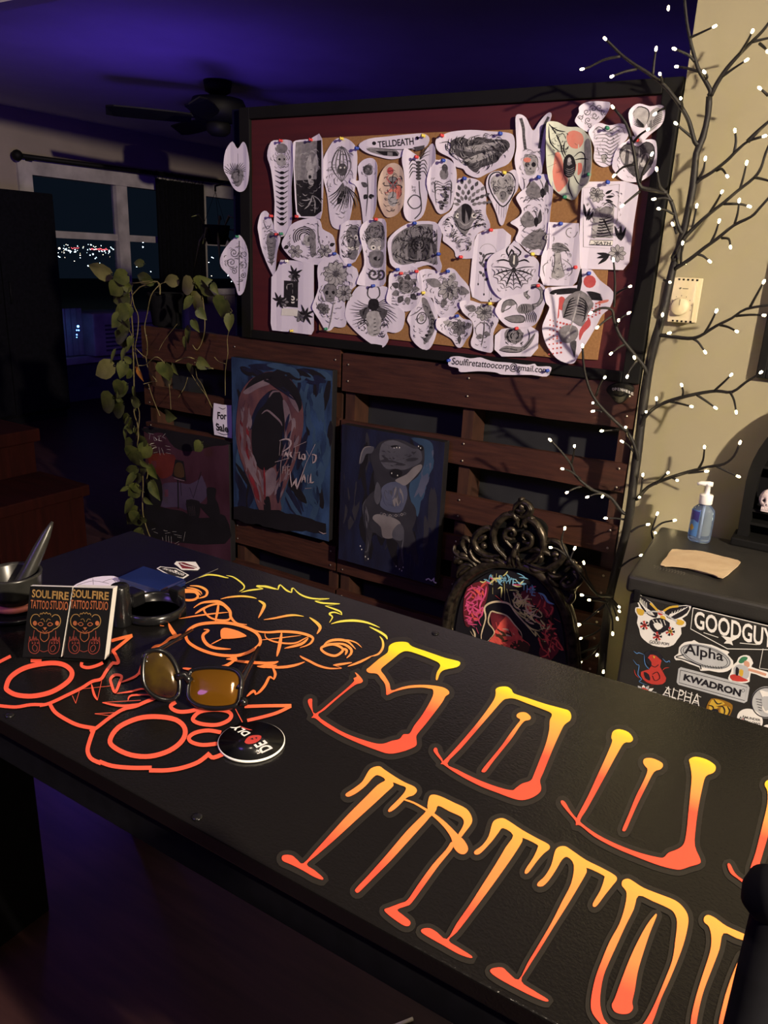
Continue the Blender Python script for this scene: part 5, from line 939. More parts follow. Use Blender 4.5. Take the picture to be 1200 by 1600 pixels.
letter([s3([(1180, 345), (1195, 320), (1240, 322), (1290, 350), (1290, 375), (1250, 390), (1230, 480), (1200, 620), (1165, 740), (1150, 810), (1180, 880), (1300, 960), (1420, 1010), (1400, 1035), (1280, 1000), (1160, 930), (1090, 905), (1030, 862), (990, 830), (975, 785), (990, 782), (1015, 830), (1050, 862), (1095, 880), (1103, 800), (1130, 720), (1170, 560), (1195, 450), (1195, 380)])], 'row1', 1)
letter([s4([(545, 100), (570, 78), (610, 70), (640, 90), (700, 130), (760, 165), (815, 190), (830, 215), (810, 240), (770, 255), (720, 305), (680, 335), (662, 335), (670, 315), (720, 265), (755, 225), (765, 195), (730, 180), (690, 165), (692, 185), (650, 225), (580, 290), (470, 390), (350, 500), (240, 595), (185, 645), (230, 680), (280, 725), (270, 735), (220, 715), (160, 680), (90, 645), (45, 625), (40, 600), (60, 590), (100, 595), (130, 620), (165, 640), (240, 560), (330, 460), (430, 350), (530, 250), (600, 180), (645, 150), (600, 122), (570, 140), (530, 185), (480, 225), (435, 248), (415, 245), (415, 230), (460, 200), (510, 160)])], 'row2', 2)
letter([s4([(895, 320), (938, 335), (905, 370), (880, 400), (780, 510), (680, 620), (580, 720), (510, 790), (485, 812), (470, 805), (475, 785), (550, 705), (660, 580), (770, 450), (870, 350)]),
        s4([(893, 322), (900, 255), (920, 237), (965, 245), (1050, 285), (1120, 320), (1150, 365), (1150, 405), (1110, 460), (1085, 490), (1070, 475), (1095, 430), (1105, 395), (1085, 365), (1020, 335), (955, 302), (938, 335)]),
        s4([(755, 262), (810, 278), (885, 318), (930, 345), (1000, 400), (1070, 470), (1110, 510), (1130, 555), (1110, 585), (1075, 580), (1045, 545), (1030, 490), (990, 430), (930, 370), (880, 332), (810, 290), (755, 270)]),
        s4([(1045, 530), (1030, 565), (960, 650), (880, 760), (800, 870), (770, 890), (715, 912), (750, 945), (790, 980), (785, 1005), (755, 1005), (700, 970), (650, 930), (640, 910), (665, 900), (730, 875), (775, 855), (830, 775), (920, 650), (1000, 560), (1030, 515)])], 'row2', 2)
letter([s5([(455, 100), (475, 78), (510, 70), (545, 85), (620, 135), (700, 180), (765, 215), (770, 240), (740, 265), (700, 310), (655, 370), (635, 375), (640, 350), (680, 290), (705, 235), (700, 215), (625, 180), (620, 200), (570, 280), (500, 380), (420, 490), (330, 610), (260, 700), (215, 745), (270, 785), (340, 830), (335, 842), (270, 820), (190, 775), (110, 730), (65, 700), (70, 682), (110, 678), (150, 700), (205, 738), (260, 650), (330, 550), (400, 440), (470, 330), (530, 230), (570, 165), (515, 125), (490, 150), (460, 190), (420, 235), (385, 268), (360, 270), (358, 252), (400, 220), (435, 170)])], 'row2', 2)
letter([s5([(800, 255), (820, 230), (855, 225), (890, 245), (970, 300), (1060, 345), (1130, 385), (1142, 410), (1120, 440), (1080, 490), (1035, 550), (1015, 560), (1010, 540), (1050, 470), (1072, 405), (1065, 385), (978, 345), (975, 370), (930, 450), (870, 550), (800, 660), (720, 790), (650, 900), (615, 970), (680, 1020), (760, 1070), (750, 1082), (680, 1055), (580, 1005), (490, 955), (445, 920), (455, 900), (510, 895), (545, 925), (600, 962), (650, 870), (710, 770), (780, 650), (840, 530), (890, 430), (905, 330), (870, 285), (840, 300), (810, 350), (770, 410), (735, 445), (705, 445), (708, 425), (745, 390), (780, 330)])], 'row2', 2)
P_out = [(285, 140), (290, 110), (320, 98), (350, 110), (420, 155), (520, 195), (620, 235), (675, 285), (700, 340), (695, 410), (670, 510), (630, 620), (580, 740), (530, 850), (495, 950), (470, 1010), (440, 1060), (300, 1100), (200, 1050), (130, 980), (95, 920), (95, 840), (120, 720), (160, 610), (210, 490), (270, 380), (305, 270), (315, 190), (300, 160)]
P_in = [(390, 205), (480, 240), (570, 280), (610, 310), (630, 370), (620, 480), (600, 610), (550, 740), (500, 860), (450, 960), (400, 1020), (280, 1050), (190, 1000), (155, 920), (150, 830), (170, 710), (210, 610), (260, 500), (310, 390), (360, 290)][::-1]
letter([s6(ring(smooth_line(P_out, 3, True), smooth_line(P_in, 3, True), 81, 3 * (len(P_in) - 1))), s6([(490, 325), (502, 320), (500, 340), (460, 440), (420, 560), (385, 680), (365, 800), (350, 870), (355, 910), (330, 940), (285, 945), (240, 930), (222, 890), (240, 850), (280, 740), (330, 610), (380, 500), (440, 390)])], 'row2', 2)
letter([s6([(800, 370), (800, 340), (825, 325), (870, 345), (940, 395), (1040, 440), (1120, 475), (1200, 505), (1190, 535), (1090, 500), (1000, 470), (920, 440), (895, 540), (850, 660), (800, 790), (770, 900), (750, 1010), (745, 1060), (715, 1060), (720, 960), (750, 830), (790, 700), (835, 560), (845, 470), (830, 400)]), s6([(1030, 580), (1045, 580), (1030, 680), (1000, 790), (980, 900), (975, 1040), (890, 1040), (920, 870), (960, 740), (1000, 640)])], 'row2', 2)

# bear outline printed at the far end of the desk
e7, e8, eA, eB = Z(250, 880, 6.667), Z(390, 890, 5.217), Z(0, 980, 5), Z(200, 980, 4.615)
B = MB()
def K(z, w, *lines, taper=True, closed=False):
    for l in lines: B.stroke(PD, z(l), w, .0004, 0, 4, taper, closed)
K(e7, 2.4, [(400, 155), (450, 135), (510, 122), (600, 130), (680, 150), (715, 155)], [(690, 130), (760, 145), (830, 190), (875, 235), (870, 270), (825, 298)], [(845, 305), (930, 285), (1010, 275), (1075, 270)], [(1075, 268), (1005, 240), (1080, 245), (1200, 275)])
K(e8, 2.6, [(60, 133), (130, 137), (180, 150), (235, 165)], [(233, 165), (240, 135), (255, 125)], [(252, 125), (300, 170), (345, 190)], [(344, 190), (345, 160), (360, 152)], [(358, 152), (400, 195), (460, 225), (540, 240), (650, 238)], [(648, 240), (530, 258)], [(530, 258), (600, 275), (735, 280)], [(735, 282), (615, 298)], [(615, 298), (680, 320), (740, 345), (752, 372)], [(750, 370), (690, 350), (650, 362), (675, 390), (650, 435)])
K(e8, 3.6, [(665, 445), (740, 425), (850, 418), (960, 435), (1060, 475)], [(975, 468), (1060, 510), (1110, 545), (1122, 572)], [(1060, 545), (1085, 585), (1085, 640), (1050, 690), (990, 710)], [(1000, 705), (900, 755), (800, 792)], [(835, 760), (740, 775), (680, 782)], [(680, 780), (750, 805)], [(750, 808), (650, 808), (560, 785), (480, 745), (430, 720), (410, 705)])
K(e8, 4.2, [(450, 755), (360, 785), (240, 800), (70, 795)], [(70, 795), (180, 770), (235, 752)], [(235, 754), (120, 765), (0, 760), (-60, 755)])
K(e8, 3.8, [(600, 630), (680, 612), (750, 640), (755, 670), (700, 705), (630, 690), (585, 655)], taper=False, closed=True)
K(e8, 4.2, [(590, 640), (640, 590), (720, 575), (800, 590), (865, 652)], [(640, 605), (760, 610), (825, 650), (825, 690), (790, 725)], [(745, 645), (790, 660), (780, 700)]); K(e8, 2.2, [(720, 578), (800, 578), (870, 600), (915, 640)])
K(e8, 2.6, [(125, 520), (135, 560), (200, 590), (300, 605), (380, 600), (440, 570), (490, 545)]); K(e8, 4.2, [(10, 480), (60, 505), (150, 515), (260, 508), (380, 515), (470, 535), (515, 560), (505, 595), (470, 620), (410, 640)], [(480, 560), (420, 610), (285, 645)]); K(e8, 5.4, [(262, 512), (245, 620), (222, 712)]); K(e8, 1.6, [(90, 578), (250, 560), (420, 540)])
K(e8, 5.0, [(72, 255), (118, 285), (110, 325), (72, 398)], [(488, 393), (550, 440), (575, 480), (548, 528)]); K(e8, 3.2, [(115, 412), (200, 400), (300, 380), (370, 375), (442, 385)])
K(e7, 2.8, [(630, 378), (720, 358), (850, 348), (950, 358), (1008, 373)])
K(e7, 3.6, [(165, 345), (220, 375), (290, 390), (360, 382), (395, 350), (370, 310), (300, 302), (220, 310)], taper=False, closed=True); K(e7, 4, [(130, 310), (200, 290), (300, 285), (380, 300), (425, 342)], [(310, 238), (400, 245), (470, 275), (492, 310), (470, 350), (395, 372)]); K(e7, 2.4, [(275, 258), (350, 268), (420, 300), (437, 332)])
K(e7, 3.0, [(460, 500), (500, 555), (570, 590), (660, 600), (720, 590), (738, 540), (700, 470), (620, 430), (540, 440), (470, 470)], taper=False, closed=True); K(e7, 2.4, [(200, 583), (400, 550), (560, 530), (720, 515)]); K(e7, 4, [(610, 420), (600, 500), (575, 620)]); K(e7, 5, [(350, 470), (430, 420), (540, 405), (620, 410), (690, 460), (730, 510), (740, 570), (800, 630), (905, 645)]); K(e7, 3.6, [(365, 532), (430, 490), (490, 455)])
K(e7, 4.6, [(270, 760), (300, 700), (400, 645), (560, 625), (720, 630), (880, 670), (1000, 730), (1045, 800), (1030, 860), (940, 925), (820, 965), (680, 968), (540, 945), (400, 895), (300, 830)], taper=False, closed=True)
B.fill(PD, e7([(635, 700), (670, 680), (740, 690), (830, 720), (900, 760), (880, 775), (780, 790), (660, 795), (635, 780), (630, 735)]), .0007, 0, 2)
K(e7, 1.8, [(650, 790), (590, 820), (530, 852)]); K(e7, 5.2, [(455, 695), (508, 705), (455, 745), (450, 790), (490, 850), (560, 885), (650, 897), (738, 900)]); K(e7, 6.5, [(90, 632), (120, 700), (170, 770), (190, 800)]); K(e7, 4.6, [(250, 780), (215, 752), (170, 770), (110, 785), (50, 830), (0, 857)], [(0, 655), (42, 660)], [(690, 1005), (800, 1000), (730, 985)], [(800, 995), (740, 1045), (670, 1080), (615, 1078)]); K(e7, 4, [(720, 1010), (850, 1030), (1000, 1040), (1200, 1045)], [(1010, 1080), (1100, 1085), (1220, 1070)], [(235, 1100), (300, 1110), (390, 1115)])
K(eB, 4.4, [(150, 185), (190, 145), (250, 130), (300, 85), (350, 70)], [(1040, 290), (1062, 340), (1050, 385)], [(1050, 380), (1020, 365), (990, 420), (950, 470), (915, 492)], [(920, 490), (905, 465), (855, 505)]); K(eB, 5, [(840, 577), (1000, 572), (1178, 570)], [(1175, 574), (1080, 620), (980, 650), (860, 678)], taper=False); K(eB, 7, [(775, 595), (825, 690)]); K(eB, 4, [(395, 300), (500, 308)])
K(eB, 6, [(345, 545), (310, 570), (320, 595), (370, 615), (450, 610), (528, 588)], [(672, 765), (580, 750), (490, 765), (440, 800), (460, 835), (540, 855), (645, 845)], taper=False); K(eB, 6, [(470, 660), (520, 615), (620, 600), (710, 610), (745, 640), (720, 680), (640, 710), (540, 705), (480, 685)], taper=False, closed=True)
K(lambda p: p, 7.5, [(172, 1158), (185, 1138), (215, 1124), (245, 1121), (275, 1126), (289, 1140), (285, 1158), (265, 1174), (235, 1183), (205, 1181), (180, 1170)], taper=False, closed=True)
K(lambda p: p, 6.5, [(147, 1140), (140, 1160), (137, 1175), (143, 1187), (158, 1194)], [(155, 1191), (175, 1198), (205, 1201), (237, 1201)], [(233, 1205), (260, 1205), (285, 1201), (310, 1192), (328, 1178)], [(326, 1180), (334, 1185), (356, 1176)], taper=False)
K(eA, 7.5, [(50, 470), (80, 400), (160, 340), (260, 305), (400, 285), (500, 300), (560, 350), (550, 410), (480, 470), (380, 520), (250, 545), (130, 535), (60, 500)], taper=False, closed=True)
K(eA, 5, [(-20, 618), (120, 630), (240, 612), (345, 612)], [(310, 618), (390, 600), (540, 530), (640, 480), (720, 430), (790, 410), (830, 350), (880, 285)], [(875, 285), (925, 283), (905, 225), (868, 172)], [(870, 112), (950, 90), (1035, 70)], [(1030, 72), (960, 130), (880, 195)], [(-20, 285), (85, 232)], [(640, 280), (640, 310), (690, 322), (760, 305), (805, 283)], [(240, 268), (325, 270)], taper=False)
K(eA, 6, [(390, 605), (430, 670), (520, 730), (620, 775), (745, 797)], taper=False); K(eA, 4, [(565, 540), (592, 602)], [(592, 602), (620, 508)], [(715, 450), (735, 530), (762, 578)], [(762, 576), (795, 425)], [(940, 440), (1060, 390), (1110, 330)], [(970, 662), (985, 625), (1065, 625)], [(740, 683), (940, 672)], [(740, 684), (890, 702)], [(800, 595), (1100, 578)], [(800, 597), (960, 622), (1130, 600)]); K(eA, 3, [(640, 490), (870, 465)], [(910, 525), (1020, 510), (1100, 490), (1160, 495)], [(1000, 580), (1030, 540), (1200, 535)]); K(eA, 4.4, [(865, 410), (900, 380), (950, 390), (935, 440), (900, 515), (872, 455)], taper=False, closed=True)
K(eA, 5.4, [(705, 825), (760, 790), (850, 720), (960, 650), (1060, 625), (1140, 590), (1260, 545)], [(1088, 375), (1112, 305)], taper=False)
B.build('bear_emblem', 'bear', desk, at=(WLOC[desk.name].x, 0, DZ), label='orange line drawing of a sitting bear cub')

# thin edge strip of the print
m = MB(); m.stroke(PD, [(341, 889), (318, 899), (290, 912)], 1.1, .0006, 0, 1); m.build('print_edge', 'grey', desk)

# ------------------------------------------------------------------ things on the desk
# cards
o0, o1 = at_z(36, 1028, DZ + .0085), at_z(165, 1031, DZ + .0085)
du = (o1 - o0).normalized(); nrm = Vector((du.y, -du.x, 0)); tilt = math.radians(14)
up = Vector((0, 0, math.cos(tilt))) - nrm * math.sin(tilt); nn = du.cross(up).normalized()
if nn.dot(EYE - o0) < 0: nn = -nn
PC = Plane(o0, nn); zc = Z(20, 900, 6.316)
def cardstack(label, quad, thick, edge_quad):
    t = MB(); a_ = [PC(x, y) for x, y in quad]; b_ = [v - nn * thick for v in a_]
    t.add(a_ + b_, [(0, 1, 2, 3), (7, 6, 5, 4)]); 
    t.add(a_ + b_, [(1, 0, 4, 5), (2, 1, 5, 6), (3, 2, 6, 7), (0, 3, 7, 4)], 1)
    for k in range(1, 5):
        c_ = [a_[1].lerp(b_[1], k / 5), a_[2].lerp(b_[2], k / 5)]
    o = t.build('card_stack', ['gloss', 'white'], label=label, category='cards', group='stacks of printed black cards'); return o
def cardprint(o, dx, s_):
    """dx: where the print starts, in zoomed card units"""
    m = MB()
    def T(txt, x0_, x1_, y0_, y1_, mi, bold=.02): m.text(PC, txt, zc([(x0_ + dx, y0_), (x1_ + dx, y0_ + 14), (x1_ + dx - 4, y1_ + 14), (x0_ + dx - 6, y1_)]), .0006, mi, bold)
    T('SOUL', 195, 380, 130, 210, 2); T('FIRE', 392, 555, 145, 225, 2, .03); T('TATTOO', 180, 360, 232, 318, 0, .01); T('STUDIO', 375, 548, 240, 325, 0, .01)
    def K2(l, w, mi): m.stroke(PC, zc([(x + dx - .06 * (y - 350), y + .02 * x) for x, y in l]), w, .0006, mi, 3)
    c = 330; yy = 455
    K2([(c - 60, yy - 80), (c - 50, yy - 95), (c - 40, yy - 85), (c - 25, yy - 102), (c - 10, yy - 90), (c + 5, yy - 104), (c + 20, yy - 88), (c + 38, yy - 95), (c + 50, yy - 75)], 1.1, 2)
    for q in (-1, 1):
        K2([(c + q * 60, yy - 60), (c + q * 85, yy - 82), (c + q * 125, yy - 75), (c + q * 148, yy - 30), (c + q * 140, yy + 20), (c + q * 110, yy + 50), (c + q * 85, yy + 60)], 1.2, 2); K2([(c + q * 85, yy + 62), (c + q * 60, yy + 85), (c, yy + 105)], 1.2, 0)
        m.fill(PC, zc([(c + q * 110 + dx - 20 * math.cos(a), yy + 10 + 24 * math.sin(a)) for a in [k * TAU / 8 for k in range(8)]]), .0006, 0, 2); K2([(c + q * 75, yy + 10), (c + q * 45, yy - 5), (c + q * 22, yy + 15), (c + q * 45, yy + 30), (c + q * 75, yy + 12)], 1.1, 0)
        K2([(c + q * 8, yy - 10), (c + q * 25, yy - 40), (c + q * 50, yy - 30)], .7, 2); K2([(c + q * 105, yy + 75), (c + q * 110, yy + 130), (c + q * 95, yy + 170)], 1.1, 1)
        K2([(c + q * 60, yy + 165), (c + q * 110, yy + 160), (c + q * 150, yy + 190), (c + q * 150, yy + 250), (c + q * 130, yy + 290), (c + q * 85, yy + 305), (c + q * 50, yy + 280), (c + q * 45, yy + 220), (c + q * 60, yy + 165)], 1.2, 1); K2([(c + q * 65, yy + 240), (c + q * 95, yy + 215), (c + q * 115, yy + 245), (c + q * 95, yy + 280), (c + q * 70, yy + 275), (c + q * 65, yy + 240)], 1.1, 1)
        for k in range(3): K2([(c + q * (75 + 30 * k), yy + 180), (c + q * (85 + 30 * k), yy + 135), (c + q * (95 + 28 * k), yy + 185)], 1.0, 1); m.fill(PC, zc([(c + q * (70 + 26 * k) + dx + 9 * math.cos(a) - 12, yy + 205 + 9 * math.sin(a)) for a in [j * TAU / 6 for j in range(6)]]), .0006, 1, 1)
    K2([(c - 40, yy + 95), (c - 40, yy + 150), (c, yy + 185), (c + 40, yy + 150), (c + 40, yy + 95)], 1.0, 0); K2([(c - 40, yy + 270), (c, yy + 285), (c + 40, yy + 270)], 1.0, 1); m.fill(PC, zc([(c - 22 + dx - 8, yy + 50), (c + 18 + dx - 8, yy + 50), (c - 2 + dx - 8, yy + 80)]), .0007, 0, 1); K2([(c - 25, yy + 75), (c, yy + 95), (c + 25, yy + 75)], .8, 0)
    m.build('print', ['cardorange', 'cardred', 'cardyellow'], o)
o = cardstack('stack of black bear cards standing nearest the mortar', zc([(172, 98), (590, 110), (476, 800), (96, 800)]), .010, None); cardprint(o, 0, 1)
o = cardstack('stack of black bear cards with thick white edge, nearer the sunglasses', zc([(603, 113), (990, 122), (905, 826), (498, 806)]), .022, None); cardprint(o, 395, 1)
# stand behind the cards
hb = at_z(110, 1010, DZ); t = thing('card_stand', 'black plastic stand propping up the two card stacks', 'stand', o0.lerp(o1, .5) - nrm * .03)
bq = [o0 + du * .004 - nrm * s_ for s_ in (0.012, 0.062)] + [o1 - du * .004 - nrm * s_ for s_ in (0.062, 0.012)]
m = MB(); m.hexa([Vector((v.x, v.y, DZ)) for v in bq] + [Vector((v.x, v.y, DZ + .0035)) for v in bq]); m.build('foot', 'gloss', t)
m = MB(); a_ = [o0 - nn * .0245, o1 - nn * .0245, o1 - nn * .0245 + up * .07, o0 - nn * .0245 + up * .07]; m.hexa([v for v in a_[:2]] + [a_[1] - nn * .003, a_[0] - nn * .003] + [a_[3], a_[2], a_[2] - nn * .003, a_[3] - nn * .003]); m.build('rest', 'gloss', t)
# small black cylinder behind the cards
c = at_z(188, 982, DZ); MB().lathe([(.0, 0), (.016, 0), (.017, .003), (.017, .052), (.0155, .056), (.0155, .068), (.013, .071), (0, .071)], c + Vector((-.01, .012, 0)), 24).build('lighter_case', 'gloss', label='small black cylinder behind the card stacks', category='cylinder')
# open black ring dish
c = at_z(240, 958, DZ); R_ = .052
t = thing('ring_dish', 'open black ring-shaped dish lying on the bear print', 'dish', c)
MB().lathe([(R_ - .006, .0015), (R_, .001), (R_ + .003, .006), (R_ + .002, .017), (R_ - .002, .018), (R_ - .005, .015), (R_ - .006, .0015)], c, 40).build('rim', 'gloss', t)
m = MB(); m.bbox(c.x - R_ - .022, c.x - R_ + .014, c.y - .010, c.y + .018, DZ + .001, DZ + .026, .004); m.build('tab', 'gloss', t)
m = MB(); m.bbox(c.x - .012, c.x + .012, c.y + R_ - .006, c.y + R_ + .012, DZ + .001, DZ + .028, .003); m.build('clip', 'gloss', t)
# navy booklet stack
zb = Z(160, 850, 6.316); bz = DZ + .0135
q = [at_z(x, y, bz) for x, y in zb([(160, 330), (410, 218), (812, 345), (568, 452)])]
for k in range(3):
    za_, zb2 = DZ + .001 + .0042 * k, DZ + .001 + .0042 * (k + 1) - .0003; off = Vector((rnd.uniform(-.0015, .0015), rnd.uniform(-.0015, .0015), 0))
    m = MB(); lo = [Vector((v.x, v.y, za_)) + off for v in q]; hi = [Vector((v.x, v.y, zb2)) + off for v in q]
    m.hexa(lo + hi, 0); m.build('booklet', 'booklet', label=('lowest', 'middle', 'topmost')[k] + ' booklet of the navy stack at the far end of the desk', category='booklet', group='navy booklets on the desk')
# stickers lying beyond it
m = MB(); m.fill(PD, zb([(535, 245), (570, 225), (730, 242), (855, 310), (800, 345), (690, 335)]), .0005, 0, 1)
o = m.build('sticker', 'white', label='black and white six-sided sticker with lettering, beside the navy booklets', category='sticker', group='loose stickers on the desk'); o.modifiers.new('t', 'SOLIDIFY').thickness = .0003
m = MB(); m.fill(PD, zb([(552, 246), (580, 232), (722, 249), (835, 309), (793, 336), (697, 326)]), .0012, 0, 1); m.text(PD, 'GOODGUYS', zb([(800, 322), (590, 250), (625, 243), (812, 303)]), .0013, 1, .03)
m.fill(PD, zb([(715, 262), (745, 275), (725, 285), (708, 272)]), .0014, 1, 1); m.fill(PD, zb([(680, 318), (760, 330), (720, 343)]), .0014, 1, 1); m.build('print', ['ink', 'white'], o)
m = MB(); m.fill(PD, zb([(708, 200), (730, 175), (920, 180), (962, 242), (940, 262), (780, 256), (745, 225)]), .0005, 0, 1)
o = m.build('sticker', 'white', label='white-edged red diamond-shaped sticker near the far desk edge', category='sticker', group='loose stickers on the desk'); o.modifiers.new('t', 'SOLIDIFY').thickness = .0003
m = MB(); m.fill(PD, zb([(750, 190), (800, 185), (935, 235), (900, 252), (790, 246)]), .0012, 0, 1); m.stroke(PD, zb([(770, 200), (830, 222), (920, 240)]), 1.2, .0016, 1, 2); m.build('print', ['maroon', 'white'], o)
# white sheet with line drawing
PS = Plane((0, 0, DZ + .0008), (0, 0, 1))
m = MB(); m.fill(PS, [(113, 917), (130, 908), (148, 902), (172, 900), (186, 903), (228, 921), (227, 934), (212, 938), (196, 940), (160, 930), (120, 925)], 0, 0, 2)
o = m.build('drawing_sheet', 'paper', label='white sheet with a line drawing under the navy booklets', category='paper'); o.modifiers.new('t', 'SOLIDIFY').thickness = .0003
m = MB()
for l in ([(120, 915), (145, 908), (170, 912)], [(145, 904), (146, 914)], [(160, 910), (175, 905), (182, 912)], [(150, 918), (180, 918), (200, 926)], [(190, 936), (205, 930), (210, 922), (215, 926)], [(170, 920), (186, 914), (196, 918)], [(198, 918), (206, 922), (202, 928)]): m.stroke(PS, l, .6, .0004, 0, 3)
m.build('artwork', 'ink2', o)
m = MB(); m.fill(PD, [(196, 941), (212, 939), (228, 934), (232, 937), (202, 949)], .0004, 0, 1); o = m.build('card', 'st_magenta', label='sliver of a magenta card under the white drawing sheet', category='card'); o.modifiers.new('t', 'SOLIDIFY').thickness = .0003

# mortar and pestle on a saucer
b0 = at_z(26, 958, DZ); t = thing('mortar', 'dark stone mortar bowl at the left end of the desk', 'mortar', b0)
rm = .047; mz = .075
MB().lathe([(0, .012), (.026, .012), (.030, .016), (.028, .024), (.036, .032), (.043, .045), (rm - .001, mz - .004), (rm, mz), (rm - .004, mz + .001), (rm - .007, mz - .004), (.035, .046), (.022, .034), (0, .030)], b0, 40).build('bowl', 'stone', t)
MB().lathe([(0, .001), (.050, .001), (.054, .004), (.055, .009), (.050, .010), (.044, .007), (0, .007)], b0, 40).build('saucer', 'gloss', t)
MB().lathe([(.029, .0125), (.0335, .014), (.032, .022), (.0285, .0235)], b0, 36).build('reflection_band', 'inkpink', t)  # orange-red reflection on the stone, modelled as a coloured band
p0 = b0 + Vector((.004, .004, .036)); p1 = at_z(82, 815, DZ + .148)
dr = p1 - p0; pts = [p0 + dr * k for k in (0, .12, .35, .6, .8, .93, 1)]
MB().tube(pts, [.013, .0145, .012, .0105, .008, .0045, .002], 14).build('pestle', 'stone', label='grey tapering pestle standing in the mortar', category='pestle')

# sunglasses
def lens_obj(t, outline, base, nrm_, mat_, nm):
    P = Plane(base, nrm_); q = smooth_line(outline, 3, True); c = sum((P(x, y) for x, y in q), Vector()) / len(q); N = P.n
    rings = []
    for k, (sc_, b_) in enumerate(((1, 0), (.8, .0028), (.55, .0048), (.28, .006))): rings.append([c + (P(x, y) - c) * sc_ + N * b_ for x, y in q])
    n = len(q); m = MB(); vs = [v for r in rings for v in r] + [c + N * .0064]; fs = []
    for r in range(3):
        for i in range(n): fs.append((r * n + i, r * n + (i + 1) % n, (r + 1) * n + (i + 1) % n, (r + 1) * n + i))
    fs += [(3 * n + i, 3 * n + (i + 1) % n, 4 * n) for i in range(n)]
    m.add(vs, fs, 0, True); m.build('lens', mat_, t)
    m = MB(); ring_ = [c + (v - c) * 1.05 for v in rings[0]]; m.tube(ring_ + ring_[:2], .0034, 8, caps=False); f = m.build('lens_rim', 'gloss', t); return P, c
br = at_z(338, 1107, DZ + .009); t = thing('sunglasses', 'black wraparound sunglasses with amber mirrored lenses', 'sunglasses', Vector((br.x - .03, br.y, DZ)))
tor = (EYE - br); nR = Vector((tor.x * .5 + .05, tor.y * .9, .75)).normalized() if False else (Vector((.18, -.62, .76))).normalized()
PR, cR = lens_obj(t, [(300, 1050), (320, 1045), (345, 1045), (366, 1049), (375, 1060), (374, 1080), (370, 1098), (356, 1104), (330, 1105), (308, 1100), (296, 1088), (297, 1068)], br, nR, 'lens', 'R')
bl_ = at_z(252, 1090, DZ + .009); nL = Vector((.80, -.46, .40)).normalized(); nL = Vector((.55, -.70, .48)).normalized()
PL, cL = lens_obj(t, [(226, 1030), (234, 1020), (247, 1018), (262, 1024), (274, 1042), (279, 1064), (277, 1084), (266, 1092), (250, 1090), (234, 1080), (225, 1062)], bl_, nL, 'lens2', 'L')
m = MB(); a_, b_ = PL(276, 1058, .001), PR(298, 1066, .001); md_ = (a_ + b_) / 2 + Vector((0, .003, .006)); m.tube([a_, a_.lerp(md_, .6), md_, md_.lerp(b_, .4), b_], [.006, .0055, .005, .0055, .006], 10); m.build('bridge', 'gloss', t)
for (P_, pt, far) in ((PR, (374, 1078), (404, 1012)), (PL, (226, 1036), (300, 985))):
    h_ = P_(*pt); e_ = at_z(*far, DZ + .008); m = MB(); m.tube([h_, h_.lerp(e_, .12) + Vector((0, 0, .006)), h_.lerp(e_, .6) + Vector((0, 0, .002)), e_], [.0055, .0050, .0036, .003], 8); m.build('temple', 'gloss', t)
h_ = PR(376, 1097, .002); m = MB(); m.tube([h_, h_ + Vector((.005, .002, 0)), h_ + Vector((.009, .005, 0))], [.006, .0065, .004], 8); m.build('hinge', 'gloss', t)

# round coaster
c = at_z(393, 1161, DZ); rx = (at_z(444, 1162, DZ) - at_z(340, 1158, DZ)).length / 2
t = thing('coaster', 'round black coaster with white and red lettering, pale edge', 'coaster', c)
MB().lathe([(0, .0005), (rx - .001, .0005), (rx, .0015), (rx, .0035), (rx - .001, .0042)], c, 56).build('edge', 'white', t)
MB().lathe([(rx - .001, .0042), (0, .0046)], c, 56).build('face', 'gloss', t)
PK = Plane((0, 0, DZ + .0047), (0, 0, 1)); zk = Z(200, 980, 4.615)
m = MB(); m.text(PK, 'DE', zk([(965, 912), (905, 850), (985, 815), (1045, 875)]), .0004, 0, .03); m.text(PK, 'DLY', zk([(838, 790), (735, 722), (798, 705), (885, 765)]), .0004, 0, .03)
m.fill(PK, zk([(840, 830), (870, 790), (920, 780), (960, 785), (955, 810), (920, 835), (870, 845)]), .0004, 1, 2); m.stroke(PK, zk([(805, 715), (850, 735), (895, 745)]), 1.8, .0007, 1, 2, True); m.stroke(PK, zk([(925, 890), (955, 908), (930, 915)]), 1.2, .0007, 0, 2); m.fill(PK, zk([(880, 810), (900, 800), (905, 815)]), .0007, 2, 1); m.fill(PK, zk([(915, 800), (932, 795), (930, 810)]), .0007, 2, 1)
m.build('lettering', ['white', 'st_red', 'ink'], t)

# black round-topped post at the edge of the desk (close to the camera)
bp = at_z(1192, 1418, 0.99); top = .995
t = thing('desk_chair', 'black chair with round-topped back posts at the near edge of the desk', 'chair', (bp.x + .06, .36, 0))
pc = at_y(1207, 1396, .40)
MB().lathe([(0, -.016), (.009, -.015), (.0145, -.008), (.0152, 0), (.013, .008), (.007, .0125), (0, .0135)], (pc.x, .40, pc.z), 28, sx=1.0).build('finial', 'cloth_black', t)
MB().tube([(pc.x + .004, .40, pc.z - .010), (pc.x + .006, .40, .45)], .0125, 18).build('back_post', 'cloth_black', t); MB().tube([(pc.x + .364, .40, pc.z), (pc.x + .364, .40, .45)], .019, 18).build('back_post', 'cloth_black', t)
MB().bbox(pc.x + .02, pc.x + .35, .392, .408, .62, pc.z - .04, .006).build('back_panel', 'gloss', t)
MB().bbox(pc.x - .03, pc.x + .40, .02, .43, .42, .46, .012).build('seat', 'gloss', t)
for a_ in (pc.x + .004, pc.x + .364):
    for b_ in (.06, .40): MB().tube([(a_, b_, .42), (a_, b_, 0)], .017, 12).build('leg', 'gloss', t)
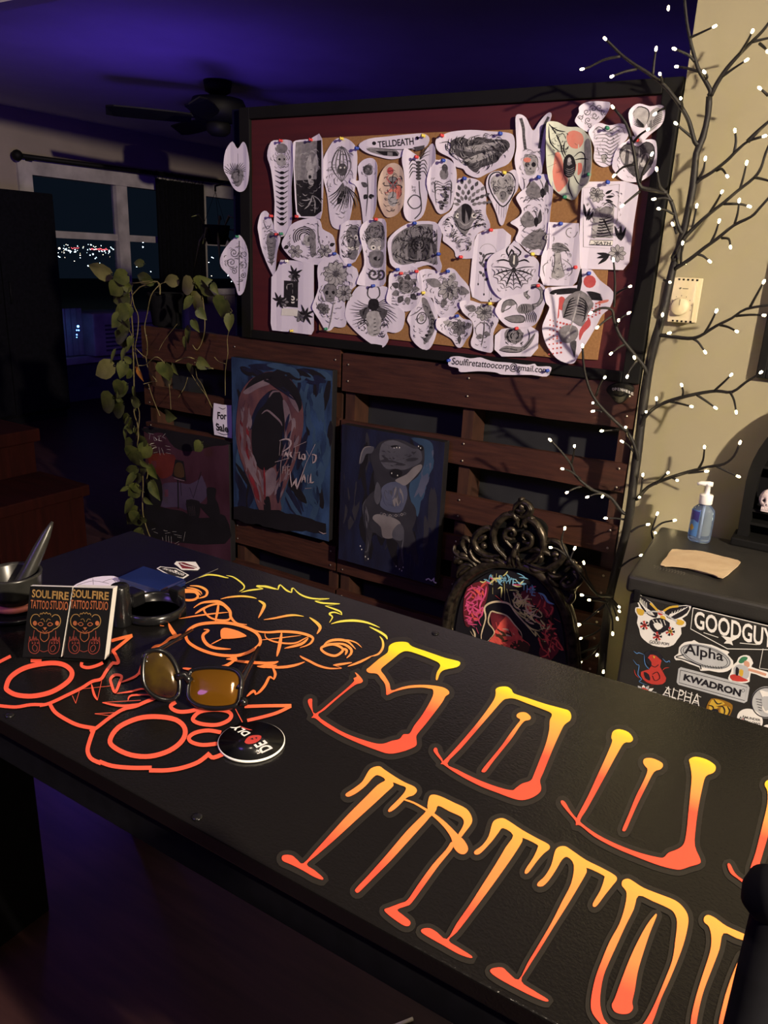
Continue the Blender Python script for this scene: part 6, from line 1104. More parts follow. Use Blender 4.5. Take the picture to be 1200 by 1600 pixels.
# ------------------------------------------------------------------ ornate frame leaning on the pallet behind the desk
FY = 1.975
PF = Plane((0, FY, .35), (0, -1, .06)); ze = Z(690, 770, 5)
fb = at_y(800, 1010, FY)
t = thing('ornate_frame', 'ornate carved black frame with a neon portrait, leaning behind the desk', 'framed painting', (fb.x, FY + .03, 0))
arch = [(28, 1800), (30, 1500), (30, 1250), (45, 1060), (68, 900), (115, 765), (195, 655), (305, 580), (430, 540), (560, 545), (650, 560), (765, 615), (865, 715), (935, 830), (985, 930), (1020, 1080), (1040, 1300), (1050, 1600), (1055, 1850)]
A = [PF(x, y, .012) for x, y in smooth_line(ze(arch), 4)]
bz_ = max(.02, min(v.z for v in A)); 
m = MB(); m.tube(A, .0155, 10); m.tube([v + Vector((0, .012, 0)) for v in A], .019, 8); m.build('moulding', 'bronze', t)
inner = [(80, 1800), (85, 1300), (110, 1050), (150, 850), (220, 730), (320, 650), (450, 600), (580, 605), (700, 650), (800, 740), (880, 860), (930, 1000), (960, 1200), (985, 1500), (995, 1850)]
m = MB(); m.fill(PF, ze(inner), -.004, 0, 3); m.fill(PF, ze([(30, 1800), (30, 1250), (70, 900), (200, 660), (430, 545), (650, 565), (860, 715), (1000, 950), (1040, 1300), (1050, 1850)]), -.010, 0, 3)
pp = m.build('painted_panel', 'darkpaint', t); pp.modifiers.new('t', 'SOLIDIFY').thickness = .002
m = MB()
def N(w, mi, *ls):
    for l in ls: m.stroke(PF, ze(l), w, .0004, mi, 3, True)
m.fill(PF, ze([(420, 1040), (500, 960), (560, 1010), (620, 1130), (690, 1190), (640, 1270), (500, 1250), (360, 1190), (410, 1110)]), .0, 0, 3); m.fill(PF, ze([(540, 1180), (620, 1150), (690, 1200), (640, 1280), (540, 1270)]), .0, 5, 3); m.fill(PF, ze([(380, 940), (430, 930), (500, 960), (460, 1010), (415, 1080), (390, 1020)]), 0, 6, 3)
m.fill(PF, ze([(190, 800), (240, 770), (270, 830), (210, 880)]), 0, 1, 3); m.fill(PF, ze([(620, 780), (700, 760), (830, 830), (880, 920), (820, 980), (740, 880), (640, 830)]), 0, 6, 3); m.fill(PF, ze([(760, 1000), (860, 1050), (930, 1200), (820, 1330), (760, 1250), (800, 1120)]), 0, 6, 3); m.fill(PF, ze([(200, 740), (360, 700), (330, 900), (210, 1050), (170, 950)]), 0, 6, 3)
N(3.0, 4, [(320, 1170), (310, 1110), (345, 980), (335, 900), (380, 860), (450, 850), (530, 870), (580, 940), (660, 1030), (720, 1100)]); N(2.2, 4, [(360, 1160), (410, 1100), (400, 1060), (365, 1010), (385, 930), (430, 935), (510, 960), (570, 1030), (620, 1090), (630, 1140)])
N(4, 0, [(425, 1010), (440, 1070)], [(455, 1010), (465, 1065)], [(490, 1000), (490, 1060)], [(520, 1005), (515, 1060)], [(550, 1060), (600, 1080)], [(380, 1170), (480, 1140), (560, 1190)], [(380, 1130), (460, 1180), (520, 1220)])
N(2.6, 3, [(455, 1100), (470, 1070), (520, 1070), (570, 1110)], [(460, 1100), (500, 1110), (560, 1120)], [(240, 1060), (260, 1100), (260, 1150)], [(225, 1080), (250, 1120)], [(85, 1050), (95, 1100)])
N(3.0, 1, [(180, 820), (230, 770), (270, 820), (200, 880)], [(230, 720), (260, 760), (300, 740), (290, 790), (330, 770)], [(350, 730), (340, 800), (300, 880), (310, 960)], [(175, 920), (240, 890), (250, 930), (320, 940), (290, 990), (310, 1040)], [(180, 960), (230, 980), (210, 1020), (280, 1030)], [(190, 1000), (260, 1050)], [(270, 1050), (290, 1100)])
N(2.4, 2, [(440, 750), (470, 740), (465, 820)], [(490, 690), (495, 840)], [(510, 750), (540, 870)], [(530, 760), (600, 770), (560, 850), (620, 860)], [(550, 830), (590, 900), (640, 840)], [(620, 840), (700, 830), (660, 900)], [(640, 860), (700, 900), (690, 990)], [(560, 900), (620, 960), (690, 1000)], [(700, 990), (740, 910), (790, 960), (740, 980)], [(590, 930), (650, 950), (690, 920)], [(300, 690), (330, 700), (350, 680)], [(360, 690), (350, 710)], [(400, 640), (400, 720)], [(430, 630), (425, 700)], [(400, 740), (400, 790)], [(650, 1010), (700, 1060), (770, 1080)], [(860, 620), (900, 630), (880, 660)])
N(2.6, 7, [(370, 680), (385, 640), (400, 690)], [(375, 665), (400, 665)]); 
for k, q in enumerate('SAVE THE'):
    if q != ' ': x = 445 + 37 * k; y = 640 + 3.2 * k * k * .45 + 5 * k; m.text(PF, q, ze([(x, y), (x + 32, y + 6), (x + 30, y + 62), (x - 2, y + 56)]), .0008, 7, .01)
N(3.5, 7, [(755, 780), (800, 800), (830, 850), (880, 870)], [(770, 790), (790, 830)]); N(2.6, 0, [(420, 800), (480, 850)], [(570, 780), (610, 830)], [(650, 870), (700, 940)], [(800, 900), (840, 960), (870, 900), (850, 890)], [(860, 1010), (850, 1060), (900, 1060)], [(850, 1130), (900, 1150), (950, 1230), (900, 1200)], [(780, 1280), (830, 1260), (860, 1150)], [(880, 980), (930, 1010)], [(740, 1280), (800, 1320)])
N(2, 2, [(680, 1050), (740, 1120), (730, 1080), (780, 1140)], [(730, 1000), (800, 1050), (760, 1070)], [(700, 1060), (760, 1110)])
m.brush(PF, ze([(600, 780), (820, 830), (890, 1000), (930, 1250), (780, 1320), (740, 1000), (600, 900)]), 70, 2.2, 14, [0, 0, 2, 5, 0], 21, .9, .0006, 1.4)
m.brush(PF, ze([(560, 760), (700, 800), (790, 960), (720, 1060), (640, 980), (560, 880)]), 44, 2.0, 14, [2, 4, 2, 3], 22, .6, .0008, 1.4)
m.brush(PF, ze([(170, 760), (360, 690), (350, 850), (310, 1030), (180, 1020)]), 40, 2.4, 14, [1, 1, 0], 23, .3, .0006, 1.4)
m.brush(PF, ze([(400, 1080), (560, 1000), (640, 1150), (620, 1250), (380, 1180)]), 30, 2.6, 16, [0, 5, 0], 24, .4, .0006, .9)
m.brush(PF, ze([(320, 640), (580, 600), (760, 720), (740, 780), (560, 730), (330, 730)]), 26, 2.0, 14, [7, 2, 7, 1], 25, .2, .0006, 1.2)
m.build('neon_brushwork', ['neon_red', 'neon_pink', 'neon_yellow', 'cream', 'cream', 'ochre', 'maroon', 'neon_blue'], t)
m = MB(); bk = smooth_line(ze([(560, 560), (480, 545), (400, 530), (300, 580), (220, 640), (150, 690), (130, 640), (125, 560), (120, 460), (135, 400), (200, 400), (215, 340), (270, 370), (330, 290), (400, 270), (430, 300), (440, 240), (510, 170), (570, 150), (590, 100), (640, 50), (700, 80), (720, 130), (690, 165), (780, 210), (830, 270), (825, 350), (900, 360), (960, 410), (985, 470), (1010, 540), (1090, 570), (1105, 650), (1070, 710), (1045, 780), (1000, 850), (930, 760), (860, 680), (760, 600), (650, 560)]), 2, True)
a_ = [PF(x, y, -.004) for x, y in bk]; b_ = [PF(x, y, .008) for x, y in bk]; n_ = len(a_); m.add(a_ + b_, [tuple(range(n_)), tuple(range(n_, 2 * n_))[::-1]] + [(i, (i + 1) % n_, n_ + (i + 1) % n_, n_ + i) for i in range(n_)]); m.build('crest_back', 'black', t)
cr_ = MB()
def scroll(pts, r, lift=.016):
    q = smooth_line(ze(pts), 4); n = len(q); P3 = [PF(x, y, lift + .010 * math.sin(math.pi * i / (n - 1))) for i, (x, y) in enumerate(q)]
    cr_.tube(P3, [r * (0.35 + .75 * math.sin(math.pi * min(.97, max(.06, i / (n - 1)))) ** .7) for i in range(n)], 7)
    cr_.tube([v + Vector((0, -r * .75, r * .15)) for v in P3], [r * .35] * n, 5)
def sym(pts, r, lift=.016, ax=((655, 90), (590, 560))):
    scroll(pts, r, lift); (x0, y0_), (x1, y1_) = ax
    out = []
    for x, y in pts: c_ = x0 + (x1 - x0) * (y - y0_) / (y1_ - y0_); d = c_ - x; out.append((c_ + d, y + .30 * 2 * d * .85))
    scroll(out, r, lift)
scroll([(595, 570), (585, 500), (600, 440), (620, 380)], .010); scroll([(540, 560), (560, 510), (580, 460)], .008); scroll([(650, 570), (625, 520), (610, 460)], .008)
sym([(570, 560), (510, 480), (450, 410), (430, 320), (455, 235), (520, 170), (585, 165), (615, 200), (590, 240)], .0105); sym([(625, 260), (600, 180), (570, 145), (545, 150)], .008); sym([(600, 440), (560, 400), (520, 340), (530, 280), (580, 270), (595, 310), (565, 330)], .007); sym([(590, 350), (540, 340), (510, 300)], .006)
scroll([(585, 150), (600, 95), (650, 65), (700, 85), (720, 125), (690, 160), (645, 175), (600, 160)], .010); scroll([(640, 170), (655, 100), (650, 60)], .009); scroll([(600, 120), (640, 130), (700, 120)], .008); scroll([(655, 60), (640, 40), (665, 35)], .006)
for pts, r in (([(520, 545), (430, 490), (355, 465), (300, 420), (285, 350), (325, 290), (395, 262), (440, 305), (400, 340)], .010), ([(490, 470), (420, 485), (345, 460), (310, 400)], .008), ([(300, 380), (340, 340), (380, 330)], .009), ([(260, 510), (215, 440), (190, 380), (210, 335), (255, 380), (235, 420)], .008), ([(300, 565), (230, 500), (170, 480), (125, 440), (125, 400)], .008), ([(145, 650), (165, 580), (225, 545), (270, 565)], .008), ([(150, 640), (200, 590), (250, 560)], .006), ([(140, 490), (190, 470), (240, 490)], .008), ([(125, 540), (150, 500), (200, 500)], .009), ([(330, 540), (280, 500), (250, 440), (280, 400)], .007), ([(440, 520), (390, 510), (320, 500)], .007),
               ([(660, 520), (740, 560), (825, 585), (885, 560), (945, 520), (980, 450), (950, 390), (880, 362), (820, 385), (830, 430)], .010), ([(690, 450), (760, 430), (830, 445), (890, 485)], .009), ([(720, 500), (760, 470), (800, 480), (790, 520), (750, 520)], .008), ([(880, 480), (910, 460), (950, 480)], .008), ([(890, 520), (920, 500), (950, 510)], .008), ([(975, 600), (1035, 555), (1090, 580), (1105, 640), (1065, 700), (1000, 720), (960, 680), (1000, 640)], .0105), ([(985, 550), (1030, 520), (1070, 540)], .009), ([(1000, 735), (1050, 780), (1020, 835), (985, 800)], .008), ([(900, 600), (870, 640), (900, 690), (940, 720)], .008), ([(1040, 600), (1080, 640), (1070, 690)], .008), ([(850, 600), (900, 640), (960, 640)], .009), ([(700, 560), (760, 590), (840, 590)], .007), ([(990, 700), (1040, 740), (1045, 790)], .008)): scroll(pts, r)
for x, y, r in ((140, 460, .010), (250, 400, .009), (650, 110, .011), (1060, 610, .012), (1010, 690, .010), (760, 480, .010), (350, 400, .011), (570, 310, .008), (690, 320, .008), (160, 520, .012), (1080, 660, .009)): cr_.ball(PF(*ze([(x, y)])[0], .018), r, sub=2)
cr_.build('carved_crest', 'bronze', t)
zmin = min(v.z for v in A)
MB().bbox(A[0].x - .01, A[-1].x + .01, FY - .006, FY + .032, 0, max(.03, zmin + .02), .006).build('bottom_rail', 'bronze', t)

# ------------------------------------------------------------------ light tree in front of the wall
TY = 2.10
tb = at_y(938, 1075, TY); t = thing('light_tree', 'dark bare twig tree with small warm lights against the beige wall', 'light tree', (tb.x - .02, TY, 0))
MB().lathe([(0, .001), (.085, .001), (.085, .012), (.03, .022), (.02, .06), (0, .06)], (tb.x - .02, TY, 0), 28).build('base', 'bark', t)
def px_w(w, Y=TY): return w * .5 * Y / 1208 * 1.0
tr = [(1108, 150), (1106, 180), (1098, 215), (1088, 240), (1083, 290), (1073, 340), (1061, 390), (1051, 420), (1040, 470), (1030, 510), (1020, 545), (1011, 590), (1004, 640), (997, 700), (990, 750), (984, 800), (976, 840), (965, 880), (953, 930), (945, 990), (940, 1050)]
q = smooth_line(tr, 2); n = len(q)
P3 = [at_y(x, y, TY + .006 * math.sin(i * .6)) for i, (x, y) in enumerate(q)]
P3.append(Vector((tb.x - .02, TY, .03)))
MB().tube(P3, [.0068 + .0052 * min(1, i / (n * .5)) + .0006 * math.sin(i * 1.7) for i in range(n + 1)], 9).build('trunk', 'bark', t)
bulbs = []
boughs = [(x, y, 0.0) for x, y in q]; trunk = list(q)
def twig(pts, bulb=True, w0=.0045, w1=.0024, out=.0, bough=False):
    """out: how far its tip leans from the trunk's plane toward the room (+) or the wall (-)"""
    q = smooth_line(pts, 3); n = len(q); near = min(boughs, key=lambda b: (b[0] - q[0][0]) ** 2 + (b[1] - q[0][1]) ** 2)
    l0 = near[2] if (near[0] - q[0][0]) ** 2 + (near[1] - q[0][1]) ** 2 < 400 else 0.0; l1 = out if bough else l0 + out
    lean = [l0 + (l1 - l0) * i / max(1, n - 1) for i in range(n)]; P3 = [at_y(x, y, TY - l_) for (x, y), l_ in zip(q, lean)]
    if bough:
        for (a_, b_), (c_, d_), e_, f_ in zip(q, q[1:], lean, lean[1:]): boughs.extend([(a_ + (c_ - a_) * k / 4, b_ + (d_ - b_) * k / 4, e_ + (f_ - e_) * k / 4) for k in range(5)])
    MB().tube(P3, [w0 + (w1 - w0) * i / max(1, n - 1) for i in range(n)], 6).build('branch', 'bark', t)
    if bulb: d = (P3[-1] - P3[-2]).normalized() if n > 1 else Vector((0, 0, 1)); bulbs.append((P3[-1] + d * .004, d))
def lone(x, y, out=0.0): bulbs.append((at_y(x, y, TY - out), Vector((0, 0, 1))))
tA, tB, tC, tD, tE = Z(880, 0, 3.75), Z(900, 400, 3.2), Z(840, 600, 6), Z(840, 780, 6), Z(660, 740, 3.75)
def main(z, pts, out=.03, bulb=False, w0=.0056):
    p = z(pts); k = min(trunk, key=lambda t_: (t_[0] - p[0][0]) ** 2 + (t_[1] - p[0][1] - 5) ** 2)
    if 4 < math.hypot(k[0] - p[0][0], k[1] - p[0][1]) < 32: p = [k] + p
    twig(p, bulb, w0, .0028, out, True)
def side(z, *ls, out=.03):
    for i, l in enumerate(ls): twig(z(l), True, .0034, .0022, min(out, .05) * .4 + .02 * math.sin(i * 2.1))
main(tA, [(855, 560), (862, 530), (830, 470), (790, 400), (760, 300), (745, 235), (725, 130), (710, -20)], .03)
side(tA, [(745, 220), (800, 195), (875, 160)], [(770, 360), (730, 320), (662, 290)], [(800, 420), (725, 400), (676, 392)], [(830, 470), (845, 450), (833, 430)])
lone(*tA([(616, 50)])[0]); main(tA, [(865, 560), (900, 490), (960, 400), (1040, 310), (1110, 240), (1170, 180), (1230, 100)], .03)
side(tA, [(930, 450), (1000, 400), (1063, 359)], [(1030, 320), (1075, 250), (1104, 193)], [(1110, 245), (1170, 230), (1240, 215)], [(1150, 255), (1180, 280), (1192, 296)])
main(tA, [(770, 830), (740, 720), (700, 640), (650, 570), (590, 500), (500, 430), (420, 380), (340, 320), (290, 270), (254, 235)], .07, True)
side(tA, [(335, 330), (240, 350), (160, 390), (122, 402)], [(430, 405), (360, 420), (295, 444)], [(525, 440), (532, 370), (542, 300)], [(580, 490), (575, 460), (569, 440)], [(700, 640), (695, 600), (690, 580)], [(600, 632), (570, 645), (548, 660)], [(755, 805), (700, 760), (667, 730)], out=.06)
main(tA, [(750, 1120), (790, 1060), (870, 1010), (960, 940), (1010, 890), (1080, 830), (1166, 801)], .03, True)
side(tA, [(790, 1050), (820, 1000), (831, 942)], [(900, 1000), (930, 990), (957, 1026)], [(1000, 900), (1012, 830), (1008, 778)])
main(tA, [(1080, 830), (1150, 760), (1230, 690)], .03); side(tA, [(1200, 560), (1160, 524)])
main(tA, [(640, 1510), (700, 1410), (770, 1330), (860, 1250), (950, 1180), (1020, 1120), (1120, 1040), (1160, 980), (1185, 900), (1220, 820)], .03)
side(tA, [(755, 1340), (768, 1280), (780, 1218)], [(860, 1245), (900, 1180), (926, 1132)], [(940, 1195), (1030, 1195), (1078, 1206)], [(1035, 1110), (1055, 1040), (1072, 967)], [(1120, 1040), (1170, 1050), (1240, 1070)])
main(tA, [(655, 1575), (740, 1520), (830, 1450), (900, 1400), (1000, 1320), (1100, 1270), (1150, 1220), (1230, 1130)], .03)
side(tA, [(860, 1430), (890, 1370), (910, 1307)], [(930, 1395), (970, 1400), (979, 1440)], [(790, 1490), (820, 1500), (849, 1523)], [(1005, 1310), (1022, 1250), (1030, 1188)], [(690, 1545), (692, 1490), (699, 1433)], [(640, 1520), (670, 1550), (697, 1548)])
main(tA, [(670, 1320), (640, 1200), (600, 1130), (565, 1090), (549, 1003)], .06, True)
main(tA, [(610, 1130), (500, 1110), (450, 1090), (430, 1000), (410, 870), (370, 730), (298, 636)], .08, True)
side(tA, [(640, 1180), (600, 1160), (543, 1165)], [(655, 1260), (610, 1235), (567, 1224)], [(665, 1370), (655, 1340), (647, 1324)], [(450, 1070), (470, 1000), (514, 914)], [(415, 830), (450, 790), (491, 762)], [(425, 960), (350, 980), (307, 1020)], [(450, 1120), (400, 1160), (354, 1198)], out=.08)
main(tB, [(345, 560), (290, 490), (220, 400), (190, 320), (180, 270), (130, 260), (82, 281)], .08, True)
side(tB, [(190, 255), (195, 130), (188, 28)], [(198, 190), (230, 170), (266, 154)], [(200, 340), (225, 310), (256, 290)], [(200, 350), (208, 340), (212, 326)], [(245, 440), (210, 460), (180, 484)], [(280, 480), (286, 490), (289, 499)], [(310, 520), (275, 560), (259, 595)], [(180, 300), (150, 320), (112, 352)], out=.08)
main(tB, [(305, 1000), (270, 900), (200, 830), (120, 750), (70, 670), (40, 560), (33, 458)], .09, True)
side(tB, [(100, 700), (120, 640), (140, 612)], [(110, 745), (95, 742), (86, 736)], [(130, 780), (110, 772), (94, 774)], [(215, 868), (170, 872), (137, 874)], [(262, 900), (256, 870), (250, 858)], [(290, 980), (265, 950), (238, 932)], out=.08)
main(tC, [(800, 1210), (700, 1080), (620, 1030), (530, 1000), (430, 930), (350, 850), (310, 750), (260, 680), (190, 600), (127, 534)], .10, True)
side(tC, [(320, 740), (338, 660), (345, 594)], [(400, 890), (310, 820), (243, 797)], [(620, 1030), (620, 1040), (617, 1045)], [(590, 1022), (530, 1035), (480, 1054)], [(410, 960), (340, 980), (285, 1011)], out=.09); side(tB, [(255, 1320), (200, 1312), (157, 1311)], out=.05)
main(tB, [(392, 395), (460, 400), (560, 412), (620, 400), (700, 350), (780, 310), (850, 265), (980, 243)], .05)
side(tB, [(640, 390), (670, 340), (698, 283)], [(720, 345), (760, 355), (798, 374)], [(580, 412), (610, 430), (640, 472)], [(870, 255), (900, 200), (934, 138)], [(800, 300), (870, 294), (932, 296)], [(430, 396), (448, 392), (457, 389)], [(405, 390), (425, 350), (432, 302)], [(440, 120), (455, 125), (467, 130)], out=.045)
main(tB, [(340, 810), (400, 755), (480, 720), (600, 690), (700, 675), (780, 680), (850, 630), (900, 600), (919, 586)], .05, True)
side(tB, [(530, 708), (536, 680), (530, 652)], [(470, 728), (520, 738), (571, 751)], [(600, 692), (650, 725), (689, 753)], [(690, 675), (740, 630), (770, 600)], [(770, 680), (790, 720), (800, 773)], [(395, 760), (403, 740), (403, 723)], [(345, 800), (347, 790), (350, 782)], out=.045)
main(tB, [(305, 1215), (360, 1155), (450, 1115), (560, 1080), (660, 1055), (740, 1040), (790, 1000), (817, 941)], .05, True)
side(tB, [(322, 1190), (330, 1140), (334, 1101)], [(400, 1140), (430, 1110), (456, 1087)], [(560, 1085), (610, 1080), (643, 1077)], [(480, 1108), (495, 1115), (503, 1120)], [(612, 1065), (635, 1020), (642, 962)], [(700, 1050), (750, 1075), (802, 1098)], [(305, 1215), (312, 1212), (316, 1208)], out=.045)
side(tB, [(272, 1380), (310, 1355), (351, 1344)], [(395, 1430), (378, 1380), (404, 1296)], [(385, 1370), (430, 1335), (484, 1323)], [(398, 1415), (402, 1400), (399, 1390)], out=-.03)
side(tB, [(215, 1560), (270, 1520), (319, 1499)], out=.2)
main(tD, [(690, 910), (640, 905), (560, 890), (420, 720), (300, 560)], .24)
side(tD, [(300, 560), (225, 400), (250, 287)], [(280, 540), (190, 470), (133, 454)], [(300, 570), (320, 520), (341, 475)], out=.03)
side(tD, [(560, 900), (470, 740), (436, 610)], [(600, 930), (500, 920), (428, 902)], [(640, 960), (560, 950), (498, 946)], [(660, 960), (620, 1010), (572, 1043)], [(690, 930), (730, 970), (758, 1002)], [(690, 930), (730, 1000), (757, 1038)], [(690, 940), (720, 1040), (742, 1105)], [(640, 980), (500, 1100), (403, 1170)], out=.02)
side(tE, [(1060, 900), (990, 880), (922, 882)], [(1060, 900), (1000, 940), (935, 963)], [(1065, 960), (1050, 1020), (1029, 1055)], [(1060, 960), (1000, 1050), (934, 1101)], [(1060, 1000), (1070, 1080), (1062, 1152)], [(1055, 1000), (1050, 1100), (1050, 1192)], [(1050, 1000), (900, 1060), (763, 1088)], [(1075, 760), (1110, 840), (1115, 928)], out=.07)
bulbs.sort(key=lambda b: b[0].y)
rest = MB()
for i, (p, d) in enumerate(bulbs):
    m = MB() if i < 100 else rest
    m.tube([p - d * .004, p - d * .001, p + d * .004, p + d * .0062], [.0019, .0029, .0028, .0009], 8)
    if i < 100: m.build('bulb', 'bulb', t)
if rest.v: rest.build('bulb', 'bulb', t, kind='stuff')

# ------------------------------------------------------------------ black stickered fridge against the wall
FZ = .68
fa, fb_, fc_ = at_z(984, 899, FZ), at_z(1050, 825, FZ), at_z(1200, 947, FZ)
ux = Vector((fc_.x - fa.x, fc_.y - fa.y, 0)).normalized(); uy = Vector((-ux.y, ux.x, 0)); dep = min((fb_ - fa).length, (2.185 - fa.y) / 1.0)
t = thing('mini_fridge', 'black mini fridge covered in stickers against the beige wall', 'fridge', Vector((fa.x + .28, fa.y + .2, 0)))
R3 = Matrix(((ux.x, uy.x, 0), (ux.y, uy.y, 0), (0, 0, 1)))
def local(mb):
    for v in mb.v: v.xyz = R3 @ v + Vector((fa.x, fa.y, 0))
    return mb
WD = .56
local(MB().bbox(-.006, WD, 0, dep, FZ - .042, FZ, .012, 4)).build('top', 'fridge', t); local(MB().bbox(.006, WD - .012, .035, dep - .01, .03, FZ - .0425, .006)).build('body', 'fridge', t)
door = local(MB().bbox(.006, WD - .012, .008, .0335, .04, FZ - .046, .006)).build('door', 'fridge', t)
local(MB().bbox(.015, .03, -.006, .006, FZ - .06, FZ - .03, .003)).build('latch', 'gloss', t)
for a_ in (.03, WD - .05):
    for b_ in (.05, dep - .04): local(MB().bbox(a_, a_ + .02, b_, b_ + .02, 0, .032, .003)).build('foot', 'gloss', t)
dfo = R3 @ Vector((0, .0078, 0)) + Vector((fa.x, fa.y, 0)); PG = Plane(dfo, -uy); zg = Z(970, 900, 5.217)
PTOP = Plane((0, 0, FZ), (0, 0, 1)); m = MB()
for k in range(11): x = 1021 + 4.6 * k; m.stroke(PTOP, [(x, 885 + 1.1 * k), (x + 2.2, 883.5 + 1.1 * k), (x + 2.6, 886.5 + 1.1 * k), (x + .5, 888 + 1.1 * k)], .9, .0008, 0, 2)
m.build('worn_print', 'grey', t)
ST = ['white', 'ink', 'st_red', 'st_yel', 'st_grey', 'st_green', 'st_skin', 'st_blue', 'st_brown']
def sticker(base, mi, draw=None, label=None, lift=.0006, n=2):
    m = MB()
    if base: m.fill(PG, zg(base), lift, mi, n)
    if draw: draw(m)
    o = m.build('sticker', ST, door)
    if label: o['label'] = label
def G(m, l, w, mi, lift=.0008, n=3, taper=False): m.stroke(PG, zg(l), w, lift, mi, n, taper)
def GF(m, l, mi, lift=.0008, n=2): m.fill(PG, zg(l), lift, mi, n)
def eagle(m):
    GF(m, [(125, 150), (150, 150), (250, 220), (300, 290), (290, 340), (230, 320), (170, 260)], 1); GF(m, [(360, 280), (450, 250), (555, 245), (540, 300), (450, 350), (380, 340)], 1)
    for k in range(6): G(m, [(130 + 16 * k, 155 + 12 * k), (170 + 10 * k, 230 + 14 * k), (250 + 5 * k, 290 + 6 * k)], .9, 0); G(m, [(545 - 25 * k, 250 + 8 * k), (480 - 14 * k, 290 + 8 * k), (400 - 3 * k, 310 + 5 * k)], .9, 0)
    G(m, [(240, 220), (290, 270), (310, 300)], 3.2, 3); G(m, [(470, 245), (400, 255), (350, 285)], 3.2, 3); GF(m, [(305, 285), (340, 290), (345, 315), (310, 315)], 2); GF(m, [(325, 320), (360, 330), (365, 360), (330, 360)], 3)
    GF(m, [(130, 260), (190, 280), (180, 320), (140, 310)], 3); GF(m, [(460, 350), (520, 370), (500, 400), (455, 390)], 3); G(m, [(190, 300), (310, 290), (460, 370)], 2.2, 4)
    GF(m, [(240, 360), (320, 340), (400, 380), (380, 440), (300, 470), (240, 420)], 1); GF(m, [(265, 390), (310, 380), (345, 410), (300, 440)], 0)
    for x, y in ((195, 400), (300, 490), (405, 450)):
        for k in range(7): GF(m, [(x, y), (x + 38 * math.cos(k * .9 - .2), y + 38 * math.sin(k * .9 - .2)), (x + 38 * math.cos(k * .9 + .35), y + 38 * math.sin(k * .9 + .35))], 2 if k % 2 else 1, .0008, 1)
        m.fill(PG, zg([(x + 17 * math.cos(a), y + 17 * math.sin(a)) for a in [k * TAU / 8 for k in range(8)]]), .0008, 2 if x < 350 else 3, 1); G(m, [(x - 9, y), (x, y - 9), (x + 9, y), (x, y + 8)], 1, 1, .002)
    for k in range(4): G(m, [(260 + 30 * k, 355), (290 + 25 * k, 400)], 1, 0)
    m.text(PG, 'GOOD POPS', zg([(240, 520), (400, 545), (395, 565), (235, 548)]), .0008, 1)
sticker([(118, 140), (135, 128), (180, 170), (250, 215), (300, 270), (340, 285), (380, 255), (450, 245), (560, 235), (572, 255), (540, 320), (500, 345), (530, 375), (525, 410), (490, 420), (495, 470), (460, 520), (430, 560), (360, 580), (260, 565), (190, 520), (160, 480), (150, 430), (132, 380), (140, 330), (118, 290), (122, 255), (150, 250), (120, 180)], 0, eagle, 'white-edged eagle and roses sticker')
def good(m):
    G(m, [(590, 258), (1260, 420), (1260, 600), (870, 592), (570, 430), (590, 258)], 1.2, 0, n=1); m.text(PG, 'GOODGUYS', zg([(602, 280), (1300, 450), (1290, 605), (598, 425)]), .0008, 0, .02)
    G(m, [(675, 460), (795, 500)], 1, 0, n=1); G(m, [(970, 545), (1110, 558)], 1, 0, n=1); GF(m, [(818, 485), (948, 510), (905, 530), (915, 565), (885, 550), (840, 548), (862, 525)], 0, n=1); G(m, [(1160, 590), (1130, 750), (1260, 770)], .9, 0, n=1)
sticker(None, 0, good, 'white outlined GOODGUYS sticker')
def alpha(m):
    m.fill(PG, zg([(690 + 215 * math.cos(a) * .97 - 40 * math.sin(a) * .2, 655 + 92 * math.sin(a) + 52 * math.cos(a)) for a in [k * TAU / 20 for k in range(20)]]), .0008, 4, 2)
    for r in (.93, .84): G(m, [(690 + 215 * r * math.cos(a), 655 + 88 * r * math.sin(a) + 50 * math.cos(a)) for a in [k * TAU / 20 for k in range(21)]], .9, 1)
    m.text(PG, 'Alpha', zg([(520, 545), (838, 610), (835, 720), (515, 655)]), .0008, 1, .02); G(m, [(515, 640), (480, 650), (450, 660), (520, 680), (650, 730)], 1.6, 1); G(m, [(650, 725), (655, 760)], 2, 1)
    for k in range(9): G(m, [(640 + 22 * k, 720 + 2 * k), (650 + 22 * k, 742 + 2 * k)], .8, 1)
sticker([(435, 655), (470, 630), (475, 580), (520, 540), (580, 530), (600, 522), (640, 545), (740, 560), (820, 595), (870, 610), (885, 625), (870, 640), (915, 690), (910, 740), (870, 775), (800, 785), (720, 770), (650, 772), (640, 745), (560, 715), (490, 685), (450, 685)], 0, alpha, 'white oval sticker lettered Alpha')
def kwad(m):
    G(m, [(488, 765), (1030, 905), (1010, 1015), (475, 868), (488, 765)], .8, 1, n=1); m.text(PG, 'KWADRON', zg([(520, 795), (985, 925), (975, 985), (508, 848)]), .0008, 1, .05)
    G(m, [(985, 930), (1000, 918), (1012, 935), (995, 945), (985, 930)], .6, 1)
sticker([(490, 742), (1035, 885), (1050, 910), (1030, 1020), (1005, 1035), (470, 885), (455, 865), (470, 755)], 4, kwad, 'pale grey rectangular KWADRON sticker', n=1)
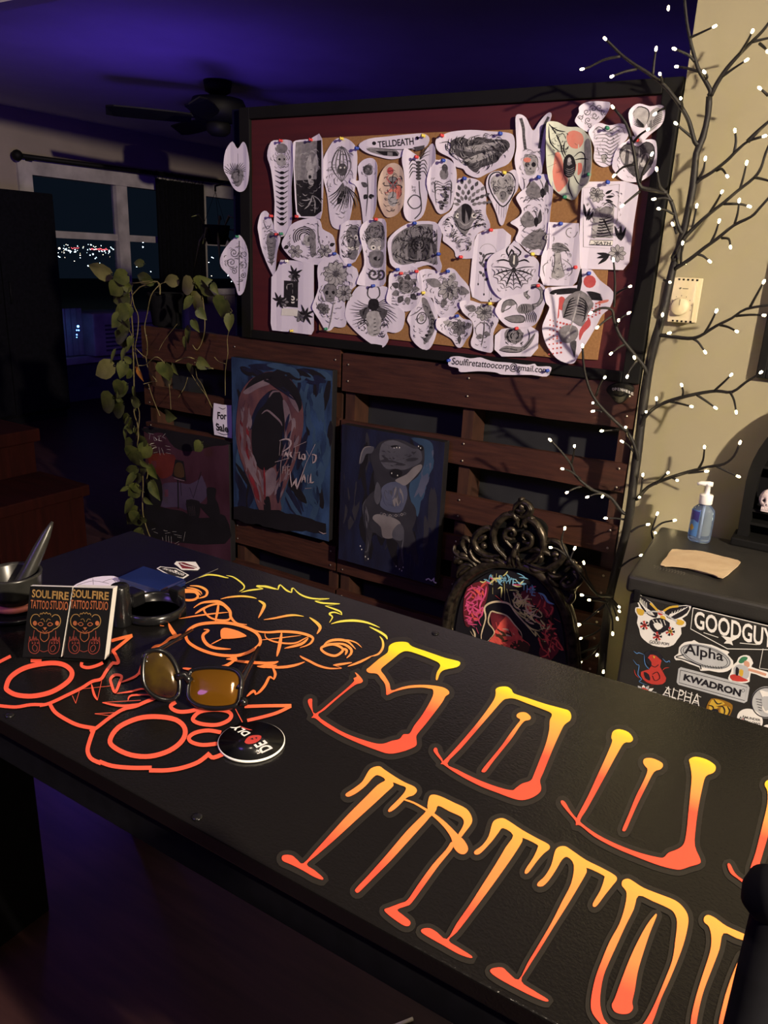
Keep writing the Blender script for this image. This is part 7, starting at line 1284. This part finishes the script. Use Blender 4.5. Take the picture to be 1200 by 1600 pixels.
def devil(m):
    GF(m, [(200, 650), (230, 610), (300, 620), (335, 680), (320, 740), (370, 830), (340, 880), (250, 880), (180, 840), (165, 780), (230, 760), (240, 720)], 2); GF(m, [(185, 640), (230, 605), (300, 612), (345, 660), (335, 690), (290, 650), (240, 640), (210, 680)], 1)
    GF(m, [(215, 660), (250, 700), (245, 740), (205, 700)], 1, .0013); GF(m, [(262, 650), (280, 655), (272, 670)], 3, .0016); GF(m, [(190, 780), (230, 800), (240, 850), (200, 830)], 1, .0013); G(m, [(260, 800), (300, 780), (320, 830), (280, 850), (260, 810)], 1, 1, .0015); G(m, [(240, 720), (280, 740), (310, 720)], 1, 1, .0015)
    for l in ([(105, 610), (130, 630), (150, 625), (190, 640)], [(100, 680), (130, 720), (150, 730), (140, 800), (170, 840), (150, 860), (220, 890)], [(340, 670), (370, 700), (395, 690), (400, 705)], [(190, 640), (200, 720), (235, 760)]): G(m, l, 1.2, 7, taper=True)
    for l in ([(340, 770), (360, 750), (395, 745)], [(110, 760), (120, 800), (150, 830)], [(270, 890), (220, 905)]): G(m, l, 1.1, 2, taper=True)
sticker(None, 0, devil, 'red figure with blue lightning sticker')
def fig(m):
    GF(m, [(960, 700), (980, 665), (1010, 655), (1035, 665), (1020, 690), (985, 712)], 5); GF(m, [(1010, 690), (1045, 700), (1050, 735), (1020, 745), (1005, 720)], 6); GF(m, [(920, 750), (960, 720), (1000, 725), (1040, 750), (1045, 820), (980, 860), (930, 830)], 4); GF(m, [(890, 810), (940, 800), (1000, 830), (1040, 850), (990, 860), (910, 850)], 2); GF(m, [(970, 760), (1000, 770), (990, 820), (965, 800)], 3); G(m, [(1040, 760), (1110, 780), (1185, 805)], 4, 6); GF(m, [(940, 740), (965, 760), (955, 810), (935, 800)], 1)
sticker([(945, 700), (960, 665), (1000, 645), (1050, 652), (1080, 710), (1065, 740), (1160, 770), (1210, 790), (1200, 830), (1150, 820), (1060, 790), (1050, 860), (990, 872), (900, 862), (875, 830), (900, 780), (910, 730)], 0, fig, 'white-edged sticker of a reaching figure with green hair')
def star(m):
    for k in range(9): b = math.pi + k * math.pi / 8; GF(m, [(185, 985), (185 + 85 * math.cos(b - .16), 985 + 85 * math.sin(b - .16)), (185 + 118 * math.cos(b), 985 + 100 * math.sin(b)), (185 + 85 * math.cos(b + .16), 985 + 85 * math.sin(b + .16))], 4 if k % 2 else 0, .0006 + k * 1e-5, 1)
    GF(m, [(130, 950), (185, 905), (245, 950), (240, 985), (140, 985)], 2, .0014)
    for k in range(4): G(m, [(150 + 22 * k, 980), (160 + 18 * k, 935)], 1, 1, .0016)
sticker(None, 0, star, 'white and red flower sticker')
def amark(m):
    m.text(PG, 'ALPHA', zg([(360, 892), (655, 965), (640, 1060), (340, 972)]), .0008, 0, -.01); m.text(PG, 'Markers', zg([(385, 1000), (630, 1060), (620, 1102), (375, 1045)]), .0008, 0, 0); G(m, [(300, 1000), (340, 1010), (350, 1020)], 1, 0, taper=True); G(m, [(620, 1085), (680, 1110)], 1, 0, taper=True)
    for x in (365, 425, 485, 545, 610): G(m, [(x, 905 + (x - 365) * .25), (x + 45, 925 + (x - 365) * .25)], .8, 0, n=1); G(m, [(x - 25, 965 + (x - 365) * .25), (x + 20, 975 + (x - 365) * .25)], .8, 0, n=1)
sticker(None, 0, amark, 'white line lettered ALPHA Markers sticker')
def tiger(m):
    GF(m, [(700, 1060), (735, 1000), (790, 1000), (860, 1020), (910, 1050), (905, 1100), (870, 1160), (800, 1180), (730, 1150), (700, 1110)], 8); GF(m, [(740, 1010), (800, 1010), (850, 1040), (800, 1060), (760, 1100), (720, 1080)], 3); GF(m, [(830, 1060), (890, 1070), (880, 1120), (840, 1140), (810, 1100)], 3)
    for l in ([(710, 1050), (750, 1060), (760, 1090)], [(760, 1000), (790, 1040), (830, 1030)], [(780, 1060), (830, 1060), (850, 1100), (830, 1150)], [(730, 1110), (790, 1120), (790, 1170)], [(870, 1060), (890, 1100), (860, 1150)], [(800, 1080), (780, 1110), (810, 1130)]): G(m, l, 1.8, 1, .0016, taper=True)
    GF(m, [(740, 1090), (780, 1080), (800, 1110), (770, 1150)], 1, .0014)
sticker(None, 0, tiger, 'golden snarling tiger sticker')
def mund(m): m.text(PG, 'MUNDER', zg([(1012, 1140), (1140, 1165), (1138, 1185), (1010, 1160)]), .0008, 1, .02); m.text(PG, 'PILLOWS', zg([(1012, 1172), (1140, 1197), (1136, 1218), (1010, 1193)]), .0008, 1, .02); G(m, [(962, 1175), (980, 1145), (985, 1165), (1000, 1135), (1008, 1175)], 1.6, 1, n=1); G(m, [(985, 1180), (1000, 1160)], 1.2, 2, n=1)
sticker([(1053 + 105 * math.cos(a), 1170 + 88 * math.sin(a) + 16 * math.cos(a)) for a in [k * TAU / 20 for k in range(20)]], 0, mund, 'round white MUNDER PILLOWS sticker')
def medal(m):
    G(m, [(1185 + 118 * math.cos(a), 1030 + 122 * math.sin(a)) for a in [k * TAU / 20 for k in range(21)]], 1.6, 1); GF(m, [(1130, 930), (1180, 940), (1230, 960), (1250, 1060), (1200, 1120), (1150, 1080), (1160, 1000)], 0); GF(m, [(1140, 1000), (1200, 980), (1220, 1060), (1180, 1100)], 4)
    for k in range(5): G(m, [(1100 + 6 * k, 1000 + 22 * k), (1150, 1010 + 22 * k)], .9, 1)
m_ = [(1185 + 125 * math.cos(a), 1030 + 130 * math.sin(a)) for a in [k * TAU / 20 for k in range(20)]]
sticker(m_, 4, medal, 'grey round horned medallion sticker', .0003)
sticker([(1200 + 60 * math.cos(a), 1270 + 60 * math.sin(a)) for a in [k * TAU / 16 for k in range(16)]], 0, None, 'plain white round sticker')

# pump bottle on the fridge
bc = at_z(1091, 846, FZ); t = thing('pump_bottle', 'clear pump bottle of blue hand gel on the black fridge', 'bottle', bc)
MB().lathe([(0, .001), (.024, .001), (.028, .006), (.0285, .012), (.0285, .078), (.026, .090), (.018, .098), (.0145, .101), (.0145, .104), (0, .104)], bc, 36, sy=.72).build('bottle', 'gel', t)
MB().lathe([(.0158, .104), (.0165, .1055), (.0165, .126), (.0155, .128), (.008, .1285), (.0065, .132), (.0058, .152), (.0085, .1535), (.0085, .158), (0, .159)], bc, 28).build('pump_collar', 'plwhite', t)
m = MB(); dv = Vector((-1, -.25, 0)).normalized(); b0_ = bc + Vector((0, 0, .156)); m.tube([b0_ - dv * .010, b0_, b0_ + dv * .018, b0_ + dv * .027 + Vector((0, 0, -.003))], [.006, .007, .005, .004], 10); m.build('nozzle', 'plwhite', t)
MB().tube([bc + Vector((0, 0, .012)), bc + Vector((0, 0, .102))], .003, 8).build('dip_tube', 'plwhite', t)
m = MB(); vs = []; fs = []
for i in range(9):
    a = math.radians(198 + 8 * i)
    for z_ in (.018, .088): vs.append(bc + Vector((.0291 * math.cos(a), .0291 * .72 * math.sin(a), z_)))
m.add([v for i, v in enumerate(vs)], [(2 * i, 2 * i + 2, 2 * i + 3, 2 * i + 1) for i in range(8)], 0, True)
vs = []
for i in range(9):
    a = math.radians(200 + 7.5 * i)
    for z_ in (.062, .085): vs.append(bc + Vector((.0294 * math.cos(a), .0294 * .72 * math.sin(a), z_ - (.006 * abs(i - 4) / 4 if z_ < .07 else 0))))
m.add(vs, [(2 * i, 2 * i + 2, 2 * i + 3, 2 * i + 1) for i in range(8)], 1, True)
vs = []
for i in range(5):
    a = math.radians(212 + 7 * i)
    for z_ in (.030 + .004 * abs(i - 2), .050 - .004 * abs(i - 2)): vs.append(bc + Vector((.0295 * math.cos(a), .0295 * .72 * math.sin(a), z_)))
m.add(vs, [(2 * i, 2 * i + 2, 2 * i + 3, 2 * i + 1) for i in range(4)], 2, True)
m.build('label_print', ['st_blue', 'lavender', 'st_yel'], t)
# folded paper towel
zt8 = Z(1000, 720, 6); m = MB()
for k in range(4):
    PP = Plane((0, 0, FZ + .0012 + .0022 * k), (0, 0, 1)); s_ = 2.0 * (3 - k)
    q = smooth_line(zt8([(300, 835), (400, 842), (520, 845), (640, 868), (780, 905), (870, 925), (942, 955), (870, 1030), (775, 1100 + s_), (680, 1068 + s_), (560, 1035 + 2 * s_), (440, 1005 + 1.5 * s_), (300, 990 + s_), (192, 980 + s_), (250, 905)]), 2, True)
    n = len(q); a_ = [PP(x, y) + Vector((0, 0, .0006 * math.sin(i * .9 + k))) for i, (x, y) in enumerate(q)]
    m.add(a_ + [v + Vector((0, 0, .0016)) for v in a_], [tuple(range(n))[::-1], tuple(range(n, 2 * n))] + [(i, (i + 1) % n, n + (i + 1) % n, n + i) for i in range(n)])
m.build('paper_towel', 'kraft', label='folded brown paper towel lying on the black fridge', category='paper towel')

# arched black shelf with a skull
az = FZ; c0 = at_z(1146, 848, FZ); Ya = c0.y
aw = .30; y0_, y1_ = Ya + .005, min(Ya + .06, 2.19)
t = thing('arched_shelf', 'black arched gothic shelf standing on the fridge by the wall', 'shelf', (c0.x + aw / 2, (y0_ + y1_) / 2, FZ))
base_h = .022
MB().bbox(c0.x - .006, c0.x + aw + .006, y0_ - .03, y1_, FZ + .0005, FZ + base_h, .004).build('base', 'black', t)
arc = [(c0.x + .006, FZ + base_h)]; R_ = aw * .98; zc0 = FZ + .165
left = [(c0.x + .008 + aw - .008 - R_ * math.cos(b) - (aw - R_), zc0 + R_ * .95 * math.sin(b)) for b in [math.radians(k) for k in range(0, 62, 6)]]
xm = c0.x + aw / 2; left = [(x, z_) for x, z_ in left if x < xm]
prof = [(c0.x + .004, FZ + base_h)] + left + [(xm, left[-1][1] + .03)]; prof = prof + [(2 * xm - x, z_) for x, z_ in prof[::-1][1:]]
inn = []
for x, z_ in prof: inn.append((xm + (x - xm) * .82, FZ + base_h + (z_ - FZ - base_h) * .90))
n = len(prof); m = MB(); vs = [(x, y0_, z_) for x, z_ in prof] + [(x, y1_, z_) for x, z_ in prof] + [(x, y0_, z_) for x, z_ in inn] + [(x, y1_, z_) for x, z_ in inn]; fs = []
for i in range(n - 1):
    fs += [(i, i + 1, n + i + 1, n + i), (2 * n + i, 3 * n + i, 3 * n + i + 1, 2 * n + i + 1), (i, 2 * n + i, 2 * n + i + 1, i + 1), (n + i, n + i + 1, 3 * n + i + 1, 3 * n + i)]
fs += [(0, n, 3 * n, 2 * n), (n - 1, 3 * n - 1, 4 * n - 1, 2 * n - 1)]
m.add(vs, fs); m.build('arch_frame', 'black', t)
m = MB(); m.add([(x, y1_ - .004, z_) for x, z_ in inn] + [(x, y1_ - .001, z_) for x, z_ in inn], [tuple(range(n)), tuple(range(n, 2 * n))[::-1]]); m.build('back_panel', 'cloth_black', t)
for zz in (FZ + .055, FZ + .090, FZ + .205): MB().box(xm - aw * .41, xm + aw * .41, y0_ + .002, y1_ - .004, zz, zz + .007).build('shelf_board', 'black', t)
for xx in (xm - aw * .14, xm + aw * .14): MB().box(xx - .004, xx + .004, y0_ + .006, y0_ + .016, FZ + .0975, FZ + .30).build('tracery_bar', 'black', t)
# skull standing on its shelf
sk = at_y(1200, 765, y0_ + .012); sx, sy_, szz = sk.x + .004, y0_ + .005, FZ + .0972
t2 = thing('skull', 'small white skull ornament on the arched black shelf', 'skull', (sx, sy_, szz))
m = MB(); bm_ = bmesh.new(); bmesh.ops.create_icosphere(bm_, subdivisions=4, radius=1)
for v in bm_.verts:
    c_ = v.co; z_ = c_.z; w = 1 - .32 * max(0, -z_ - .1); fr_ = 1.0
    if c_.y < -.3:
        for ex in (-.36, .36): d = math.hypot(c_.x - ex, (z_ + .02) * .9); fr_ -= .38 * math.exp(-(d / .2) ** 2)
        d = math.hypot(c_.x * 1.4, z_ + .42); fr_ -= .22 * math.exp(-(d / .14) ** 2)
    v.co = Vector((sx + c_.x * .0195 * w * fr_, sy_ + c_.y * .020 * fr_, szz + .0305 + z_ * .0265 * (1 if z_ > -.6 else .95)))
m.bm(bm_, 0, True); m.build('cranium', 'bone', t2)
m = MB(); m.bbox(sx - .0105, sx + .0105, sy_ - .0145, sy_ + .004, szz, szz + .014, .004); m.build('jaw', 'bone', t2)
m = MB()
for ex in (-.0068, .0068): m.ball((sx + ex, sy_ - .0125, szz + .030), .0052, 0, 2, (1, .55, .9))
m.ball((sx, sy_ - .0158, szz + .0205), .0024, 0, 1, (1, .6, 1.3)); m.build('socket', 'ink', t2)
m = MB()
for k in range(5): m.bbox(sx - .0095 + .0039 * k, sx - .0062 + .0039 * k, sy_ - .0165, sy_ - .0135, szz + .006, szz + .0135, .0008)
m.build('teeth', 'bone', t2)

# ------------------------------------------------------------------ pothos trailing from the top of the partition
zp1, zp2 = Z(130, 400, 5), Z(130, 620, 6.15)
YP = 2.105
pot = at_y(262, 506, 2.26); t = thing('potted_pothos', 'trailing pothos in a dark pot on top of the pallet partition', 'plant', (pot.x, 2.26, 1.045))
MB().lathe([(0, .0), (.05, .0), (.055, .004), (.068, .11), (.072, .115), (.072, .128), (.062, .128), (.060, .10), (0, .10)], (pot.x, 2.255, 1.045), 28).build('pot', 'cloth_black', t)
m = MB()
def vine(pts, Y=YP, r=.0018): q = smooth_line(pts, 3); m.tube([at_y(x, y, Y + .012 * math.sin(i * .8)) for i, (x, y) in enumerate(q)], r, 5)
S0 = [(250, 460), (246, 440)]
vine(S0 + zp1([(500, 215), (390, 210), (375, 250), (395, 380), (430, 470), (425, 600), (405, 720), (425, 840), (440, 900)])); vine(S0 + zp1([(420, 210), (385, 230), (360, 300), (360, 430), (355, 560), (385, 640), (385, 790)]))
vine(zp1([(640, 205), (590, 230), (530, 310), (500, 450), (480, 560), (500, 680), (490, 790), (410, 720)])); vine(zp1([(430, 855), (490, 850), (560, 790), (610, 810), (665, 880), (670, 930)])); vine(zp1([(490, 790), (510, 890), (570, 970)])); vine(zp1([(470, 1000), (530, 985), (575, 978)])); vine(zp1([(510, 1000), (540, 1100), (600, 1250)])); vine(zp1([(670, 1000), (680, 1100), (685, 1200)]), r=.0012)
vine(zp1([(720, 825), (780, 800), (830, 792), (870, 805)]), r=.0022); vine(zp1([(850, 930), (900, 1010), (960, 1090), (1010, 1190)]), r=.0013); vine(zp1([(815, 950), (790, 1030), (740, 1110)]), r=.0013); vine(zp1([(880, 880), (890, 950), (930, 1010), (1000, 1180)]), r=.0012); vine(zp1([(1140, 580), (1125, 650), (1130, 760), (1110, 900), (1110, 1090)]), r=.0013); vine(zp1([(1025, 790), (1060, 825), (1110, 842)]), r=.0013); vine(zp1([(930, 310), (945, 420), (950, 560), (930, 660), (890, 735), (850, 690)])); vine(zp1([(735, 530), (640, 650), (590, 740)]), r=.0008); vine(zp1([(1110, 365), (1150, 410), (1160, 440), (1090, 460)]), r=.0012); vine(zp1([(870, 830), (930, 860), (1015, 880)]), r=.0025)
vine(S0 + zp1([(385, 300), (390, 620)]) + zp2([(490, 40), (490, 160), (520, 260), (530, 380), (520, 480), (560, 620), (570, 720), (575, 860), (570, 980), (575, 1130), (610, 1260), (650, 1360), (740, 1510)]), r=.0026)
vine(zp2([(500, 30), (540, 150), (530, 300), (500, 430)])); vine(zp2([(575, 640), (620, 720), (610, 790)])); vine(zp2([(650, 1360), (700, 1400), (770, 1500)])); vine(zp2([(560, 1290), (590, 1330), (620, 1370)]), r=.0014); vine(zp2([(600, 1400), (590, 1480), (595, 1560)]), r=.0012)
m.build('vine', 'vine', t)
lf = MB(); pl = MB()
def leaf3(z, a, b, wd, pale=False, droop=.3):
    """heart-shaped leaf from stalk point a to tip b, folded along its rib"""
    (ax, ay), (bx, by) = z([a, b]); Y = YP - .01 + rnd.uniform(-.035, .03)
    A_, B_ = at_y(ax, ay, Y), at_y(bx, by, Y + rnd.uniform(-.02, .02)); d = B_ - A_; L_ = d.length; d.normalize(); sd = d.cross(Vector((rnd.uniform(-.35, .35), -1, rnd.uniform(-.3, .3)))).normalized(); up_ = sd.cross(d)
    vs = []; fs = []; rows = [(0, .18), (.06, .72), (.2, 1.0), (.42, .96), (.65, .66), (.85, .30), (1, .02)]
    for u, w_ in rows:
        bend = -droop * L_ * u * u * .5
        for q in (-1, -.5, 0, .5, 1): vs.append(A_ + d * (L_ * (u - (.10 if abs(q) == 1 and u < .1 else 0))) + sd * (q * w_ * wd * L_) + up_ * (bend + abs(q) * wd * L_ * .28 * w_))
    for r in range(6):
        for c_ in range(4): fs.append((r * 5 + c_, r * 5 + c_ + 1, r * 5 + c_ + 6, r * 5 + c_ + 5))
    (pl if pale else lf).add(vs, fs, 0, True)
    (pl if pale else lf).tube([A_ - d * .012 + up_ * .002, A_], .0008, 4)
for a, b, w, p_ in [((215, 140), (10, 80), .26, 1), ((345, 150), (220, 185), .42, 0), ((290, 220), (200, 310), .42, 0), ((360, 215), (250, 280), .40, 0), ((350, 290), (215, 360), .45, 0), ((355, 350), (240, 410), .5, 0), ((350, 430), (225, 470), .42, 0), ((300, 470), (210, 560), .42, 0), ((350, 500), (260, 590), .42, 0), ((345, 590), (225, 655), .40, 0), ((320, 620), (250, 690), .40, 0), ((370, 400), (270, 500), .36, 0),
                    ((250, 740), (205, 840), .2, 0), ((330, 730), (290, 830), .32, 0), ((330, 840), (275, 960), .42, 0), ((235, 860), (68, 935), .30, 1), ((300, 990), (235, 1090), .3, 0), ((340, 1010), (245, 1110), .38, 0), ((400, 1030), (405, 1160), .2, 0), ((530, 200), (400, 150), .3, 0), ((470, 60), (380, 50), .25, 0), ((545, 205), (440, 190), .26, 0), ((740, 190), (615, 200), .28, 1), ((855, 215), (750, 265), .40, 1), ((880, 210), (1000, 190), .38, 0), ((930, 220), (1010, 320), .44, 0), ((1010, 220), (1050, 300), .3, 0), ((925, 340), (850, 425), .55, 1), ((850, 330), (770, 420), .3, 0), ((900, 420), (960, 500), .42, 0), ((860, 500), (900, 600), .36, 0), ((1110, 340), (1060, 490), .50, 0), ((1150, 460), (1130, 590), .36, 0), ((830, 560), (800, 700), .2, 0), ((800, 640), (790, 750), .25, 0), ((640, 840), (660, 985), .52, 0), ((680, 960), (610, 985), .35, 1), ((700, 850), (730, 930), .28, 0), ((900, 820), (990, 880), .4, 0), ((850, 860), (830, 930), .5, 0), ((385, 640), (340, 720), .36, 0), ((370, 260), (290, 200), .4, 0), ((360, 320), (270, 330), .45, 0), ((365, 470), (300, 400), .4, 0), ((350, 560), (290, 500), .42, 0), ((360, 690), (290, 760), .36, 0), ((380, 900), (330, 960), .4, 0), ((375, 820), (300, 790), .4, 0)]: leaf3(zp1, a, b, w, p_)
for a, b, w, p_ in [((285, 15), (155, 130), .38, 0), ((385, 70), (250, 150), .40, 0), ((360, 30), (300, -30), .4, 0), ((480, 30), (500, 140), .18, 0), ((440, 190), (360, 260), .25, 0), ((460, 220), (420, 380), .3, 0), ((420, 290), (390, 430), .26, 0), ((600, 410), (510, 440), .34, 0), ((470, 440), (385, 560), .38, 0), ((630, 470), (540, 600), .44, 0), ((530, 520), (430, 640), .42, 0), ((520, 690), (385, 715), .22, 0), ((600, 680), (530, 750), .34, 0), ((500, 750), (385, 860), .24, 0), ((430, 870), (345, 910), .22, 0), ((540, 870), (415, 960), .40, 0), ((480, 1000), (370, 1130), .24, 0), ((530, 1085), (380, 1245), .20, 0), ((540, 1130), (450, 1230), .42, 0), ((560, 1280), (430, 1420), .16, 0), ((640, 660), (700, 800), .4, 0), ((660, 820), (720, 1000), .3, 0), ((640, 1360), (590, 1440), .3, 0), ((600, 1480), (540, 1560), .22, 0), ((800, 170), (880, 210), .4, 0), ((540, 60), (430, 20), .3, 0), ((470, 330), (400, 300), .4, 0), ((560, 620), (640, 690), .35, 0), ((560, 780), (480, 800), .3, 0), ((590, 980), (660, 1040), .3, 0), ((600, 1180), (520, 1180), .25, 0), ((500, 300), (545, 400), .3, 0), ((570, 900), (500, 850), .3, 0)]: leaf3(zp2, a, b, w, p_)
leaf3(zl, (690, 240), (600, 330), .5, False)
o = lf.build('foliage', 'leaf', t); o2 = pl.build('pale_foliage', 'leaf2', t, label='pale yellowish leaves')
m_sv = lf; lf = MB(); leaf3(zp1, (425, 870), (462, 990), .2, False); lf.build('dry_leaf', 'dryleaf', t, label='curled dry orange leaf')

# dark hanging planter in front of the far window
hp = at_y(338, 366, 2.46); t = thing('hanging_planter', 'dark planter hanging on cords before the far window', 'planter', (hp.x, hp.y, hp.z - .04))
MB().lathe([(0, -.04), (.035, -.04), (.05, .0), (.055, .035), (.050, .035), (.046, .012), (0, .012)], hp, 24).build('bowl', 'cloth_black', t)
top_ = Vector((hp.x, hp.y, hp.z + .16))
MB().tube([(-2.0355, 2.262, top_.z + .012), (-2.10, 2.30, top_.z + .02), (hp.x, hp.y, top_.z + .02), (hp.x, hp.y, top_.z)], .004, 6).build('bracket', 'cloth_black', t)
for k in range(3): a = k * 2.1; MB().tube([hp + Vector((.053 * math.cos(a), .053 * math.sin(a), .03)), top_], .0008, 5).build('cord', 'cloth_black', t)
lf = MB()
for k in range(16):
    a = k * .7; p = hp + Vector((.04 * math.cos(a), .04 * math.sin(a), .02)); e = p + Vector((.06 * math.cos(a), .06 * math.sin(a), .04 - .10 * (k % 3))); lf.tube([p, p.lerp(e, .5) + Vector((0, 0, .03)), e], [.002, .006, .001], 5)
lf.build('foliage', 'leaf', t)

# white cable end on the floor below the desk
c = at_z(645, 1592, .004); MB().tube([c + Vector((-.05, -.06, .0)), c + Vector((-.02, -.03, .0)), c], .0035, 8).build('cable', 'plwhite', label='end of a white cable on the floor below the desk', category='cable')
